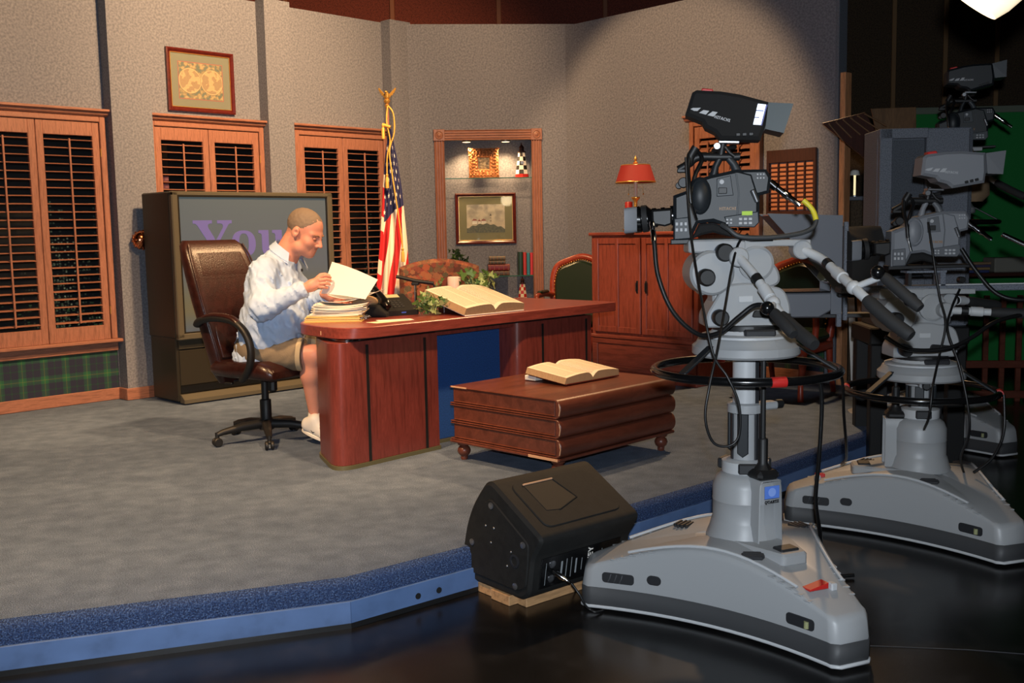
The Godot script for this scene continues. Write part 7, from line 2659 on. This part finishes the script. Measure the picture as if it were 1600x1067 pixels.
	tri.prism([Vector2(0.315, 0.0), Vector2(0.345, -0.012), Vector2(0.345, 0.018)], 0.003, 0.0042, 0.0)
	part(plate, "warning_mark", tri, M.mark_grey)
	var q := rear * Vector3(0.105, 0.0, 0.004)
	single("cable_plug", mb().spin(Vector3(0.018, 0, -3.70) + Basis(Vector3.UP, deg_to_rad(39.7)) * q, Vector3(0.018, 0, -3.70) + Basis(Vector3.UP, deg_to_rad(39.7)) * (q + Vector3(0.03, -0.035, 0.07)), [Vector2(0.005, 0), Vector2(0.005, 0.012), Vector2(0.011, 0.014), Vector2(0.011, 0.05), Vector2(0.006, 0.06), Vector2(0.006, 0.08)], 14), M.chrome, "silver jack plug in the back of the wedge speaker", "plug")
	var e := Vector3(0.018, 0, -3.70) + Basis(Vector3.UP, deg_to_rad(39.7)) * (q + Vector3(0.03, -0.035, 0.07))
	cable("thin black lead running from the wedge speaker's plug to the floor", [e, e + Vector3(0.03, -0.04, 0.02), e + Vector3(0.06, -0.09, 0.02), e + Vector3(0.12, -e.y + 0.006, 0.0), e + Vector3(0.3, -e.y + 0.006, -0.3)], 0.0045, M.cable)
	var bs := Basis(Vector3.UP, deg_to_rad(39.7))
	var o := Vector3(0.018, 0, -3.70)
	single("wood_block", mb().box(Vector3(0.27, 0.0195, 0), Vector3(0.52, 0.039, 0.05), 0.002), M.pine_block, "long pine board under the rear edge of the wedge speaker", "wood block", o + bs * Vector3(0.03, 0, -0.045), 39.7, "wood blocks under the speaker")
	single("wood_block", mb().box(Vector3(0, 0.0195, 0), Vector3(0.09, 0.039, 0.11), 0.002), M.pine_block, "short pine block at the speaker's left corner nearest the floor", "wood block", o + bs * Vector3(0.045, 0, -0.13), 39.7, "wood blocks under the speaker")
	single("wood_block", mb().box(Vector3(0, 0.0195, 0), Vector3(0.09, 0.039, 0.09), 0.002), M.pine_block, "second short pine block behind it, by the blue riser", "wood block", o + bs * Vector3(0.06, 0, -0.25), 39.7, "wood blocks under the speaker")


func make_clutter() -> void:
	# wood lattice hung on the right set wall, lamplight painted into its cells
	var ra := Vector3(0.572, 0, -9.945)
	var rb := Basis(Vector3.UP, deg_to_rad(-47.0))
	var lt := thing("wood_lattice", "dark wooden lattice panel with rows of amber wood cells in painted lamplight on the right wall", "panel", ra + rb * Vector3(2.44, 1.755, 0.004), -47.0)
	var fr := mb()
	fr.box(Vector3(0, 0.205, 0.014), Vector3(0.44, 0.10, 0.028), 0.004)
	fr.box(Vector3(0, -0.24, 0.014), Vector3(0.44, 0.03, 0.028), 0.004)
	for s in [-1, 1]:
		fr.box(Vector3(s * 0.208, -0.035, 0.014), Vector3(0.025, 0.40, 0.028), 0.004)
	for k in 4:
		fr.box(Vector3(-0.117 + 0.078 * k, -0.035, 0.012), Vector3(0.013, 0.40, 0.02), 0.003)
	for k in 10:
		fr.box(Vector3(0, 0.1185 - 0.034 * k, 0.011), Vector3(0.40, 0.009, 0.016), 0.003)
	part(lt, "frame", fr, M.dark_wood)
	var amber := pm(c8(206, 138, 100), 0.35, 0.3)
	amber.emission_enabled = true
	amber.emission = c8(200, 92, 40)
	amber.emission_energy_multiplier = 0.12  # wood pieces: the warm light on them put in as colour and glow
	var cell := mb().box(Vector3.ZERO, Vector3(0.063, 0.026, 0.008), 0.006).mesh()
	for r in 11:
		for c in 5:
			var o := part(lt, "painted_lit_cell", cell, amber)
			o.position = Vector3(-0.156 + 0.078 * c, 0.136 - 0.034 * r, 0.006)
	# bare stud and leaning boards at the end of the set wall
	single("timber_stud", mb().box(Vector3(0, 1.185, 0), Vector3(0.045, 2.37, 0.09), 0.003), M.pine, "upright bare pine stud at the open end of the right set wall", "timber", Vector3(2.553, STAGE_Y, -7.875), -47.0)
	var pk := mb()
	pk.x = Transform3D(Basis(Vector3.BACK, 0.06), Vector3.ZERO)
	pk.box(Vector3(0, 0.42, 0), Vector3(0.07, 0.84, 0.025), 0.002)
	single("timber_board", pk, M.pine, "short pine board leaning behind the teleprompter near the set wall", "timber", Vector3(2.60, STAGE_Y, -7.45), -10.0)
	var pw := mb()
	pw.x = Transform3D(Basis(Vector3.BACK, 0.05), Vector3.ZERO)
	pw.box(Vector3(0, 0.35, 0), Vector3(0.045, 0.70, 0.02), 0.002)
	single("white_board", pw, M.white, "narrow white board leaning beside the short pine board", "timber", Vector3(2.53, STAGE_Y, -7.50), -10.0)
	# grey set box on a black stand
	var st := thing("black_stand", "heavy black wooden stand carrying the tall grey set box", "stand", Vector3(2.36, 0, -6.06), -4.0)
	part(st, "top", mb().box(Vector3(0, 0.77, 0), Vector3(0.56, 0.10, 0.42), 0.008), M.black)
	for s in [-1, 1]:
		for z in [-0.16, 0.16]:
			part(st, "leg", mb().box(Vector3(s * 0.22, 0.36, z), Vector3(0.10, 0.72, 0.07), 0.006), M.black)
	part(st, "brace", mb().box(Vector3(0, 0.22, 0.16), Vector3(0.36, 0.07, 0.03), 0.004), M.black)
	var bx := thing("set_box", "tall grey painted set box with a recessed dark panel", "box", Vector3(2.385, 0.82, -6.06), -4.0)
	bx.scale = Vector3(0.93, 0.945, 1.0)
	var c := mb()
	c.box(Vector3(-0.235, 0.60, 0.13), Vector3(0.075, 1.20, 0.05), 0.004)
	c.box(Vector3(-0.13, 1.17, 0.13), Vector3(0.29, 0.06, 0.05), 0.004)
	c.box(Vector3(-0.13, 0.15, 0.13), Vector3(0.29, 0.30, 0.05), 0.004)
	c.box(Vector3(-0.13, 0.60, -0.04), Vector3(0.285, 1.20, 0.28), 0.004)
	part(bx, "left_case", c, M.set_grey)
	part(bx, "recessed_panel", mb().box(Vector3(-0.09, 0.72, 0.103), Vector3(0.20, 0.83, 0.012), 0.002), M.set_grey_dark)
	part(bx, "right_case", mb().box(Vector3(0.15, 0.60, -0.02), Vector3(0.27, 1.20, 0.30), 0.005), M.set_grey)
	part(bx, "corner_strip", mb().box(Vector3(0.277, 0.60, 0.134), Vector3(0.02, 1.18, 0.012), 0.002), M.set_grey_dark)
	# flaps standing behind the box
	var fl := thing("ribbed_flap", "dark brown ribbed flap sloping down behind the tall grey set box", "panel", Vector3(2.32, 0, -7.35), 0.0)
	var fm := mb()
	fm.prism([Vector2(-0.10, 2.13), Vector2(0.20, 2.20), Vector2(0.32, 2.0), Vector2(0.30, 1.80)], -0.02, 0.0, 0.004)
	part(fl, "board", fm, M.dark_wood)
	for k in 6:
		var a := Vector3(-0.055 + 0.05 * k, 2.125 + 0.013 * k, 0.004)
		part(fl, "rib", mb().tube([a, a + Vector3(0.10 + 0.012 * k, -0.12 + 0.006 * k, 0.0)], 0.006, 6), M.brown_panel)
	part(fl, "upright", mb().box(Vector3(0.27, 1.0, -0.02), Vector3(0.06, 1.96, 0.03), 0.003), M.dark_wood)
	var tb := thing("tan_board", "tan plywood board standing up behind the tall grey set box", "panel", Vector3(2.80, 0, -7.45), 0.0)
	part(tb, "sheet", mb().prism([Vector2(-0.2, 2.235), Vector2(0.12, 2.24), Vector2(0.14, 1.6), Vector2(-0.06, 1.6)], -0.015, 0.0, 0.002), M.brown_panel)
	part(tb, "upright", mb().box(Vector3(0.04, 0.9, -0.03), Vector3(0.07, 1.8, 0.03), 0.003), M.dark_wood)
	# small white lamp on a shelf between wall and box
	var sh := thing("grey_cupboard", "low grey cupboard in the gap between set wall and grey set box", "cupboard", Vector3(2.78, 0, -8.15), -5.0)
	part(sh, "body", mb().box(Vector3(0, 0.80, 0), Vector3(0.22, 1.60, 0.24), 0.006), M.studio_dark)
	part(sh, "pale_top", mb().box(Vector3(0.0, 1.615, 0), Vector3(0.25, 0.03, 0.26), 0.005), M.set_grey)
	part(sh, "rounded_skirt", mb().lathe([Vector2(0.10, 1.55), Vector2(0.12, 1.60)], 24), M.set_grey_dark)
	var wl := thing("small_lamp", "small lamp with a white shade and bright stem on the grey cupboard", "lamp", Vector3(2.70, 1.63, -8.08))
	part(wl, "base", mb().lathe([Vector2(0.03, 0), Vector2(0.03, 0.008), Vector2(0.01, 0.012)], 16), M.steel)
	var le := pm(c8(250, 240, 200), 0.4)
	le.emission_enabled = true
	le.emission = c8(255, 236, 180)
	le.emission_energy_multiplier = 0.9
	part(wl, "lamp_stem", mb().rod(Vector3(0, 0.01, 0), Vector3(0, 0.175, 0), 0.0085, 12), le)
	part(wl, "shade", mb().lathe([Vector2(0.038, 0.165), Vector2(0.032, 0.195), Vector2(0.022, 0.205), Vector2(0.0, 0.208)], 18), M.white)
	# green screen and a wooden easel before it
	var gs := thing("green_screen", "large chroma green flat with a peeling pale top edge at the far right", "screen", Vector3(4.5, 0, -9.5), -3.0)
	part(gs, "flat", mb().box(Vector3(0, 1.28, 0), Vector3(1.8, 2.34, 0.04), 0.004), M.chroma)
	part(gs, "top_rail", mb().box(Vector3(0, 2.43, 0.006), Vector3(1.8, 0.06, 0.05), 0.004), pm(c8(110, 118, 104), 0.8))
	for s in [-0.8, 0.8]:
		part(gs, "foot", mb().box(Vector3(s, 0.06, 0), Vector3(0.08, 0.12, 0.5), 0.004), M.dark_wood)
	var ea := thing("wooden_rack", "reddish wooden slatted rack low in front of the green screen", "rack", Vector3(3.85, 0, -8.0), -6.0)
	for k in 3:
		part(ea, "slat", mb().box(Vector3(-0.12 + 0.125 * k, 0.42, 0), Vector3(0.04, 0.84, 0.03), 0.004), M.tablewood)
	for y in [0.30, 0.06]:
		part(ea, "rail", mb().box(Vector3(0.0, y, 0.024), Vector3(0.55, 0.06, 0.02), 0.004), M.tablewood)
	for s in [-1, 1]:
		part(ea, "foot", mb().box(Vector3(s * 0.25, 0.02, 0), Vector3(0.04, 0.04, 0.3), 0.004), M.red_wood)
	# work table with a grey case and stacked tapes
	var wt := thing("work_table", "dark work table half hidden behind the second camera's rail", "table", Vector3(4.15, 0, -8.65), 0.0)
	part(wt, "top", mb().box(Vector3(0, 0.98, 0), Vector3(0.86, 0.03, 0.45), 0.004), M.dark_wood)
	for s in [-0.39, 0.39]:
		for z in [-0.18, 0.18]:
			part(wt, "leg", mb().box(Vector3(s, 0.4825, z), Vector3(0.05, 0.965, 0.05), 0.004), M.dark_wood)
	single("grey_case", mb().box(Vector3(0, 0.06, 0), Vector3(0.30, 0.12, 0.22), 0.008), pm(c8(128, 126, 116), 0.6), "flat grey case on the work table at the frame's right", "case", Vector3(4.16, 0.9955, -8.6))
	for k in 4:
		single("video_tape", mb().box(Vector3(0, 0.011, 0), Vector3(0.18, 0.021, 0.11), 0.003), [pm(c8(52, 62, 110), 0.5), pm(c8(150, 120, 80), 0.6), pm(c8(70, 66, 96), 0.5), pm(c8(140, 112, 84), 0.6)][k], ["blue tape at the bottom of the stack beside the grey case", "tan tape second from the bottom beside the grey case", "dull purple tape third up beside the grey case", "brown tape on top of the stack beside the grey case"][k], "tape", Vector3(3.88 + 0.004 * k, 0.9955 + 0.022 * k, -8.55), 4.0 * (k % 2), "tapes stacked on the work table")
	# cloth bag hung on the farthest pedestal
	var bg := mb()
	var rings := []
	for k in [[1.54, 0.05, 0.05], [1.58, 0.085, 0.07], [1.68, 0.095, 0.075], [1.76, 0.07, 0.055], [1.80, 0.035, 0.03]]:
		var ring := PackedVector3Array()
		for j in 18:
			var a := TAU * j / 18
			var w := 1.0 + 0.10 * sin(a * 4.0 + k[0] * 30.0)
			ring.append(Vector3(sin(a) * k[1] * w, k[0], cos(a) * k[2] * w))
		rings.append(ring)
	var bag := thing("cloth_bag", "crumpled tan cloth bag hanging behind the second camera", "bag", Vector3(2.86, 0, -6.36))
	part(bag, "pouch", mb().loft(rings), pm(c8(132, 108, 82), 0.9))
	part(bag, "strap", mb().tube([Vector3(0, 1.79, 0), Vector3(-0.01, 1.86, -0.02), Vector3(-0.03, 1.88, -0.10)], 0.008, 6), pm(c8(110, 90, 68), 0.9))
	# studio scoop light at the upper right
	var sc := thing("studio_scoop", "bright white studio light head hanging at the top right corner", "studio light", Vector3(1.325, 2.06, -2.95))
	var rot := Basis(Vector3.BACK, -0.62) * Basis(Vector3.RIGHT, 0.25)
	var bowl := mb()
	bowl.x = Transform3D(rot, Vector3.ZERO)
	bowl.lathe([Vector2(0.135, 0.26), Vector2(0.125, 0.12), Vector2(0.10, 0.0), Vector2(0.085, -0.035), Vector2(0.0, -0.045)], 32, Vector3.ZERO, false, 1.0, 0.8)
	var wm := pm(c8(255, 246, 226), 0.5)
	wm.emission_enabled = true
	wm.emission = c8(255, 232, 190)
	wm.emission_energy_multiplier = 0.75
	part(sc, "diffuser_lamp", bowl, wm)
	var yk := mb()
	yk.x = Transform3D(rot, Vector3.ZERO)
	yk.box(Vector3(0, 0.36, 0), Vector3(0.30, 0.22, 0.24), 0.01)
	part(sc, "housing", yk, M.black)
	part(sc, "hanger", mb().rod(Vector3(0.2, 0.45, 0), Vector3(0.2, 3.5, 0), 0.02, 10), M.black)
	var ol := OmniLight3D.new()
	ol.name = "scoop_glow"
	ol.light_color = c8(255, 226, 178)
	ol.light_energy = 0.10
	ol.omni_range = 12.0
	ol.omni_attenuation = 2.0
	ol.light_size = 0.1
	ol.shadow_enabled = true
	sc.add_child(ol)
	ol.position = rot * Vector3(0, -0.16, 0)
	# night backdrop behind the shutters
	var la := Vector3(-3.055, 0, -7.847)
	var im := Image.create(1024, 512, false, Image.FORMAT_RGB8)
	im.fill(c8(8, 9, 10))
	var r := RandomNumberGenerator.new()
	r.seed = 19
	for k in 46:
		var bw := r.randi_range(20, 60)
		var x0 := r.randi_range(0, 1000)
		var y0 := r.randi_range(190, 420)
		var dim := r.randf_range(0.25, 1.0)
		var tone := c8(190, 190, 150).lerp(c8(120, 160, 120), r.randf())
		for y in range(y0, 500, 7):
			for x in range(x0, mini(x0 + bw, 1020), 5):
				if r.randf() < 0.34:
					im.fill_rect(Rect2i(x, y, 3, 3), (tone * dim * r.randf_range(0.4, 1.0)))
	for k in 900:
		var x := r.randi_range(0, 1019)
		var y := r.randi_range(380, 511)
		im.fill_rect(Rect2i(x, y, r.randi_range(2, 6), 2), c8(36, 62, 36).lerp(c8(90, 110, 70), r.randf() * r.randf()))
	var bm := printed(im, 0.7)
	bm.emission_enabled = true
	bm.emission_texture = bm.albedo_texture
	bm.emission = Color.WHITE
	bm.emission_operator = BaseMaterial3D.EMISSION_OP_MULTIPLY
	bm.emission_energy_multiplier = 0.35
	var bd := mb()
	bd.uvs = true
	bd.uvq(Vector3(-1.7, 0.3, 0), Vector3(3.2, 0.3, 0), Vector3(3.2, 2.75, 0), Vector3(-1.7, 2.75, 0))
	var bo := structure("window_backdrop", bd, bm, la + Basis(Vector3.UP, deg_to_rad(45.5)) * Vector3(0, 0, -0.75), 45.5)
	part(bo, "board", mb().box(Vector3(0.75, 1.5, -0.02), Vector3(5.0, 2.6, 0.02)), M.black)
	# boxes of tapes seen through the second shutter
	var tones := [c8(60, 48, 30), c8(34, 26, 24), c8(150, 96, 104), c8(170, 50, 60), c8(40, 34, 34)]
	var rk := thing("tape_boxes", "pink and dark tape boxes seen through the shutter beside the television", "boxes", la + Basis(Vector3.UP, deg_to_rad(45.5)) * Vector3(0.50, 0, -0.40), 45.5)
	for k in 5:
		part(rk, "box", mb().box(Vector3(0, 1.60 + 0.13 * (4 - k), 0), Vector3(0.36, 0.115, 0.16), 0.004), pm(tones[k], 0.6))
	part(rk, "support", mb().box(Vector3(0, 0.86, 0), Vector3(0.34, 1.36, 0.16), 0.004), M.black)


func _ready() -> void:
	rng.seed = 7
	make_view()
	make_materials()
	make_setting()
	make_television()
	make_desk()
	make_office_chair()
	make_coffee_table()
	make_cabinet()
	make_sofa()
	make_leather_chair(Vector3(0.62, STAGE_Y, -9.33), -22.0, "carved armchair in green leather between the wall niche and the cabinet")
	make_leather_chair(Vector3(2.14, STAGE_Y, -7.62), -40.0, "carved armchair in green leather seen past the teleprompter right of the cabinet")
	make_lamp()
	make_flag()
	make_decor()
	make_desk_items()
	make_cameras()
	make_person()
	make_monitor_speaker()
	make_clutter()
